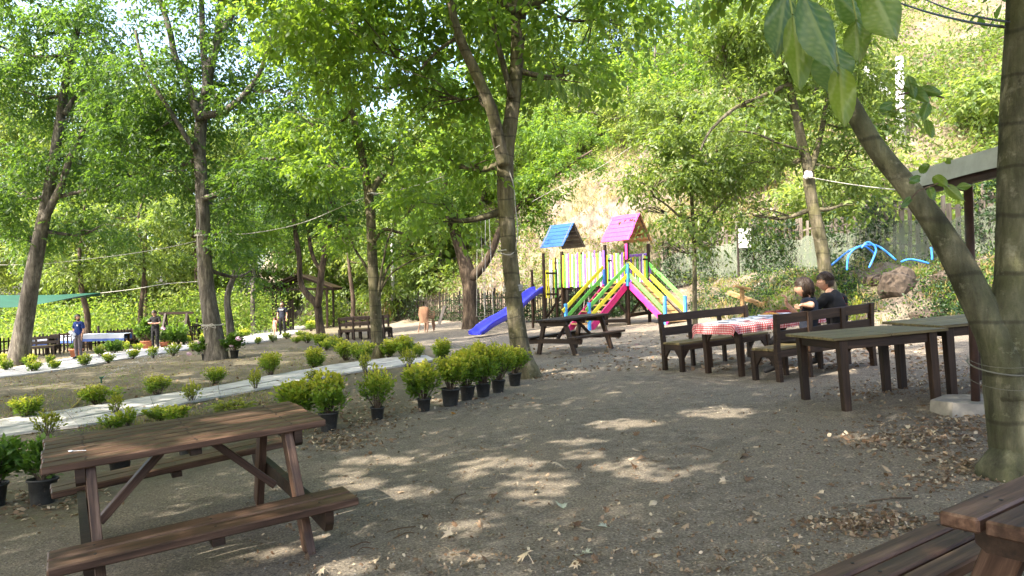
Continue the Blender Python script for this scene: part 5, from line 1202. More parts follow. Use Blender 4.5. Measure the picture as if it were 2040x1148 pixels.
# --- forked tree by the fence
tree('tree', 'stout forked tree in front of the long picket fence left of the slide', 'tree', (937, 655),
     [([(937, 656, 19), (936, 620, 14), (935, 570, 14), (930, 540, 15), (922, 510, 13), (912, 480, 11), (900, 440, 10), (888, 390, 9), (880, 330, 7)], .2), ([(938, 555, 11), (958, 535, 9), (974, 512, 8), (984, 490, 7.5), (1000, 450, 6), (1040, 405, 5), (1085, 365, 4), (1140, 325, 3), (1180, 300, 2)], -1.0), ([(916, 490, 7), (905, 470, 5), (930, 430, 5), (960, 400, 4), (970, 340, 3)], .6)],
     [(900, 330, 0, 2.2, 2.0, 1.4), (1010, 360, 0, 1.6, 1.5, .9), (1080, 390, -.6, 1.5, 1.3, .8), (1130, 335, -.8, 1.4, 1.2, .7), (960, 430, .5, 1.4, 1.2, .7), (1060, 440, -.5, 1.0, .8, .45, 1.2), (850, 430, 0, 1.2, 1.1, .8), (960, 250, 0, 2.2, 1.8, 1.2), (1110, 260, .4, 2.0, 1.8, 1.1)],
     'leaf_mid', 'bark_dark', L=.17, cov=1.7)
# --- thin tree before the ramp
tree('tree', 'thin young tree in front of the play ramp', 'tree', (1385, 664),
     [([(1385, 664, 6), (1384, 600, 4.6), (1384, 540, 4.6), (1383, 490, 4.5), (1380, 440, 4), (1378, 380, 3.5), (1380, 310, 2.5)], .2), ([(1384, 500, 3), (1400, 460, 2.5), (1425, 420, 2), (1450, 390, 1.5)], .4), ([(1383, 480, 3), (1360, 440, 2.5), (1330, 410, 2), (1300, 390, 1.5)], -.4)],
     [(1390, 320, 0, 1.5, 1.2, 1.0), (1320, 360, -.3, .9, .8, .7), (1450, 370, .3, .9, .8, .7), (1360, 440, -.3, .8, .7, .35, 1.2), (1330, 300, .2, 1.1, 1, .8), (1450, 290, .2, 1.1, 1, .8), (1290, 420, -.5, .5, .5, .3, .9), (1410, 490, .2, .5, .5, .3, .9), (1320, 490, -.6, .35, .3, .3, .7)],
     'leaf_light', 'bark_olive', L=.15, cov=1.25, group='trees')
# --- tree on the bank
bt = W(1648, 560, 18.7); bt.z = gzs(bt.x, bt.y)
tree('tree', 'sunlit crooked tree growing on the bank behind the two seated people', 'tree', None,
     [([(1652, 575, 16), (1645, 545, 13.5), (1638, 500, 13), (1628, 450, 12), (1618, 405, 11.5), (1612, 365, 12), (1610, 335, 11), (1598, 285, 9.5), (1588, 235, 8.5), (1578, 195, 8), (1568, 150, 7.5), (1558, 80, 6), (1545, 0, 4)], .2),
      ([(1612, 345, 7), (1622, 318, 6), (1632, 280, 5.5), (1640, 245, 5), (1650, 180, 4), (1665, 100, 3)], .5), ([(1570, 168, 5), (1545, 180, 4.5), (1510, 195, 4), (1470, 212, 4), (1440, 235, 3.5), (1412, 265, 2.5), (1395, 300, 1.5)], -2.0), ([(1600, 300, 3), (1550, 285, 2.5), (1500, 265, 2), (1440, 262, 1.2)], -.8), ([(1480, 206, 2), (1465, 180, 1.6), (1440, 150, 1.2)], -.2)],
     [(1560, 90, 0, 1.9, 1.7, 1.3), (1480, 200, -1.2, 1.2, 1.1, .8, .9), (1650, 160, .3, 1.5, 1.4, 1.1), (1720, 240, .3, 1.3, 1.2, .9), (1690, 330, .2, 1.1, 1, .7), (1700, 400, 0, .9, .8, .4, 1.1), (1520, 320, .2, .9, .8, .6, .9), (1440, 90, 0, 1.5, 1.4, 1), (1600, -60, 0, 2.4, 2.2, 1.4), (1500, 430, .8, .7, .6, .5, .9)],
     'leaf_light', 'bark_olive', L=.15, cov=1.2, base3=bt, D=18.7, root=.4)
# --- trees by tables of the left background, forest behind, hillside trees
def auto_tree(px, D, hpx, tiers, lm, label, bm='bark_dark', L=.24, r0=.14, cov=1.4, group='background trees', lean=0, sub=.8):
    p = W(px, 600, D); p.z = gzs(p.x, p.y); t = E('tree', p, 0, label, 'tree', group); tm = MB()
    zt = W(px, hpx, D).z-p.z; pts = [Vector((0, 0, -.3))]; k = 5
    for i in range(1, k+1): pts.append(Vector((lean*zt*i/k+rnd.uniform(-.18, .18), rnd.uniform(-.18, .18), zt*i/k*.92)))
    sp = spline(pts, 3); rr = list(np.linspace(r0*1.2, r0*.25, len(sp))); tube(tm, sp, rr, 8, ns=.05)
    cw = []
    for (x, y, rx, rz) in tiers: cw.append((W(x, y, D+rnd.uniform(-.8, .8)), (rx, rx*.85, rz), cov))
    add_crown(t, tm, list(zip(sp, rr)), cw, lm, L, 'diamond', sub); P('trunk', tm, M[bm], t, smooth=True); return t
# left background, thin trunks
auto_tree(168, 39, 380, [(150, 440, 1.9, 1.4), (200, 520, 1.3, .8), (120, 530, 1.2, .7)], 'leaf_light', 'thin trunk standing just right of the man in the blue shirt', r0=.16)
auto_tree(277, 41, 360, [(280, 430, 2.0, 1.5), (250, 520, 1.4, .9)], 'leaf_light', 'thin trunk left of the man in black, behind the blue tables', r0=.13, lean=.02)
auto_tree(293, 44, 330, [(320, 400, 2.2, 1.6), (330, 520, 1.6, .9)], 'leaf_light', 'thin trunk right behind the man in black', r0=.13, lean=-.02)
auto_tree(462, 32, 420, [(470, 430, 1.5, 1.0), (500, 480, 1.1, .7)], 'leaf_mid', 'slender trunk right behind the lawn tree with the rope bow', 'bark_grey', r0=.17, L=.19)
auto_tree(505, 43, 420, [(500, 460, 1.8, 1.2), (470, 530, 1.2, .7)], 'leaf_mid', 'pale trunk beside the hydrangeas left of the entrance gate', 'bark_grey', r0=.14)
auto_tree(700, 44, 380, [(690, 470, 2.0, 1.2), (740, 520, 1.3, .8)], 'leaf_light', 'sunlit tree right of the entrance gate roof', r0=.13)
# forest wall on the left
fr_ = [(-140, 58), (-20, 52), (60, 60), (120, 50), (200, 62), (260, 54), (330, 60), (390, 52), (450, 62), (510, 56), (570, 64), (640, 60)]
nm_ = ['outermost left', 'far left', 'second from left', 'left of the blue shirted man', 'behind the blue shirted man', 'between the thin trunks', 'behind the swing frame', 'left of the lawn trunk', 'right of the lawn trunk', 'left of the entrance gate', 'behind the entrance gate', 'right of the entrance gate']
tops = [150, 90, 200, 130, 260, 160, 250, 180, 230, 200, 240, 200]
for i, ((px, D), w_) in enumerate(zip(fr_, nm_)):
    h = tops[i]; k = F/D; tiers = []
    for y in range(h+40, 640, 85): tiers += [(px+rnd.uniform(-45, 45), y+rnd.uniform(-25, 25), rnd.uniform(2.4, 3.2), rnd.uniform(1.7, 2.3)), (px+rnd.uniform(-60, 60), y+40, rnd.uniform(1.8, 2.6), rnd.uniform(1.3, 1.8))]
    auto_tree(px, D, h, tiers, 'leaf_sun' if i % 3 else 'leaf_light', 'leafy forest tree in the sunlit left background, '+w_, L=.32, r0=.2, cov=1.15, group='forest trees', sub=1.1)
# hillside trees
ht = [(700, 52, 260, 'above the lattice gate'), (800, 50, 250, 'above the grey thin pole'), (880, 47, 200, 'left of the bare slope'), (960, 52, 120, 'at the top left of the bare slope'), (1060, 50, 110, 'above the bare slope'), (1160, 47, 150, 'above the blue roof'), (1260, 45, 160, 'above the pink roof'), (1340, 41, 180, 'right of the pink roof'), (1440, 45, 60, 'above the notice board'), (1540, 38, 120, 'left of the bank tree crown'), (1640, 36, 100, 'behind the bank tree crown'), (1730, 34, 150, 'left of the concrete pole'), (1830, 33, 150, 'right of the concrete pole'), (1900, 30, 200, 'above the pavilion roof'), (1980, 29, 150, 'behind the big right trunk'), (1500, 34, 230, 'right of the thin tree before the ramp'), (1690, 29, 330, 'behind the crossing of the two right trunks'), (1120, 52, 40, 'on the skyline left of the pink roof'), (1320, 48, 60, 'on the skyline right of the pink roof'), (1620, 43, -30, 'on the skyline behind the bank tree'), (1430, 37, 330, 'behind the notice board'), (1870, 31, 330, 'behind the netted fence right of the concrete pole'), (1850, 47, -150, 'on the skyline at the upper right'), (1980, 41, -130, 'on the skyline behind the right trunk'), (2080, 45, -100, 'on the skyline beyond the right edge'), (1700, 51, -120, 'on the skyline above the leaning branch'), (2080, 28, 150, 'beyond the right edge'), (1380, 55, -40, 'high up in the middle'), (1560, 52, -80, 'high up behind the leaning branch'), (1760, 46, -80, 'high up behind the pole'), (1200, 58, -60, 'high up left of the middle'), (1000, 60, -40, 'high up above the forked trunk'), (1900, 42, -80, 'high up at the right')]
for i, (px, D, top, w_) in enumerate(ht):
    p = W(px, 600, D); base_z = gzs(p.x, p.y); yb = 574+.0121*F-(base_z-HC)/D*F-(px-1020)*SR; k = F/D; tiers = []
    y1 = min(yb-10, top+360); y = top+40
    while y < y1+30:
        tiers += [(px+rnd.uniform(-40, 40), y, rnd.uniform(1.9, 2.7), rnd.uniform(1.1, 1.6)), (px+rnd.choice((-1, 1))*rnd.uniform(45, 95), y+rnd.uniform(0, 40), rnd.uniform(1.5, 2.2), rnd.uniform(.9, 1.4))]
        y += 62*34/D
    if px in (1160, 1260, 1060): tiers = [q for q in tiers if q[1] < 325]
    auto_tree(px, D, top, tiers, ('leaf_light', 'leaf_sun', 'leaf_light', 'leaf_mid', 'leaf_light')[i % 5], 'pale green tree on the sunlit hillside, '+w_, 'bark_grey', L=.25 if D < 46 else .32, r0=.13, cov=1.25, group='hillside trees', sub=.7)
# unseen trees added beside and behind the camera to shade the yard
OVER = len(CROWNS)
def added_shade_tree(x, y, h, blobs, label, r0=.22, lm='leaf_mid'):
    p = Vector((x, y, gzs(x, y))); t = E('tree', p, 0, label, 'tree', 'trees'); tm = MB(); pts = [Vector((0, 0, -.3)), Vector((.05, 0, h*.3)), Vector((.2, .1, h*.65)), Vector((.3, .2, h))]
    sp = spline(pts, 5); rr = list(np.linspace(r0*1.2, .05, len(sp))); tube(tm, sp, rr, 14, ns=.05)
    add_crown(t, tm, list(zip(sp, rr)), [(Vector(b[:3]), b[3:6], b[6]) for b in blobs], lm, .17, 'diamond', .6); P('trunk', tm, M['bark_olive'], t, smooth=True)
CV = 2.6
added_shade_tree(-8.5, 3.5, 9, [(-9, 4, 7.2, 3, 3, 1.3, CV), (-6, 6, 7.0, 2.6, 2.6, 1.2, CV), (-6, 1.5, 7.4, 2.6, 2.6, 1.2, CV), (-9.5, 8, 7.6, 2.6, 2.6, 1.3, CV), (-11, 1, 7.4, 2.6, 2.6, 1.2, CV)], 'broad unseen tree added left of the camera to shade the yard')
added_shade_tree(-3.5, -3.0, 9, [(-3.5, -2, 7.4, 3, 3, 1.3, CV), (-1, 1, 7.2, 2.6, 2.6, 1.2, CV), (-3, 3.5, 7.3, 2.6, 2.6, 1.2, CV), (1.2, -2, 7.4, 2.6, 2.6, 1.2, CV), (-6.5, -4, 7.6, 2.8, 2.8, 1.2, CV), (-.4, 5.5, 7.4, 2.4, 2.4, 1.1, CV)], 'broad unseen tree added behind the camera to shade the yard')
added_shade_tree(-13.5, 11, 10, [(-13, 11, 8.3, 3, 3, 1.4, CV), (-10, 13, 9.2, 2.6, 2.6, 1.2, 2.4), (-13, 15, 9.5, 2.6, 2.6, 1.2, 2.0), (-16.5, 9, 8.4, 2.8, 2.8, 1.2, 2.4)], 'tall unseen tree added beyond the left edge to shade the yard', .25, 'leaf_blue')
OVER_END = len(CROWNS)
# ------------------------------------------------------------------ gaps in the crowns where the photograph shows sun on the ground
SDIR = np.array(sdir)
LIT = []
def lit(px, py, rx, ry, r=.16, z=0, step=None):
    a = step or 14
    for i in np.arange(-rx, rx+1e-6, max(6, rx/3)):
        for j in np.arange(-ry, ry+1e-6, max(4, ry/2)):
            if (i/rx)**2+(j/ry)**2 <= 1.01:
                p = gp(px+i, py+j)
                if z:
                    v = (p-CAM).normalized(); k = ((-.073+z)-HC)/v.z if v.z else 0; p = CAM+v*k
                LIT.append((np.array(p), r, .6))
for s_ in [(1070, 965, 62, 36, .13), (1005, 922, 70, 12, .12), (930, 945, 30, 10, .1), (1160, 905, 38, 7, .12), (1250, 930, 50, 16, .13), (1315, 947, 30, 8, .1), (750, 917, 75, 7, .12), (815, 980, 45, 10, .1), (690, 940, 40, 5, .08), (930, 1050, 34, 12, .08), (925, 1108, 40, 8, .08), (1240, 845, 60, 9, .13), (1430, 822, 65, 10, .16), (1690, 872, 22, 4, .1), (440, 1092, 50, 10, .1), (690, 1130, 40, 14, .1), (870, 800, 60, 5, .12), (1150, 880, 50, 4, .1),
          (300, 745, 190, 5, .3), (120, 770, 90, 5, .3), (520, 722, 60, 5, .3), (560, 703, 60, 4, .3), (380, 760, 60, 4, .25), (80, 838, 60, 5, .16), (250, 812, 60, 4, .16), (480, 722, 90, 4, .25), (1100, 742, 60, 4, .2), (1300, 712, 60, 4, .25), (1230, 690, 120, 4, .3), (1640, 740, 60, 5, .25), (1500, 700, 80, 5, .3), (1850, 700, 60, 6, .3), (560, 660, 30, 5, .3), (220, 722, 120, 4, .3), (600, 785, 40, 3, .15)]: lit(*s_)
for s_ in [(545, 806, 50, 7, .14), (480, 838, 70, 6, .13), (420, 868, 60, 5, .11), (300, 890, 40, 4, .10), (560, 830, 40, 4, .10)]: lit(*s_, z=.79)
def lit3(px, py, D, r, tmin=1.0): LIT.append((np.array(W(px, py, D)), r, tmin))
for q in [(1235, 445, 25.6, .7), (1215, 470, 25.8, .5), (1180, 525, 27, .7), (1210, 520, 26.4, .6), (1140, 530, 28, .5), (1330, 600, 24.3, .7), (1380, 640, 23.4, .7), (1290, 570, 25.2, .6), (1400, 570, 24, .6), (1200, 590, 24.8, .5), (1120, 470, 28.3, .25), (1640, 500, 18.7, .6), (1600, 590, 10.6, .16), (1590, 632, 10.3, .14), (1500, 640, 11, .3), (1430, 640, 11.3, .25), (1700, 510, 19, .7), (1800, 515, 18.7, .6), (1760, 600, 17, .8), (1850, 580, 16, .7), (1700, 600, 17.5, .6), (1900, 610, 14.5, .7), (1950, 560, 14.5, .7), (1480, 560, 26, .8), (1400, 545, 28, .9), (1570, 560, 22, .7)]: lit3(*q)
for px in range(1010, 1340, 40):
    for py in range(300, 560, 36):
        LIT.append((np.array(gp(px, py)), 1.0, 14.0))
# dense shade over the yard: leaf sprays added high in the crowns wherever the sun would come through too much
def sunproj(p):
    t = (p[:, 2]-.06*p[:, 0]-.01*p[:, 1])/(SDIR[2]-.06*SDIR[0]-.01*SDIR[1]); return p[:, :2]-t[:, None]*SDIR[:2]
CS = .2; X0, X1, Y0, Y1 = -17, 9.5, -1, 31; nxc, nyc = int((X1-X0)/CS), int((Y1-Y0)/CS); LAM = np.zeros((nyc, nxc))
for C in CROWNS:
    if abs(C['t'].location.y) > 36: continue
    g = sunproj(C['P']); i = ((g[:, 0]-X0)/CS).astype(int); j = ((g[:, 1]-Y0)/CS).astype(int); k = (i >= 0) & (i < nxc) & (j >= 0) & (j < nyc)
    np.add.at(LAM, (j[k], i[k]), .15*C['L']**2/CS**2)
cx_, cy2 = np.meshgrid(X0+CS*(np.arange(nxc)+.5), Y0+CS*(np.arange(nyc)+.5))
TGT = np.where(cy2 < 12, 2.8, 2.8-1.2*np.clip((cy2-12)/9, 0, 1))+.5*bump(cx_*.7, cy2*.7)
lawnside = sdist(cx_, cy2, LL) > .8; TGT = np.where(lawnside, 1.9+.8*bump(cx_*.8, cy2*1.3), TGT)
TGT = np.where((cx_ > 5.5+.0*cy2) & (cy2 > 13), 0, TGT); TGT = np.where((cx_ > -3) & (cy2 > 22), 0, TGT)
dfc = np.clip(TGT-LAM, 0, None); LF = .17; nsp = rng.poisson(dfc*CS*CS/(8*.15*LF*LF)); jj, ii_ = np.nonzero(nsp); rep = np.repeat(np.arange(len(jj)), nsp[jj, ii_])
gx_ = cx_[jj, ii_][rep]+rng.uniform(-.5, .5, len(rep))*CS; gy_ = cy2[jj, ii_][rep]+rng.uniform(-.5, .5, len(rep))*CS
hmin = np.maximum(6.4, (1.75+.40*gy_)/1.2); hh = hmin+.3+2.2*rng.random(len(rep)); tt = hh/SDIR[2]; sp_ = np.stack([gx_+SDIR[0]*tt, gy_+SDIR[1]*tt, .06*gx_+hh], 1)
n8 = len(sp_); td = unit(rng.normal(size=(n8, 3))*np.array([1, 1, .5])); sd8 = unit(np.cross(td, np.array([0, 0, 1.])+rng.normal(size=(n8, 3))*.2)); s8 = (np.arange(8)-3.5)/8
Pf = (sp_[:, None]+td[:, None]*(s8*.5)[None, :, None]).reshape(-1, 3); sg = np.where(np.arange(8) % 2 == 0, 1., -1.)
df = unit((td[:, None]*.5+sd8[:, None]*sg[None, :, None]+rng.normal(size=(n8, 8, 3))*.3+np.array([0, 0, -.35])).reshape(-1, 3)); nf = unit(np.array([0, 0, 1.])+rng.normal(size=Pf.shape)*.5); lf = rng.random(len(Pf))
own = [C for i, C in enumerate(CROWNS) if i in (0, 1, 2, 3) or OVER <= i < OVER_END]; tp8 = np.array([[C['t'].location.x, C['t'].location.y] for C in own]); near = ((Pf[:, None, :2]-tp8[None])**2).sum(2).argmin(1)
print('fill leaves', len(Pf))
for k, C in enumerate(own):
    q = near == k
    if q.any(): CROWNS.append(dict(t=C['t'], P=Pf[q], d=df[q], n=nf[q], lv=lf[q], L=LF, kind='diamond', m=C['m']))
print('lit targets', len(LIT))
TRIS = 0
for ci, C in enumerate(CROWNS):
    Pm = C['P']+C['d']*C['L']*.5; keep = np.ones(len(Pm), bool); U = rng.random(len(Pm)); lo_, hi_ = Pm.min(0), Pm.max(0)
    for q, r, tm_ in LIT:
        rel = Pm-q; tt = rel @ SDIR; m_ = tt > tm_
        if not m_.any(): continue
        dd2 = (rel*rel).sum(1)-tt*tt; keep &= ~(m_ & (dd2 < r*r*(.50 if tm_ == .6 else 1)) & ((U < .95) | (tm_ > 5)))
    C['lost'] = 1-keep.mean(); P0 = C['P'][keep]-np.array(C['t'].location)
    v, f, k = leaf_geo(P0, C['d'][keep], C['n'][keep], C['L'], C['kind']); me = np_mesh('crown', v, f); fattr(me, 'lv', np.repeat(C['lv'][keep], k)); TRIS += len(f)
    P('crown', me, M[C['m']], C['t'])
print('crown tris', TRIS, [round(C['lost'], 2) for C in CROWNS])
# ------------------------------------------------------------------ undergrowth, ivy, weeds (uncountable)
def stuff(name, pts, L, lm, per=9, spread=.25, up=.5, kind='diamond', label=None, wd=.5, fall=.1, grass=False):
    pts = np.array(pts, float); n = len(pts); c = np.repeat(pts, per, 0)
    off = rng.normal(size=(n*per, 3))*spread; off[:, 2] = np.abs(off[:, 2])*up; c = c+off
    d = unit(rng.normal(size=c.shape)+np.array([0, 0, 2.2 if grass else .2-fall])); nm = unit(rng.normal(size=c.shape)*.6+np.array([0, 0, 1.]))
    v, f, k = leaf_geo(c, d, nm, L, kind, wd); me = np_mesh(name, v, f); fattr(me, 'lv', np.repeat(np.clip(np.repeat(rng.random(n), per)*.5+rng.random(n*per)*.5, 0, 1), k))
    global TRIS; TRIS += len(f)
    return P(name, me, M[lm], None, kind='stuff')
def scatter(n, fn): 
    out = []
    while len(out) < n:
        p = fn()
        if p is not None: out.append(p)
    return out
def gscatter(n, fn): return ongz(scatter(n, fn))
def hillpt(w0=.1, den=None):
    def fn():
        px, py = rnd.uniform(640, 2060), rnd.uniform(22, 600); p = gpf(px, py)
        d_ = (p.x+p.y-36)/1.4142
        if d_ < 1.0 or p.y > 120: return None
        bare = math.exp(-((px-1180)/170)**2-((py-430)/120)**2)*1.0+math.exp(-((px-1520)/60)**2-((py-380)/60)**2)*.8+math.exp(-((px-1520)/60)**2-((py-80)/50)**2)*.8
        nz = math.sin(p.x*.9+p.y*.3)*math.cos(p.y*.8-p.z*.7)
        if rnd.random() < bare*1.05 or nz < -.1 and rnd.random() < .7: return None
        return (p.x, p.y, p.z)
    return fn
stuff('hillside_scrub', gscatter(6500, hillpt()), .18, 'leaf_light', 13, .42, .9)
stuff('hillside_grass', gscatter(1500, lambda: (lambda p: (p.x, p.y, p.z) if (p.x+p.y-36) > 1.6 and p.y < 100 else None)(gpf(rnd.uniform(860, 1700), rnd.uniform(250, 600)))), .34, 'drygrass', 7, .25, .15, grass=True, wd=.10)
def bankpt():
    px, py = rnd.uniform(1380, 2000), rnd.uniform(505, 650); p = gpf(px, py); b = float(sdist(np.array([p.x]), np.array([p.y]), BANK)[0])
    if b < .25 or b > 9: return None
    rock = max(math.exp(-((px-1790)/75)**2-((py-590)/55)**2)*1.1, math.exp(-((px-1800)/130)**2-((py-625)/40)**2)*.95)
    if rnd.random() < rock: return None
    return (p.x, p.y, p.z)
stuff('bank_weeds', gscatter(1100, bankpt), .085, 'leaf_mid', 10, .14, .9)
stuff('bank_ivy', gscatter(1300, lambda: (lambda q: q if q and math.sin(q[0]*1.7)*math.cos(q[1]*1.3) > -.1 else None)(bankpt())), .09, 'ivy', 12, .16, .8)
stuff('bank_grass', gscatter(420, bankpt), .24, 'drygrass', 9, .10, .1, grass=True, wd=.06)
iv = []
for k in range(480):
    i = rnd.randrange(len(FB)); q = FB[i]; s = math.sin(i*.23)+math.sin(i*.61+1)*.7
    z = rnd.random()**1.2*(1.35 if s > -.2 else .7); iv.append((q[0]+rnd.uniform(-.1, .1), q[1]-.12+rnd.uniform(-.1, .1), gzs(*q)+z))
for k in range(420):
    q = FD[rnd.randrange(len(FD))]; iv.append((q[0]+rnd.uniform(-.5, .3), q[1]+rnd.uniform(-1.2, .3), gzs(*q)+rnd.random()**1.6*1.1))
for k in range(70):
    i = rnd.randrange(4, 12); q = FA[min(i, len(FA)-1)]; iv.append((q[0]+rnd.uniform(-.3, .3), q[1]-.15, gzs(*q)+rnd.random()*1.3))
stuff('fence_ivy', iv, .13, 'ivy', 9, .13, .8)
iv = []
for k in range(1000):
    i = rnd.randrange(len(FR)); q = FR[i]; s = math.sin(i*.35+.5)+.8*math.sin(i*.83)
    if s < -.2: continue
    d_ = FR[min(i+1, len(FR)-1)]-FR[max(i-1, 0)]; d_ = d_/np.hypot(*d_); iv.append((q[0]+d_[1]*.2+rnd.uniform(-.1, .1), q[1]-d_[0]*.2+rnd.uniform(-.1, .1), gzs(*q)+rnd.random()*2.0))
stuff('net_fence_ivy', iv, .12, 'ivy', 11, .15, .8)
def leftpt():
    px = rnd.uniform(-60, 560); D = rnd.uniform(40, 56)
    if math.sin(px*.035+D*.5)*math.cos(D*.7+px*.011) < -.25: return None
    p = W(px, 640, D); return (p.x, p.y, gzs(p.x, p.y)+rnd.random()**2*2.2)
stuff('stream_undergrowth', scatter(1300, leftpt), .17, 'leaf_sun', 11, .5, .7)
stuff('stream_shrubbery', scatter(2100, leftpt), .18, 'leaf_mid', 11, .55, .8)
def gatept():
    px = rnd.uniform(655, 900); p = W(px, 640, rnd.uniform(47, 54)); return (p.x, p.y, gzs(p.x, p.y)+rnd.random()**2*1.6)
stuff('roadside_undergrowth', scatter(600, gatept), .24, 'leaf_light', 10, .4, .7)
def lawnpt():
    px, py = rnd.uniform(-40, 620), rnd.uniform(690, 860); p = gpf(px, py); v = float(sdist(np.array([p.x]), np.array([p.y]), LL)[0])
    return (p.x, p.y, p.z-.004) if v > .6 and math.sin(p.x*1.3+p.y)*math.cos(p.y*.9) > -.5 else None
stuff('lawn_grass', gscatter(1700, lawnpt), .055, 'drygrass', 6, .07, .02, grass=True, wd=.12)
stuff('lawn_clover', gscatter(1000, lawnpt), .035, 'leaf_mid', 6, .09, .05)
# ================================================================== SHRUBS
def shrub_mesh(nleaf, seed, L=.055, aspect=1.0, gold=.85, sparse=0.0, lean=0):
    """unit shrub: height 1, width ~1"""
    r = np.random.default_rng(seed); ns = 26; 
    th = r.random(ns)*6.283; rad = np.sqrt(r.random(ns))*.42; tx, ty = rad*np.cos(th), rad*np.sin(th); tz = .62+.36*(1-(rad/.45)**2)*(.6+.55*r.random(ns)); 
    low = r.random(ns) < .35; tz = np.where(low, .35+.35*r.random(ns), tz)
    stems = MB()
    for i in range(ns):
        p = [Vector((tx[i]*.12, ty[i]*.12, -.02)), Vector((tx[i]*.55, ty[i]*.55, tz[i]*.45)), Vector((tx[i], ty[i], tz[i]))]
        tube(stems, spline(p, 2), [.010, .009, .008, .006, .004], 4)
    k = r.integers(0, ns, nleaf); f = r.random(nleaf)**.55*.85+.17; f = np.where(f < .32+sparse, f+.4, f)
    c = np.stack([tx[k]*(.25+.75*f), ty[k]*(.25+.75*f), tz[k]*f], 1)+r.normal(size=(nleaf, 3))*.05
    out = unit(np.stack([c[:, 0], c[:, 1], (c[:, 2]-.45)*.8+.25], 1)); d = unit(out+r.normal(size=(nleaf, 3))*.55+np.array([0, 0, .35])); nm = unit(r.normal(size=(nleaf, 3))*.5+np.array([0, 0, 1.])+out*.4)
    global rng; sv = rng; rng = r; v, ff, kk = leaf_geo(c, d, nm, L/ .6, 'oval', .48); rng = sv
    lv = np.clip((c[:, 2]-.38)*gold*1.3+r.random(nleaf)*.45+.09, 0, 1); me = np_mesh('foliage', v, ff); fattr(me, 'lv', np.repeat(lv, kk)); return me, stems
SH = []
for i in range(7):
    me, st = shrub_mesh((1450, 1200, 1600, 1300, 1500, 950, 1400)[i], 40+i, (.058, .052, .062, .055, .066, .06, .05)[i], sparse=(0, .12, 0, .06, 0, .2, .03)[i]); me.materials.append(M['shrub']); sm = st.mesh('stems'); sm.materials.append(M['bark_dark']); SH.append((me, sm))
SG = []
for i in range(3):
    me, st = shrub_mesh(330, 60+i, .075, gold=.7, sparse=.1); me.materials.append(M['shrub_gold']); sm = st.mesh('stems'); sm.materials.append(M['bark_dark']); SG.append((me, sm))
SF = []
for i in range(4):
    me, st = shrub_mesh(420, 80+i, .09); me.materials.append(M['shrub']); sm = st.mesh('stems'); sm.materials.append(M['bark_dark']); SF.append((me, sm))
pp = MB(); lathe(pp, [(0, .0), (.105, 0), (.112, .02), (.14, .25), (.155, .252), (.157, .275), (.148, .277), (.138, .255), (.13, .235), (0, .235)], 22); pot_me = pp.mesh('pot', True)
so_ = MB(); lathe(so_, [(.135, .232), (.09, .242), (0, .246)], 16); soil_me = so_.mesh('soil', True)
so_.m = []; soil_me.materials.append(M['soil']); pot_me.materials.append(M['pot'])
def shrub(px, py, w, h, label, kind='S', pot=None, group=None, cat='shrub', vi=None, dz=0):
    """px,py ground pixel; w,h foliage pixels; pot = (pot height px, pot top half-width px)"""
    p = gp(px, py); k = depth(p)/F; lib = {'D': SD, 'S': SH, 'G': SG, 'F': SF}[kind]; me, sm = lib[vi if vi is not None else rnd.randrange(len(lib))]
    t = E('potted_shrub' if pot else 'shrub', p-Vector((0, 0, .01)), rnd.random()*6.28, label, cat, group or ('shrubs in black pots' if pot else 'planted shrubs')); z0 = 0; t.rotation_euler[0] = rnd.uniform(-.05, .05); t.rotation_euler[1] = rnd.uniform(-.05, .05); W_, H_ = w*k*1.1, h*k*1.04
    if pot:
        ph = pot*k*1.0; s = ph/.277; po_ = P('pot', pot_me, None, t, scale=(s*.98, s*.98, s)); P('soil', soil_me, None, po_); z0 = .235*s
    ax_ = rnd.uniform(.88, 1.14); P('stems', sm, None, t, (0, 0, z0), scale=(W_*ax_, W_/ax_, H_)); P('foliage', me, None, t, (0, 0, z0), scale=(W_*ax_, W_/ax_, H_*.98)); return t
SD = []
for i in range(2):
    me, st = shrub_mesh(900, 140+i, .085); me.materials.append(M['shrub_dark']); sm = st.mesh('stems'); sm.materials.append(M['bark_dark']); SD.append((me, sm))
# row of potted shrubs along the yard (front to back)
shrub(655, 858, 92, 82, 'round potted shrub just beyond the right end of the front picnic table', pot=38, vi=0)
shrub(752, 836, 72, 82, 'tall dense potted shrub standing alone, second pot in the row from the front table', pot=27, vi=1)
shrub(845, 819, 80, 72, 'loose potted shrub with bare stems showing, third pot from the front table', pot=27, vi=2)
shrub(897, 808, 92, 66, 'wide dark shrub in the largest black pot, near end of the crowded row', pot=36, vi=3)
shrub(931, 797, 70, 72, 'potted shrub second from the near end of the crowded row', pot=30, vi=4)
shrub(963, 790, 78, 78, 'potted shrub in the middle of the crowded row', pot=29, vi=0)
shrub(992, 782, 66, 74, 'potted shrub fourth from the near end of the crowded row', pot=27, vi=1)
shrub(1026, 768, 72, 54, 'potted shrub at the far end of the crowded row, against the middle trunk', pot=26, vi=3)
shrub(948, 745, 80, 56, 'green shrub behind the crowded row of pots, left one', vi=2)
shrub(1000, 738, 60, 46, 'green shrub behind the crowded row of pots, beside the middle trunk', vi=4)
shrub(85, 1003, 92, 84, 'large potted shrub at the left end of the front table', 'D', pot=52, vi=1)
shrub(-14, 1010, 100, 98, 'potted shrub cut off by the left edge of the picture', 'D', pot=50, vi=0)
shrub(240, 950, 80, 40, 'low potted plant seen under the front table, left one', pot=40, vi=2)
shrub(372, 905, 60, 40, 'low potted plant seen under the front table, middle one', pot=34, vi=4)
shrub(600, 850, 90, 70, 'sprawling yellow tipped shrub behind the right end of the front table', pot=28, vi=4)
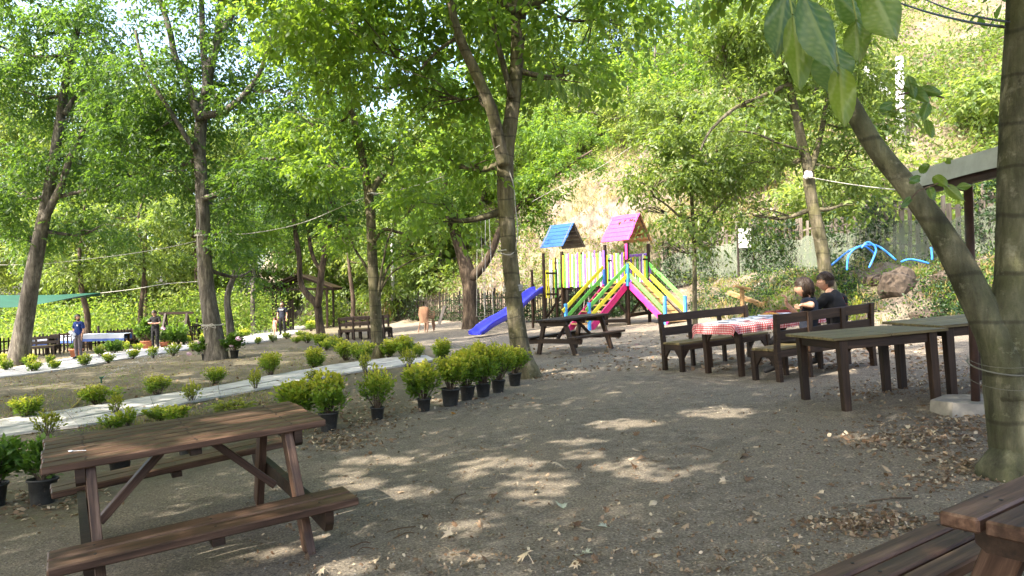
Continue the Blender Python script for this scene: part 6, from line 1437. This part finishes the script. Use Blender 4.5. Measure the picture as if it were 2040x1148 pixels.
# along the garden path
for a in [(52, 834, 72, 48, 'bushy green shrub at the far edge of the garden path, nearest the left border', 'S'), (198, 808, 78, 42, 'broad yellow green shrub at the far edge of the garden path, second from left', 'S'),
          (314, 787, 62, 38, 'wide yellow green shrub at the far edge of the path, third from left', 'S'), (427, 768, 44, 40, 'small green shrub at the far path edge between the two yellow sprigs', 'S'),
          (540, 750, 54, 46, 'round shrub with tall shoots at the far edge of the garden path', 'S'), (627, 733, 46, 38, 'airy green shrub at the far edge of the path, left of the slim trunk', 'S'),
          (690, 718, 48, 40, 'green shrub hard against the left side of the slim trunk', 'S'), (722, 722, 56, 44, 'bushy shrub in front of the slim trunk, left of it', 'S'),
          (775, 712, 44, 34, 'green shrub just right of the slim trunk', 'S'), (806, 712, 56, 42, 'taller green shrub at the far end of the garden path', 'S'), (834, 714, 30, 30, 'small green shrub right of the far end of the garden path', 'S'),
          (880, 716, 46, 38, 'neat round shrub alone beyond the end of the garden path', 'S'),
          (232, 826, 30, 44, 'thin yellowish sprig at the near edge of the garden path, left one', 'G'), (383, 803, 36, 44, 'thin yellowish sprig at the near edge of the garden path, middle one', 'G'), (509, 778, 26, 44, 'upright yellow sprig on the near edge of the garden path', 'G'),
          (621, 760, 30, 26, 'small golden sprig on the near edge of the path, left of the slim trunk', 'G'), (728, 745, 28, 44, 'golden sprig in front of the slim trunk on the path edge', 'G'), (813, 734, 34, 40, 'yellow tipped sprig at the far end of the path edge', 'G'),
          (95, 868, 50, 52, 'sparse dark sprig standing over the path behind the left end of the front table', 'G'),
          (465, 822, 90, 26, 'low spreading golden plant behind the middle of the front table', 'G'), (320, 838, 60, 30, 'low leafy plant behind the front table, left of the spreading golden one', 'F'), (350, 842, 70, 34, 'low leafy plant with an orange flower behind the front table', 'F'),
          (225, 858, 50, 36, 'low leafy plant behind the left half of the front table', 'F'), (255, 852, 36, 40, 'upright leafy plant behind the left half of the front table', 'F')]:
    shrub(a[0], a[1], a[2], a[3], a[4], a[5])
# along the entrance path: near border
far = [(12, 740, 26, 28), (66, 742, 34, 26), (108, 737, 26, 20), (168, 731, 28, 26), (217, 724, 26, 20), (264, 716, 24, 20), (305, 714, 24, 24), (345, 709, 30, 26), (384, 700, 24, 20), (514, 686, 18, 15), (543, 682, 20, 18), (571, 676, 20, 14)]
fn = ['at the left border', 'right of the leaning trunk', 'second right of the leaning trunk', 'in front of the blue shirted man', 'right of the blue shirted man', 'two places right of the blue shirted man', 'left of the two tiered bush', 'shaped in two tiers, mid lawn', 'left of the hydrangea pot', 'right of the purple hydrangea', 'before the child', 'before the bearded man']
for (x, y, w, h), n_ in zip(far, fn): shrub(x, y, w, h, 'clipped bush, near border of the entrance path, '+n_, 'F', group='clipped bushes by the entrance path')
far2 = [(0, 724, 30, 20), (60, 727, 28, 22), (100, 724, 22, 18), (200, 712, 26, 26), (248, 702, 26, 22), (275, 700, 22, 16), (330, 692, 26, 16), (372, 686, 26, 18), (408, 682, 22, 18)]
fn2 = ['at the left border', 'beside the leaning trunk', 'left of the blue shirted man', 'below the largest blue table', 'left of the terracotta planter', 'right below the terracotta planter', 'under the swing frame', 'right of the swing frame', 'behind the lawn trunk']
for (x, y, w, h), n_ in zip(far2, fn2): shrub(x, y, w, h, 'small bush, far border of the entrance path, '+n_, 'F', group='clipped bushes by the entrance path')
hd = [(500, 666, 30, 20), (520, 660, 28, 20), (537, 653, 26, 18), (551, 646, 24, 18), (488, 672, 26, 16)]
for (x, y, w, h), n_ in zip(hd, ('second', 'third', 'fourth', 'farthest', 'nearest')): shrub(x, y, w, h, 'golden hedge bush left of the entrance path, '+n_+' of five', 'F', group='hedge bushes at the gate')
hd = [(600, 672, 24, 14), (612, 684, 30, 20), (640, 690, 44, 26), (668, 694, 34, 24), (620, 660, 24, 22), (616, 648, 22, 20), (650, 698, 30, 22), (590, 684, 24, 14)]
hn = ['smallest, lying nearest the path', 'left of the Y tree foot', 'at the foot of the Y tree', 'pale one right of the Y tree', 'above the Y tree foot on the left', 'farthest towards the gate', 'in front of the Y tree foot', 'outermost on the lawn side']
for (x, y, w, h), n_ in zip(hd, hn): shrub(x, y, w, h, 'green hedge bush right of the entrance path, '+n_, 'F', group='hedge bushes at the gate')
# hydrangeas and planters
fl = MB(); ball(fl, (0, 0, 0), 1, 8, 5); fl_me = MB()
for i in range(70):
    d = Vector((rnd.gauss(0, 1), rnd.gauss(0, 1), rnd.gauss(0, 1))).normalized(); s = d.orthogonal().normalized(); b = d.cross(s); c = d*.9; q = .22
    fl_me.add([c+s*q, c+b*q, c-s*q, c-b*q], [(0, 1, 2, 3)])
fl_me = fl_me.mesh('flower_head'); fl_me.materials.append(M['flower'])
fr_me = fl_me.copy(); fr_me.materials.clear(); fr_me.materials.append(M['redflower'])
tp_ = MB(); lathe(tp_, [(0, 0), (.17, 0), (.24, .30), (.27, .30), (.275, .36), (.25, .36), (.235, .30), (0, .29)], 20); tp_me = tp_.mesh('pot', True); tp_me.materials.append(M['terracotta'])
def planter(px, py, w, h, poth, label, pm=None, flowers=(), red=False, cat='potted plant'):
    p = gp(px, py); k = depth(p)/F; t = E('potted_plant', p, 0, label, cat, 'flowering plants in pots'); z0 = 0
    if poth:
        me = pm or tp_me; s = poth*k/(.36 if me is tp_me else .277); P('pot', me, None, t, scale=(s, s, s)); z0 = poth*k*.85
    me, sm = SD[rnd.randrange(len(SD))]; P('stems', sm, None, t, (0, 0, z0), scale=(w*k, w*k, h*k)); P('foliage', me, None, t, (0, 0, z0), scale=(w*k*1.1, w*k*1.1, h*k))
    for fx, fy, r in flowers:
        P('flower_head', fr_me if red else fl_me, None, t, (fx*k, -.3*w*k, z0+fy*k), scale=(r*k, r*k, r*k*.8))
    return t
planter(293, 696, 44, 46, 17, 'large green plant in a wide terracotta pot in front of the man in black', None)
planter(352, 690, 46, 44, 0, 'leafy hydrangea bush with one lilac bloom right of the man in black', None, [(-20, 36, 5)])
planter(327, 693, 18, 22, 12, 'small plant in a pale grey pot beside the hydrangea bush')
planter(393, 676, 36, 34, 10, 'bushy plant in a low terracotta trough left of the lawn trunk')
planter(152, 713, 20, 16, 18, 'terracotta pot partly hidden behind the man in the blue shirt')
planter(226, 706, 34, 28, 0, 'dark green hydrangea below the largest blue table, with a pink bloom', None, [(-14, 10, 4)])
planter(408, 718, 38, 34, 12, 'white and pink hydrangea in a black pot left of the lawn trunk foot', pot_me, [(-26, 4, 5), (-6, 26, 4)])
planter(467, 714, 48, 36, 16, 'hydrangea with one purple bloom in a black pot right of the lawn trunk foot', pot_me, [(14, 26, 6), (0, 12, 4)])
planter(528, 652, 34, 34, 0, 'pale hydrangea bush left of the entrance gate', None, [(-8, 28, 4), (2, 31, 4), (8, 29, 4)])
planter(398, 662, 26, 26, 0, 'bush with red blooms beyond the lawn trunk, by the low fence', None, [(0, 22, 5)], True)
planter(262, 690, 40, 24, 0, 'dark green bush between the largest blue table and the terracotta planter')
# ================================================================== stacked chairs, leaning plank
pc = gp(849, 662); t0 = E('plastic_chair', pc, 2.6, 'lowest of the stacked tan plastic armchairs by the fence', 'chair', 'stack of tan plastic chairs')
def chair_parts(t):
    mb = MB(); cbox(mb, (0, 0, .42), (.44, .42, .03), bev=.012); P('seat', mb, M['chair'], t)
    for sx in (-1, 1):
        for sy in (-1, 1): mb = MB(); beam(mb, (sx*.19, sy*.18, .42), (sx*.25, sy*.24, 0), .045, .03); P('leg', mb, M['chair'], t)
        mb = MB(); tube(mb, spline([(sx*.23, -.2, .42), (sx*.27, -.2, .62), (sx*.27, .05, .64), (sx*.23, .2, .80)], 4), .022, 6); P('arm', mb, M['chair'], t)
    mb = MB(); vs = []; n = 12
    for i in range(n+1):
        a = -1.25+2.5*i/n; x = .25*math.sin(a); y = .20-.06*(1-math.cos(a)); zt = .80+.06*math.cos(a); vs += [(x, y, .62-.18*(abs(a) < .9)), (x*1.03, y+.05, zt), (x*1.03, y+.075, zt), (x, y+.02, .62-.18*(abs(a) < .9))]
    mb.add(vs, [(4*i+j, 4*i+4+j, 4*i+4+(j+1) % 4, 4*i+(j+1) % 4) for i in range(n) for j in range(4)]); P('backrest', mb, M['chair'], t)
chair_parts(t0)
for i, w_ in enumerate(('second from the bottom', 'third from the bottom', 'topmost')): dup(t0, pc+Vector((.015*(i+1), .01*(i+1), .085*(i+1))), label='stacked tan plastic armchair by the fence, '+w_)
pq = gp(874, 648); mb = MB(); beam(mb, (0, 0, -.02), (.28, .5, 1.0), .2, .03); props(P('plank', mb, M['greywood'], None, pq), 'pale plank leaning against the long picket fence right of the plastic chairs', 'plank')
# swing ropes at the forked tree
for (x, yb, yt, lb) in ((958, 640, 420, 'left pair of thin swing ropes hanging from the forked tree'), (975, 648, 430, 'right pair of thin swing ropes hanging from the forked tree')):
    q = gp(x, yb+14); D = depth(q)-.3; zt = W(x, yt, D).z-q.z; t = E('rope_swing', q, .2, lb, 'swing', 'rope swings'); zs = .5
    for s in (-1, 1): mb = MB(); tube(mb, [(s*.17, 0, zs), (s*.07, 0, zt)], .012, 5); P('rope', mb, M['rope'], t)
    mb = MB(); cbox(mb, (0, 0, zs), (.42, .16, .03)); P('seat', mb, M['greywood'], t)
# ropes wound round trunks
def coil(px, py, D, r, turns, label, tail=None):
    c = W(px, py, D); mb = MB(); n = 18*turns; pts = [Vector((r*math.cos(i*2*math.pi/18), r*math.sin(i*2*math.pi/18), .02*i/18-.01*turns+rnd.uniform(-.006, .006))) for i in range(n+1)]
    tube(mb, pts, .011, 5); 
    if tail:
        for tl in tail: tube(mb, spline([Vector(p) for p in tl], 5), .010, 5)
    return props(P('trunk_rope', mb, M['rope'], None, c, smooth=True), label, 'rope', 'ropes tied round trunks')
cD = depth(gp(1050, 752)); coil(1022, 575, cD+.1, .165, 6, 'rope wound several times round the middle trunk', [[(.16, -.05, .02), (.24, -.06, .05), (.2, -.08, -.03)]])
coil(1010, 500, cD+.1, .165, 1, 'dark cord collar on the middle trunk with a loop of pale cable', [[(.15, -.1, -.0), (.19, -.12, .35), (.16, -.12, .75), (.12, -.15, 1.2), (-.10, -.16, 1.8)], [(.15, -.1, 0), (.05, -.2, -.08), (-.12, -.18, -.05)]])
lD = depth(gp(432, 716)); coil(424, 648, lD, .34, 2, 'rope with a bow tied round the lawn trunk', [[(-.04, -.36, 0), (-.16, -.40, .03), (-.18, -.40, -.10), (-.02, -.37, -.01)], [(.0, -.36, 0), (.14, -.38, .05), (.24, -.36, -.08), (.04, -.37, -.02)], [(0, -.36, 0), (-.05, -.38, -.14)], [(.3, -.2, 0), (.42, -.2, .06)]])
coil(403, 470, lD+.1, .24, 2, 'rope hitch high on the lawn trunk with two hanging strands', [[(-.05, -.25, 0), (-.02, -.28, -.9), (-.06, -.28, -1.6)], [(.0, -.25, 0), (.05, -.28, .5), (.0, -.27, 1.0)]])
coil(741, 387, depth(gp(752, 713)), .13, 2, 'rope hitch on the slim trunk below the sawn stub')
nD = depth(gp(2012, 948)); c = W(1996, 728, nD)
mb = MB()
for k_, (z0, ph) in enumerate(((0, 0), (.05, .4), (-.1, .1))):
    pts = [Vector((.205*math.cos(a), .205*math.sin(a), z0+.05*math.sin(a+ph))) for a in np.linspace(math.pi*.75, math.pi*2.1, 22)]; tube(mb, pts, .002 if k_ else .006, 5)
props(P('cord_loop', mb, M['wire'], None, c, smooth=True), 'thin cord looped round the big right trunk below its fork', 'cord')
# rag ball on the bank tree
c = W(1611, 350, 18.55); mb = MB()
for i in range(4): ball(mb, (rnd.uniform(-.06, .06), rnd.uniform(-.05, .05), rnd.uniform(-.07, .07)), .07, 7, 5, 0, (1, .8, 1))
props(P('knotted_rag', mb, M['white'], None, c), 'small white rag knotted at the fork of the bank tree', 'rag')
# sprinkler and hose
q = gp(202, 765); t = E('sprinkler', q, 0, 'green lawn sprinkler throwing a thin spray across the lawn', 'sprinkler'); k = depth(q)/F
mb = MB(); tube(mb, [(0, 0, 0), (0, 0, 12*k)], .018, 8); P('riser', mb, M['sail'], t)
mb = MB(); tube(mb, [(-.04, 0, 12*k), (.06, 0, 13.5*k)], .022, 8); P('nozzle', mb, M['sail'], t)
mb = MB()
for i in range(420):
    s = rnd.random()**.8; x = .05+s*1.75; z = 13*k+s*.95-.35*s*s+rnd.gauss(0, .02+.07*s); r_ = rnd.uniform(.003, .008); ball(mb, (x, rnd.gauss(0, .02+.08*s), z), r_, 4, 2)
def water_mat(nt, b): b.inputs['Base Color'].default_value = (.8, .85, .9, 1); b.inputs['Roughness'].default_value = .2; b.inputs['Alpha'].default_value = .55
P('spray', mb, mat('water_drops', water_mat), t, kind='stuff')
hp = [gp(x, y)+Vector((0, 0, .03)) for x, y in [(-20, 858), (18, 838), (60, 829), (110, 826), (140, 818), (160, 799), (168, 792)]]; o = hp[0].copy(); mb = MB(); tube(mb, [p-o for p in spline(hp, 6)], .013, 6)
props(P('garden_hose', mb, M['hose'], None, o, smooth=True), 'yellow garden hose snaking over the lawn and the pale path', 'hose')
# boulder on the bank and embedded rocks
def rock(px, py, w, h, label, dk=1.0):
    p = gp(px, py); k = depth(p)/F; me = bpy.data.meshes.new('boulder'); import bmesh
    bm = bmesh.new(); bmesh.ops.create_icosphere(bm, subdivisions=3, radius=1); s = rnd.random()*20
    for v in bm.verts:
        c = v.co; n = math.sin(c.x*3+s)*math.cos(c.y*2.7+s)+.5*math.sin(c.z*6+c.x*5+s)+.3*math.sin(c.y*11+c.z*9+s); v.co = c*(1+.13*n); v.co.x = max(-.85, min(.85, v.co.x)); 
    bm.to_mesh(me); bm.free(); o = P('boulder', me, M['rockm'], None, p, scale=(w*k*.55, w*k*.4, h*k*.6)); o.rotation_euler = (0, 0, rnd.random()*.6)
    return props(o, label, 'boulder', 'boulders on the bank')
M['rockm'] = plain('earthy_rock', (.065, .049, .036), .95, .45, 5, .9)
rock(1790, 572, 76, 62, 'dark square boulder sticking out of the bank below the blue pipes'); rock(1745, 560, 50, 26, 'pale rock left of the dark square boulder'); rock(1720, 640, 44, 20, 'low pale rock at the foot of the bank behind the bench'); rock(1850, 630, 70, 24, 'broad earthy rock at the foot of the bank by the leaning branch'); rock(1880, 560, 50, 36, 'small rock near the leaning branch on the bank')
# yellow flowering weed
p = gp(1708, 655); t = E('weed', p, 0, 'tall weed with yellow top in front of the pale bank', 'weed'); me, sm = SG[0]; k = depth(p)/F
P('stems', sm, None, t, scale=(26*k, 26*k, 64*k)); P('foliage', me, None, t, scale=(26*k, 26*k, 64*k))
# ================================================================== NEAR LEAVES hanging in at the top right
M['stalk'] = plain('leaf_stalk', (.16, .20, .04), .5)
def big_leaf(base, tip, wpx, D, D2, roll, lv, ins=.0):
    a, b = W(*base, D), W(*tip, D2); d = b-a; L = d.length; x = d.normalized(); vdir = (a-CAM).normalized(); s = x.cross(vdir).normalized(); nrm = s.cross(x)
    s = (s*math.cos(roll)+nrm*math.sin(roll)); nrm = s.cross(x).normalized(); w = wpx/F*(D+D2)/2
    n = 22; vs = []; me = MB(); prof = [math.sin(math.pi*min(1, (i/n))**.80)**.85*(1-.12*(i/n)) for i in range(n+1)]; K = 10; me.vein = []
    for i in range(n+1):
        t = i/n
        for j in range(-K//2, K//2+1):
            f = j/(K/2); h = abs(f)*w*.16+.012*math.sin(t*7+f*2.2)*abs(f)+.05*L*math.sin(math.pi*t)-(.004 if j == 0 else 0)
            me.vein.append(1.0 if j == 0 else (.55 if abs(((t*8-abs(f)*1.6) % 1)-.5) < .17 and abs(f) < .95 else 0))
            vs.append(a+d*t+s*(f*w*.5*max(.02, prof[i]))+nrm*h*.8+nrm*(.0015*math.cos(t*n*3.1)*abs(f)))
    K1 = K+1; fs = [(i*K1+j, i*K1+j+1, (i+1)*K1+j+1, (i+1)*K1+j) for i in range(n) for j in range(K)]
    me.add(vs, fs); return me, lv
tw = E('leafy_branch', W(1640, -60, 1.6), 0, 'broad green leaves hanging close to the lens from a twig above the top edge', 'branch'); B_ = Vector(tw.location)
mb = MB(); tube(mb, [p-B_ for p in spline([W(1480, -120, 1.75), W(1570, -60, 1.65), W(1650, -45, 1.58), W(1740, -50, 1.62), W(1840, -90, 1.7)], 5)], [.006]*21, 7); P('twig', mb, M['bark_dark'], tw)
BLV = [((1568, -20), (1546, 118), 62, 1.62, 1.60, .25, .10), ((1580, 30), (1592, 178), 62, 1.58, 1.55, -.3, .80), ((1600, -15), (1672, 148), 74, 1.50, 1.46, .5, .18), ((1665, 88), (1655, 188), 84, 1.66, 1.66, .1, .25), ((1672, 130), (1680, 250), 58, 1.55, 1.52, -.2, .95),
       ((1706, 40), (1712, 128), 52, 1.70, 1.70, .2, .70), ((1738, -25), (1788, 82), 78, 1.62, 1.60, .35, .72), ((1655, -25), (1745, 60), 50, 1.72, 1.74, .8, .45), ((1560, -30), (1580, 40), 34, 1.7, 1.68, .1, .75), ((1700, -30), (1745, 62), 46, 1.78, 1.78, -.3, .35)]
for b_ in BLV:
    me, lv = big_leaf(*b_); me.v = [tuple(Vector(p)-B_) for p in me.v]; mm = me.mesh('leaf', True); fattr(mm, 'lv', np.full(len(me.v), lv)); fattr(mm, 'vein', me.vein); lf_ = P('leaf', mm, M['bigleaf'], tw)
    mb = MB(); a = Vector(me.v[5]); tube(mb, [a+Vector((0, .02, .06)), a], .0022, 5); P('leaf_stalk', mb, M['stalk'], lf_)
# leafy twigs near the pavilion roof corner and the right trunk (about 5 m away)
def leafy_twig(pix, D, leaves, label):
    o = W(*pix[0], D); t = E('leafy_branch', o, 0, label, 'branch', 'leafy twigs'); mb = MB(); tube(mb, [W(x, y, D)-o for x, y in pix], .006, 5); P('twig', mb, M['bark_dark'], t)
    for (x0, y0, x1, y1, w, lv) in leaves:
        me, l = big_leaf((x0, y0), (x1, y1), w, D, D-.05, rnd.uniform(-.5, .5), lv); me.v = [tuple(Vector(p)-o) for p in me.v]; mm = me.mesh('leaf', True); fattr(mm, 'lv', np.full(len(me.v), lv)); fattr(mm, 'vein', me.vein); P('leaf', mm, M['bigleaf'], t)
leafy_twig([(1795, 415), (1830, 380), (1870, 365), (1920, 380)], 4.7, [(1832, 345, 1852, 328, 22, .6), (1835, 352, 1812, 362, 18, .4), (1858, 352, 1886, 372, 26, .8), (1850, 372, 1858, 398, 20, .3), (1880, 366, 1924, 402, 22, .85), (1905, 372, 1940, 368, 16, .6), (1815, 392, 1795, 412, 16, .2), (1882, 322, 1896, 318, 14, .7)], 'twig with bright leaves hanging in front of the pavilion roof edge')
leafy_twig([(1790, 190), (1830, 180), (1880, 195)], 4.4, [(1800, 170, 1850, 205, 30, .5), (1830, 178, 1878, 188, 24, .35), (1850, 200, 1838, 240, 22, .4), (1780, 205, 1752, 218, 22, .3), (1845, 238, 1856, 275, 20, .55), (1810, 150, 1822, 195, 22, .3)], 'twig with dark leaves to the right of the near hanging leaves')
leafy_twig([(1060, 160), (1110, 158), (1160, 165)], 7.5, [(1080, 140, 1072, 178, 14, .3), (1100, 150, 1118, 185, 18, .4), (1112, 170, 1128, 205, 18, .4), (1140, 165, 1146, 190, 12, .35), (1150, 172, 1158, 200, 13, .4), (1160, 172, 1176, 196, 15, .4), (1090, 155, 1090, 200, 14, .35), (1128, 132, 1164, 150, 16, .5), (1065, 95, 1066, 106, 12, .4), (1075, 108, 1066, 122, 14, .4)], 'dark hanging twig of oval leaves right of the middle trunk top')
# ================================================================== FALLEN LEAVES, sticks, pebbles
def fallen_mesh(seed, kind):
    r = random.Random(seed); 
    if kind == 0:   # five lobed
        pol = []; lob = [(-130, .75), (-105, .34), (-80, .8), (-48, .40), (-20, .95), (8, .42)]
        half = [(0, -.28), (.18, -.12), (.62, -.20), (.34, .08), (.80, .28), (.36, .30), (.50, .62), (.20, .48), (0, 1.0)]
        pts = half+[(-x, y) for x, y in half[-2:0:-1]]
    elif kind == 1: half = [(0, -.5), (.18, -.3), (.30, 0), (.26, .3), (.12, .6), (0, .8)]; pts = half+[(-x, y) for x, y in half[-2:0:-1]]
    else: half = [(0, -.4), (.3, -.2), (.42, .1), (.2, .15), (.38, .5), (.1, .45), (0, .7)]; pts = half+[(-x*.8, y+.06) for x, y in half[-2:0:-1]]
    cx, cy_ = r.uniform(-2, 2), r.uniform(.8, 2.6)*r.choice((-1, 1)); mb = MB(); vs = [(0, .15, 0)]
    for x, y in pts: x += r.uniform(-.05, .05); y += r.uniform(-.05, .05); vs.append((x, y, 0))
    vs2 = []
    for x, y, z in vs: z = .16*math.sin(x*cx+.4)+.20*(abs(x)**1.5)*cy_*.6+.10*math.sin(y*2.5+cx); vs2.append((x*(1-.12*abs(cy_)*abs(x)), y, z))
    mz = min(v[2] for v in vs2); vs2 = [(x, y, z-mz) for x, y, z in vs2]; n = len(pts); mb.add(vs2, [(0, i+1, (i+1) % n+1) for i in range(n)])
    tube(mb, [(0, -.28, vs2[1][2]), (.05, -.7, .02)], .02, 3); me = mb.mesh('fallen_leaf'); fattr(me, 'lv', np.full(len(me.vertices), r.random())); me.materials.append(M['dry']); return me
FL = [fallen_mesh(i, (0, 0, 1, 2, 0, 2, 1, 0)[i % 8]) for i in range(16)]
FLY = fallen_mesh(99, 0); FLY.materials.clear(); FLY.materials.append(plain('yellow_leaf', (.50, .27, .05), .7, .2, 10)); 
FLG = fallen_mesh(98, 0); FLG.materials.clear(); FLG.materials.append(plain('grey_green_leaf', (.36, .38, .29), .8, .15, 14))
LBL = 'dry fallen leaf lying loose on the open dirt yard'; NF = 0
def drop(px, py, size, me=None, label=LBL):
    global NF
    p = gp(px, py); k_ = rnd.randrange(len(FL)); me = me or FL[k_]
    if label == LBL: label = 'dry %s fallen leaf %s' % (('broad lobed', 'broad lobed', 'narrow oval', 'broken')[min(3, (0, 0, 2, 3, 0, 3, 2, 0)[k_ % 8])], 'on the dirt %s' % (('close to the front table bench' if px < 820 else 'below the tree shade at the bottom middle' if px < 1250 else 'left of the bottom right table' if px < 1700 else 'in front of the big right trunk') if py > 960 else ('near the row of potted shrubs' if px < 1000 else 'in the middle of the yard' if px < 1500 else 'in front of the bare square table') if py > 820 else ('by the middle trunk' if px < 1250 else 'under the right hand tables')))
    o = P('fallen_leaf', me, None, None, p+Vector((0, 0, .002)), scale=(size*rnd.uniform(.55, 1.05), size*rnd.uniform(.8, 1.1), size*rnd.uniform(.9, 2.2)), rot=(rnd.uniform(-.25, .25), rnd.uniform(-.25, .25), rnd.random()*6.28)); NF += 1
    return props(o, label, 'leaf', 'fallen leaves on the dirt yard')
for (x, y, s, m_, lb) in [(1160, 1108, .085, FLG, 'pale grey green lobed leaf lying flat near the bottom edge of the yard'), (1208, 1052, .075, FLG, 'upright pale curled leaf standing on the open dirt'), (1120, 1013, .075, FLG, 'long folded grey green leaf left of the upright curled leaf'), (905, 826, .075, FLY, 'yellow leaf in front of the crowded row of pots'),
                          (905, 1048, .085, None, 'rust brown curled leaf pair on the lit dirt beside the front table'), (965, 975, .07, None, 'brown leaf left of the brightest sun patch'), (735, 1008, .06, FLY, 'orange sunlit leaf right of the front table bench'), (1050, 1122, .085, None, 'brown crumpled leaf near the bottom edge, left of the pale lobed leaf')]: drop(x, y, s, m_, lb)
n_ = 0
while n_ < 286:
    px, py = rnd.uniform(560, 2010), 1148-(rnd.random()**1.25)*410
    near = (py-740)/400; 
    if px > 1880 and py > 950 or px < 720 and py > 880 and rnd.random() < .8: continue
    if rnd.random() > .35+.65*near: continue
    drop(px, py, rnd.uniform(.030, .072)*(1.0 if rnd.random() < .8 else 1.25)); n_ += 1
def litter(name, n, fn, L=.09, spread=.05):
    pts = ongz(scatter(n, fn)); d = unit(rng.normal(size=pts.shape)*np.array([1, 1, .22])+np.array([0, 0, .05])); nm = unit(rng.normal(size=pts.shape)*.42+np.array([0, 0, 1.])); pts[:, 2] += .004+.012*rng.random(len(pts))
    v, f, k = leaf_geo(pts, d, nm, L, 'oval', .62, .45); v = v.reshape(-1, k, 3); v[:, 3:5, 2] += .012*rng.random((len(v), 1)); me = np_mesh(name, v.reshape(-1, 3), f); fattr(me, 'lv', np.repeat(rng.random(len(pts))**1.3, k)); P(name, me, M['dry'], None, kind='stuff')
def pat(spots):
    def fn():
        x, y, rx, ry = rnd.choice(spots); a_, r_ = rnd.random()*6.28, rnd.random()**.7*1.7*(1+.35*math.sin(x+rnd.randint(0, 2)*2.1)); p = gpf(x+r_*math.cos(a_)*rx, y+r_*math.sin(a_)*ry); return tuple(p)
    return fn
litter('leaf_litter_under_tables', 2000, pat([(1830, 860, 130, 26), (1900, 850, 90, 24), (1740, 780, 110, 16), (1850, 765, 90, 14), (1900, 740, 80, 20), (1790, 880, 120, 14)]), .042)
litter('leaf_litter_by_pots', 1900, pat([(720, 850, 70, 22), (760, 830, 60, 14), (880, 800, 100, 12), (690, 880, 60, 14), (640, 880, 60, 16), (1080, 750, 50, 8), (60, 1010, 80, 26), (110, 985, 70, 20), (300, 850, 240, 16), (600, 800, 120, 12)]), .046)
litter('leaf_litter_right_corner', 800, pat([(1770, 1040, 70, 16), (1880, 960, 90, 16), (1700, 1050, 80, 14), (1930, 925, 50, 14)]), .034)
litter('leaf_litter_back_yard', 1500, lambda: tuple(gpf(rnd.uniform(1060, 1900), rnd.uniform(660, 740))), .08)
litter('leaf_litter_lawn', 1200, lambda: tuple(gpf(rnd.uniform(0, 760), rnd.uniform(700, 850))), .07)
litter('leaf_crumbs', 2600, lambda: tuple(gpf(rnd.uniform(480, 1990), 1148-(rnd.random()**1.1)*400)), .022)
def sticks(spots):
    for x0, y0, x1, y1, r, lb in spots:
        a, b = gp(x0, y0), gp(x1, y1); m_ = (a+b)/2; m_.z = gzs(m_.x, m_.y)+.012; a.z += .006; b.z += .006; mm = m_+Vector((rnd.uniform(-.03, .03), rnd.uniform(-.03, .03), .008)); mb = MB(); tube(mb, [p-a for p in spline([a, mm, b], 4)], r, 5); props(P('stick', mb, M['bark_dark'] if r > .004 else M['dry'], None, a), lb, 'stick', 'sticks on the dirt yard')
sticks([(1732, 1001, 1816, 994, .006, 'dark curved stick on the dirt near the right corner table'), (1375, 890, 1420, 901, .004, 'thin dark twig on the open dirt left of the right tables'), (770, 1063, 828, 1051, .0035, 'pale straw on the dirt right of the front table, upper'), (698, 1092, 738, 1084, .0035, 'pale straw beside the front right leg, lower'), (712, 1102, 748, 1095, .003, 'pale straw beside the front right leg, lowest'), (783, 1075, 825, 1064, .003, 'pale straw right of the front table, second'), (1475, 915, 1480, 895, .005, 'short dark twig standing out on the open dirt'), (900, 1005, 925, 985, .004, 'short bent twig left of the brightest sun patch')])
# pebbles
pv_ = []; pf = []; n = 5200; oc = np.array([(1, 0, 0), (-1, 0, 0), (0, 1, 0), (0, -1, 0), (0, 0, 1), (0, 0, -.4)], float); of = np.array([(0, 2, 4), (2, 1, 4), (1, 3, 4), (3, 0, 4), (2, 0, 5), (1, 2, 5), (3, 1, 5), (0, 3, 5)])
pts = ongz([gpf(rnd.uniform(0, 2040), 1148-(rnd.random()**1.1)*390) for _ in range(n)])
sz = .0028+.006*rng.random(n)**4; sc = sz[:, None, None]*(.7+.6*rng.random((n, 1, 3))); v = oc[None]*sc*(.8+.4*rng.random((n, 6, 1)))
an = rng.random(n)*6.28; ca, sa = np.cos(an)[:, None], np.sin(an)[:, None]; v = np.stack([v[..., 0]*ca-v[..., 1]*sa, v[..., 0]*sa+v[..., 1]*ca, v[..., 2]*.7], -1)+pts[:, None]
f = (np.arange(n)[:, None, None]*6+of[None]).reshape(-1, 3); me = np_mesh('pebbles', v.reshape(-1, 3), f, True)
M['pebble'] = plain('pebble', (.30, .28, .255), .9, .35, 90, .2); P('pebbles', me, M['pebble'], None, kind='stuff')
print('tris in foliage', TRIS, 'fallen', NF, 'objects', len(bpy.data.objects))
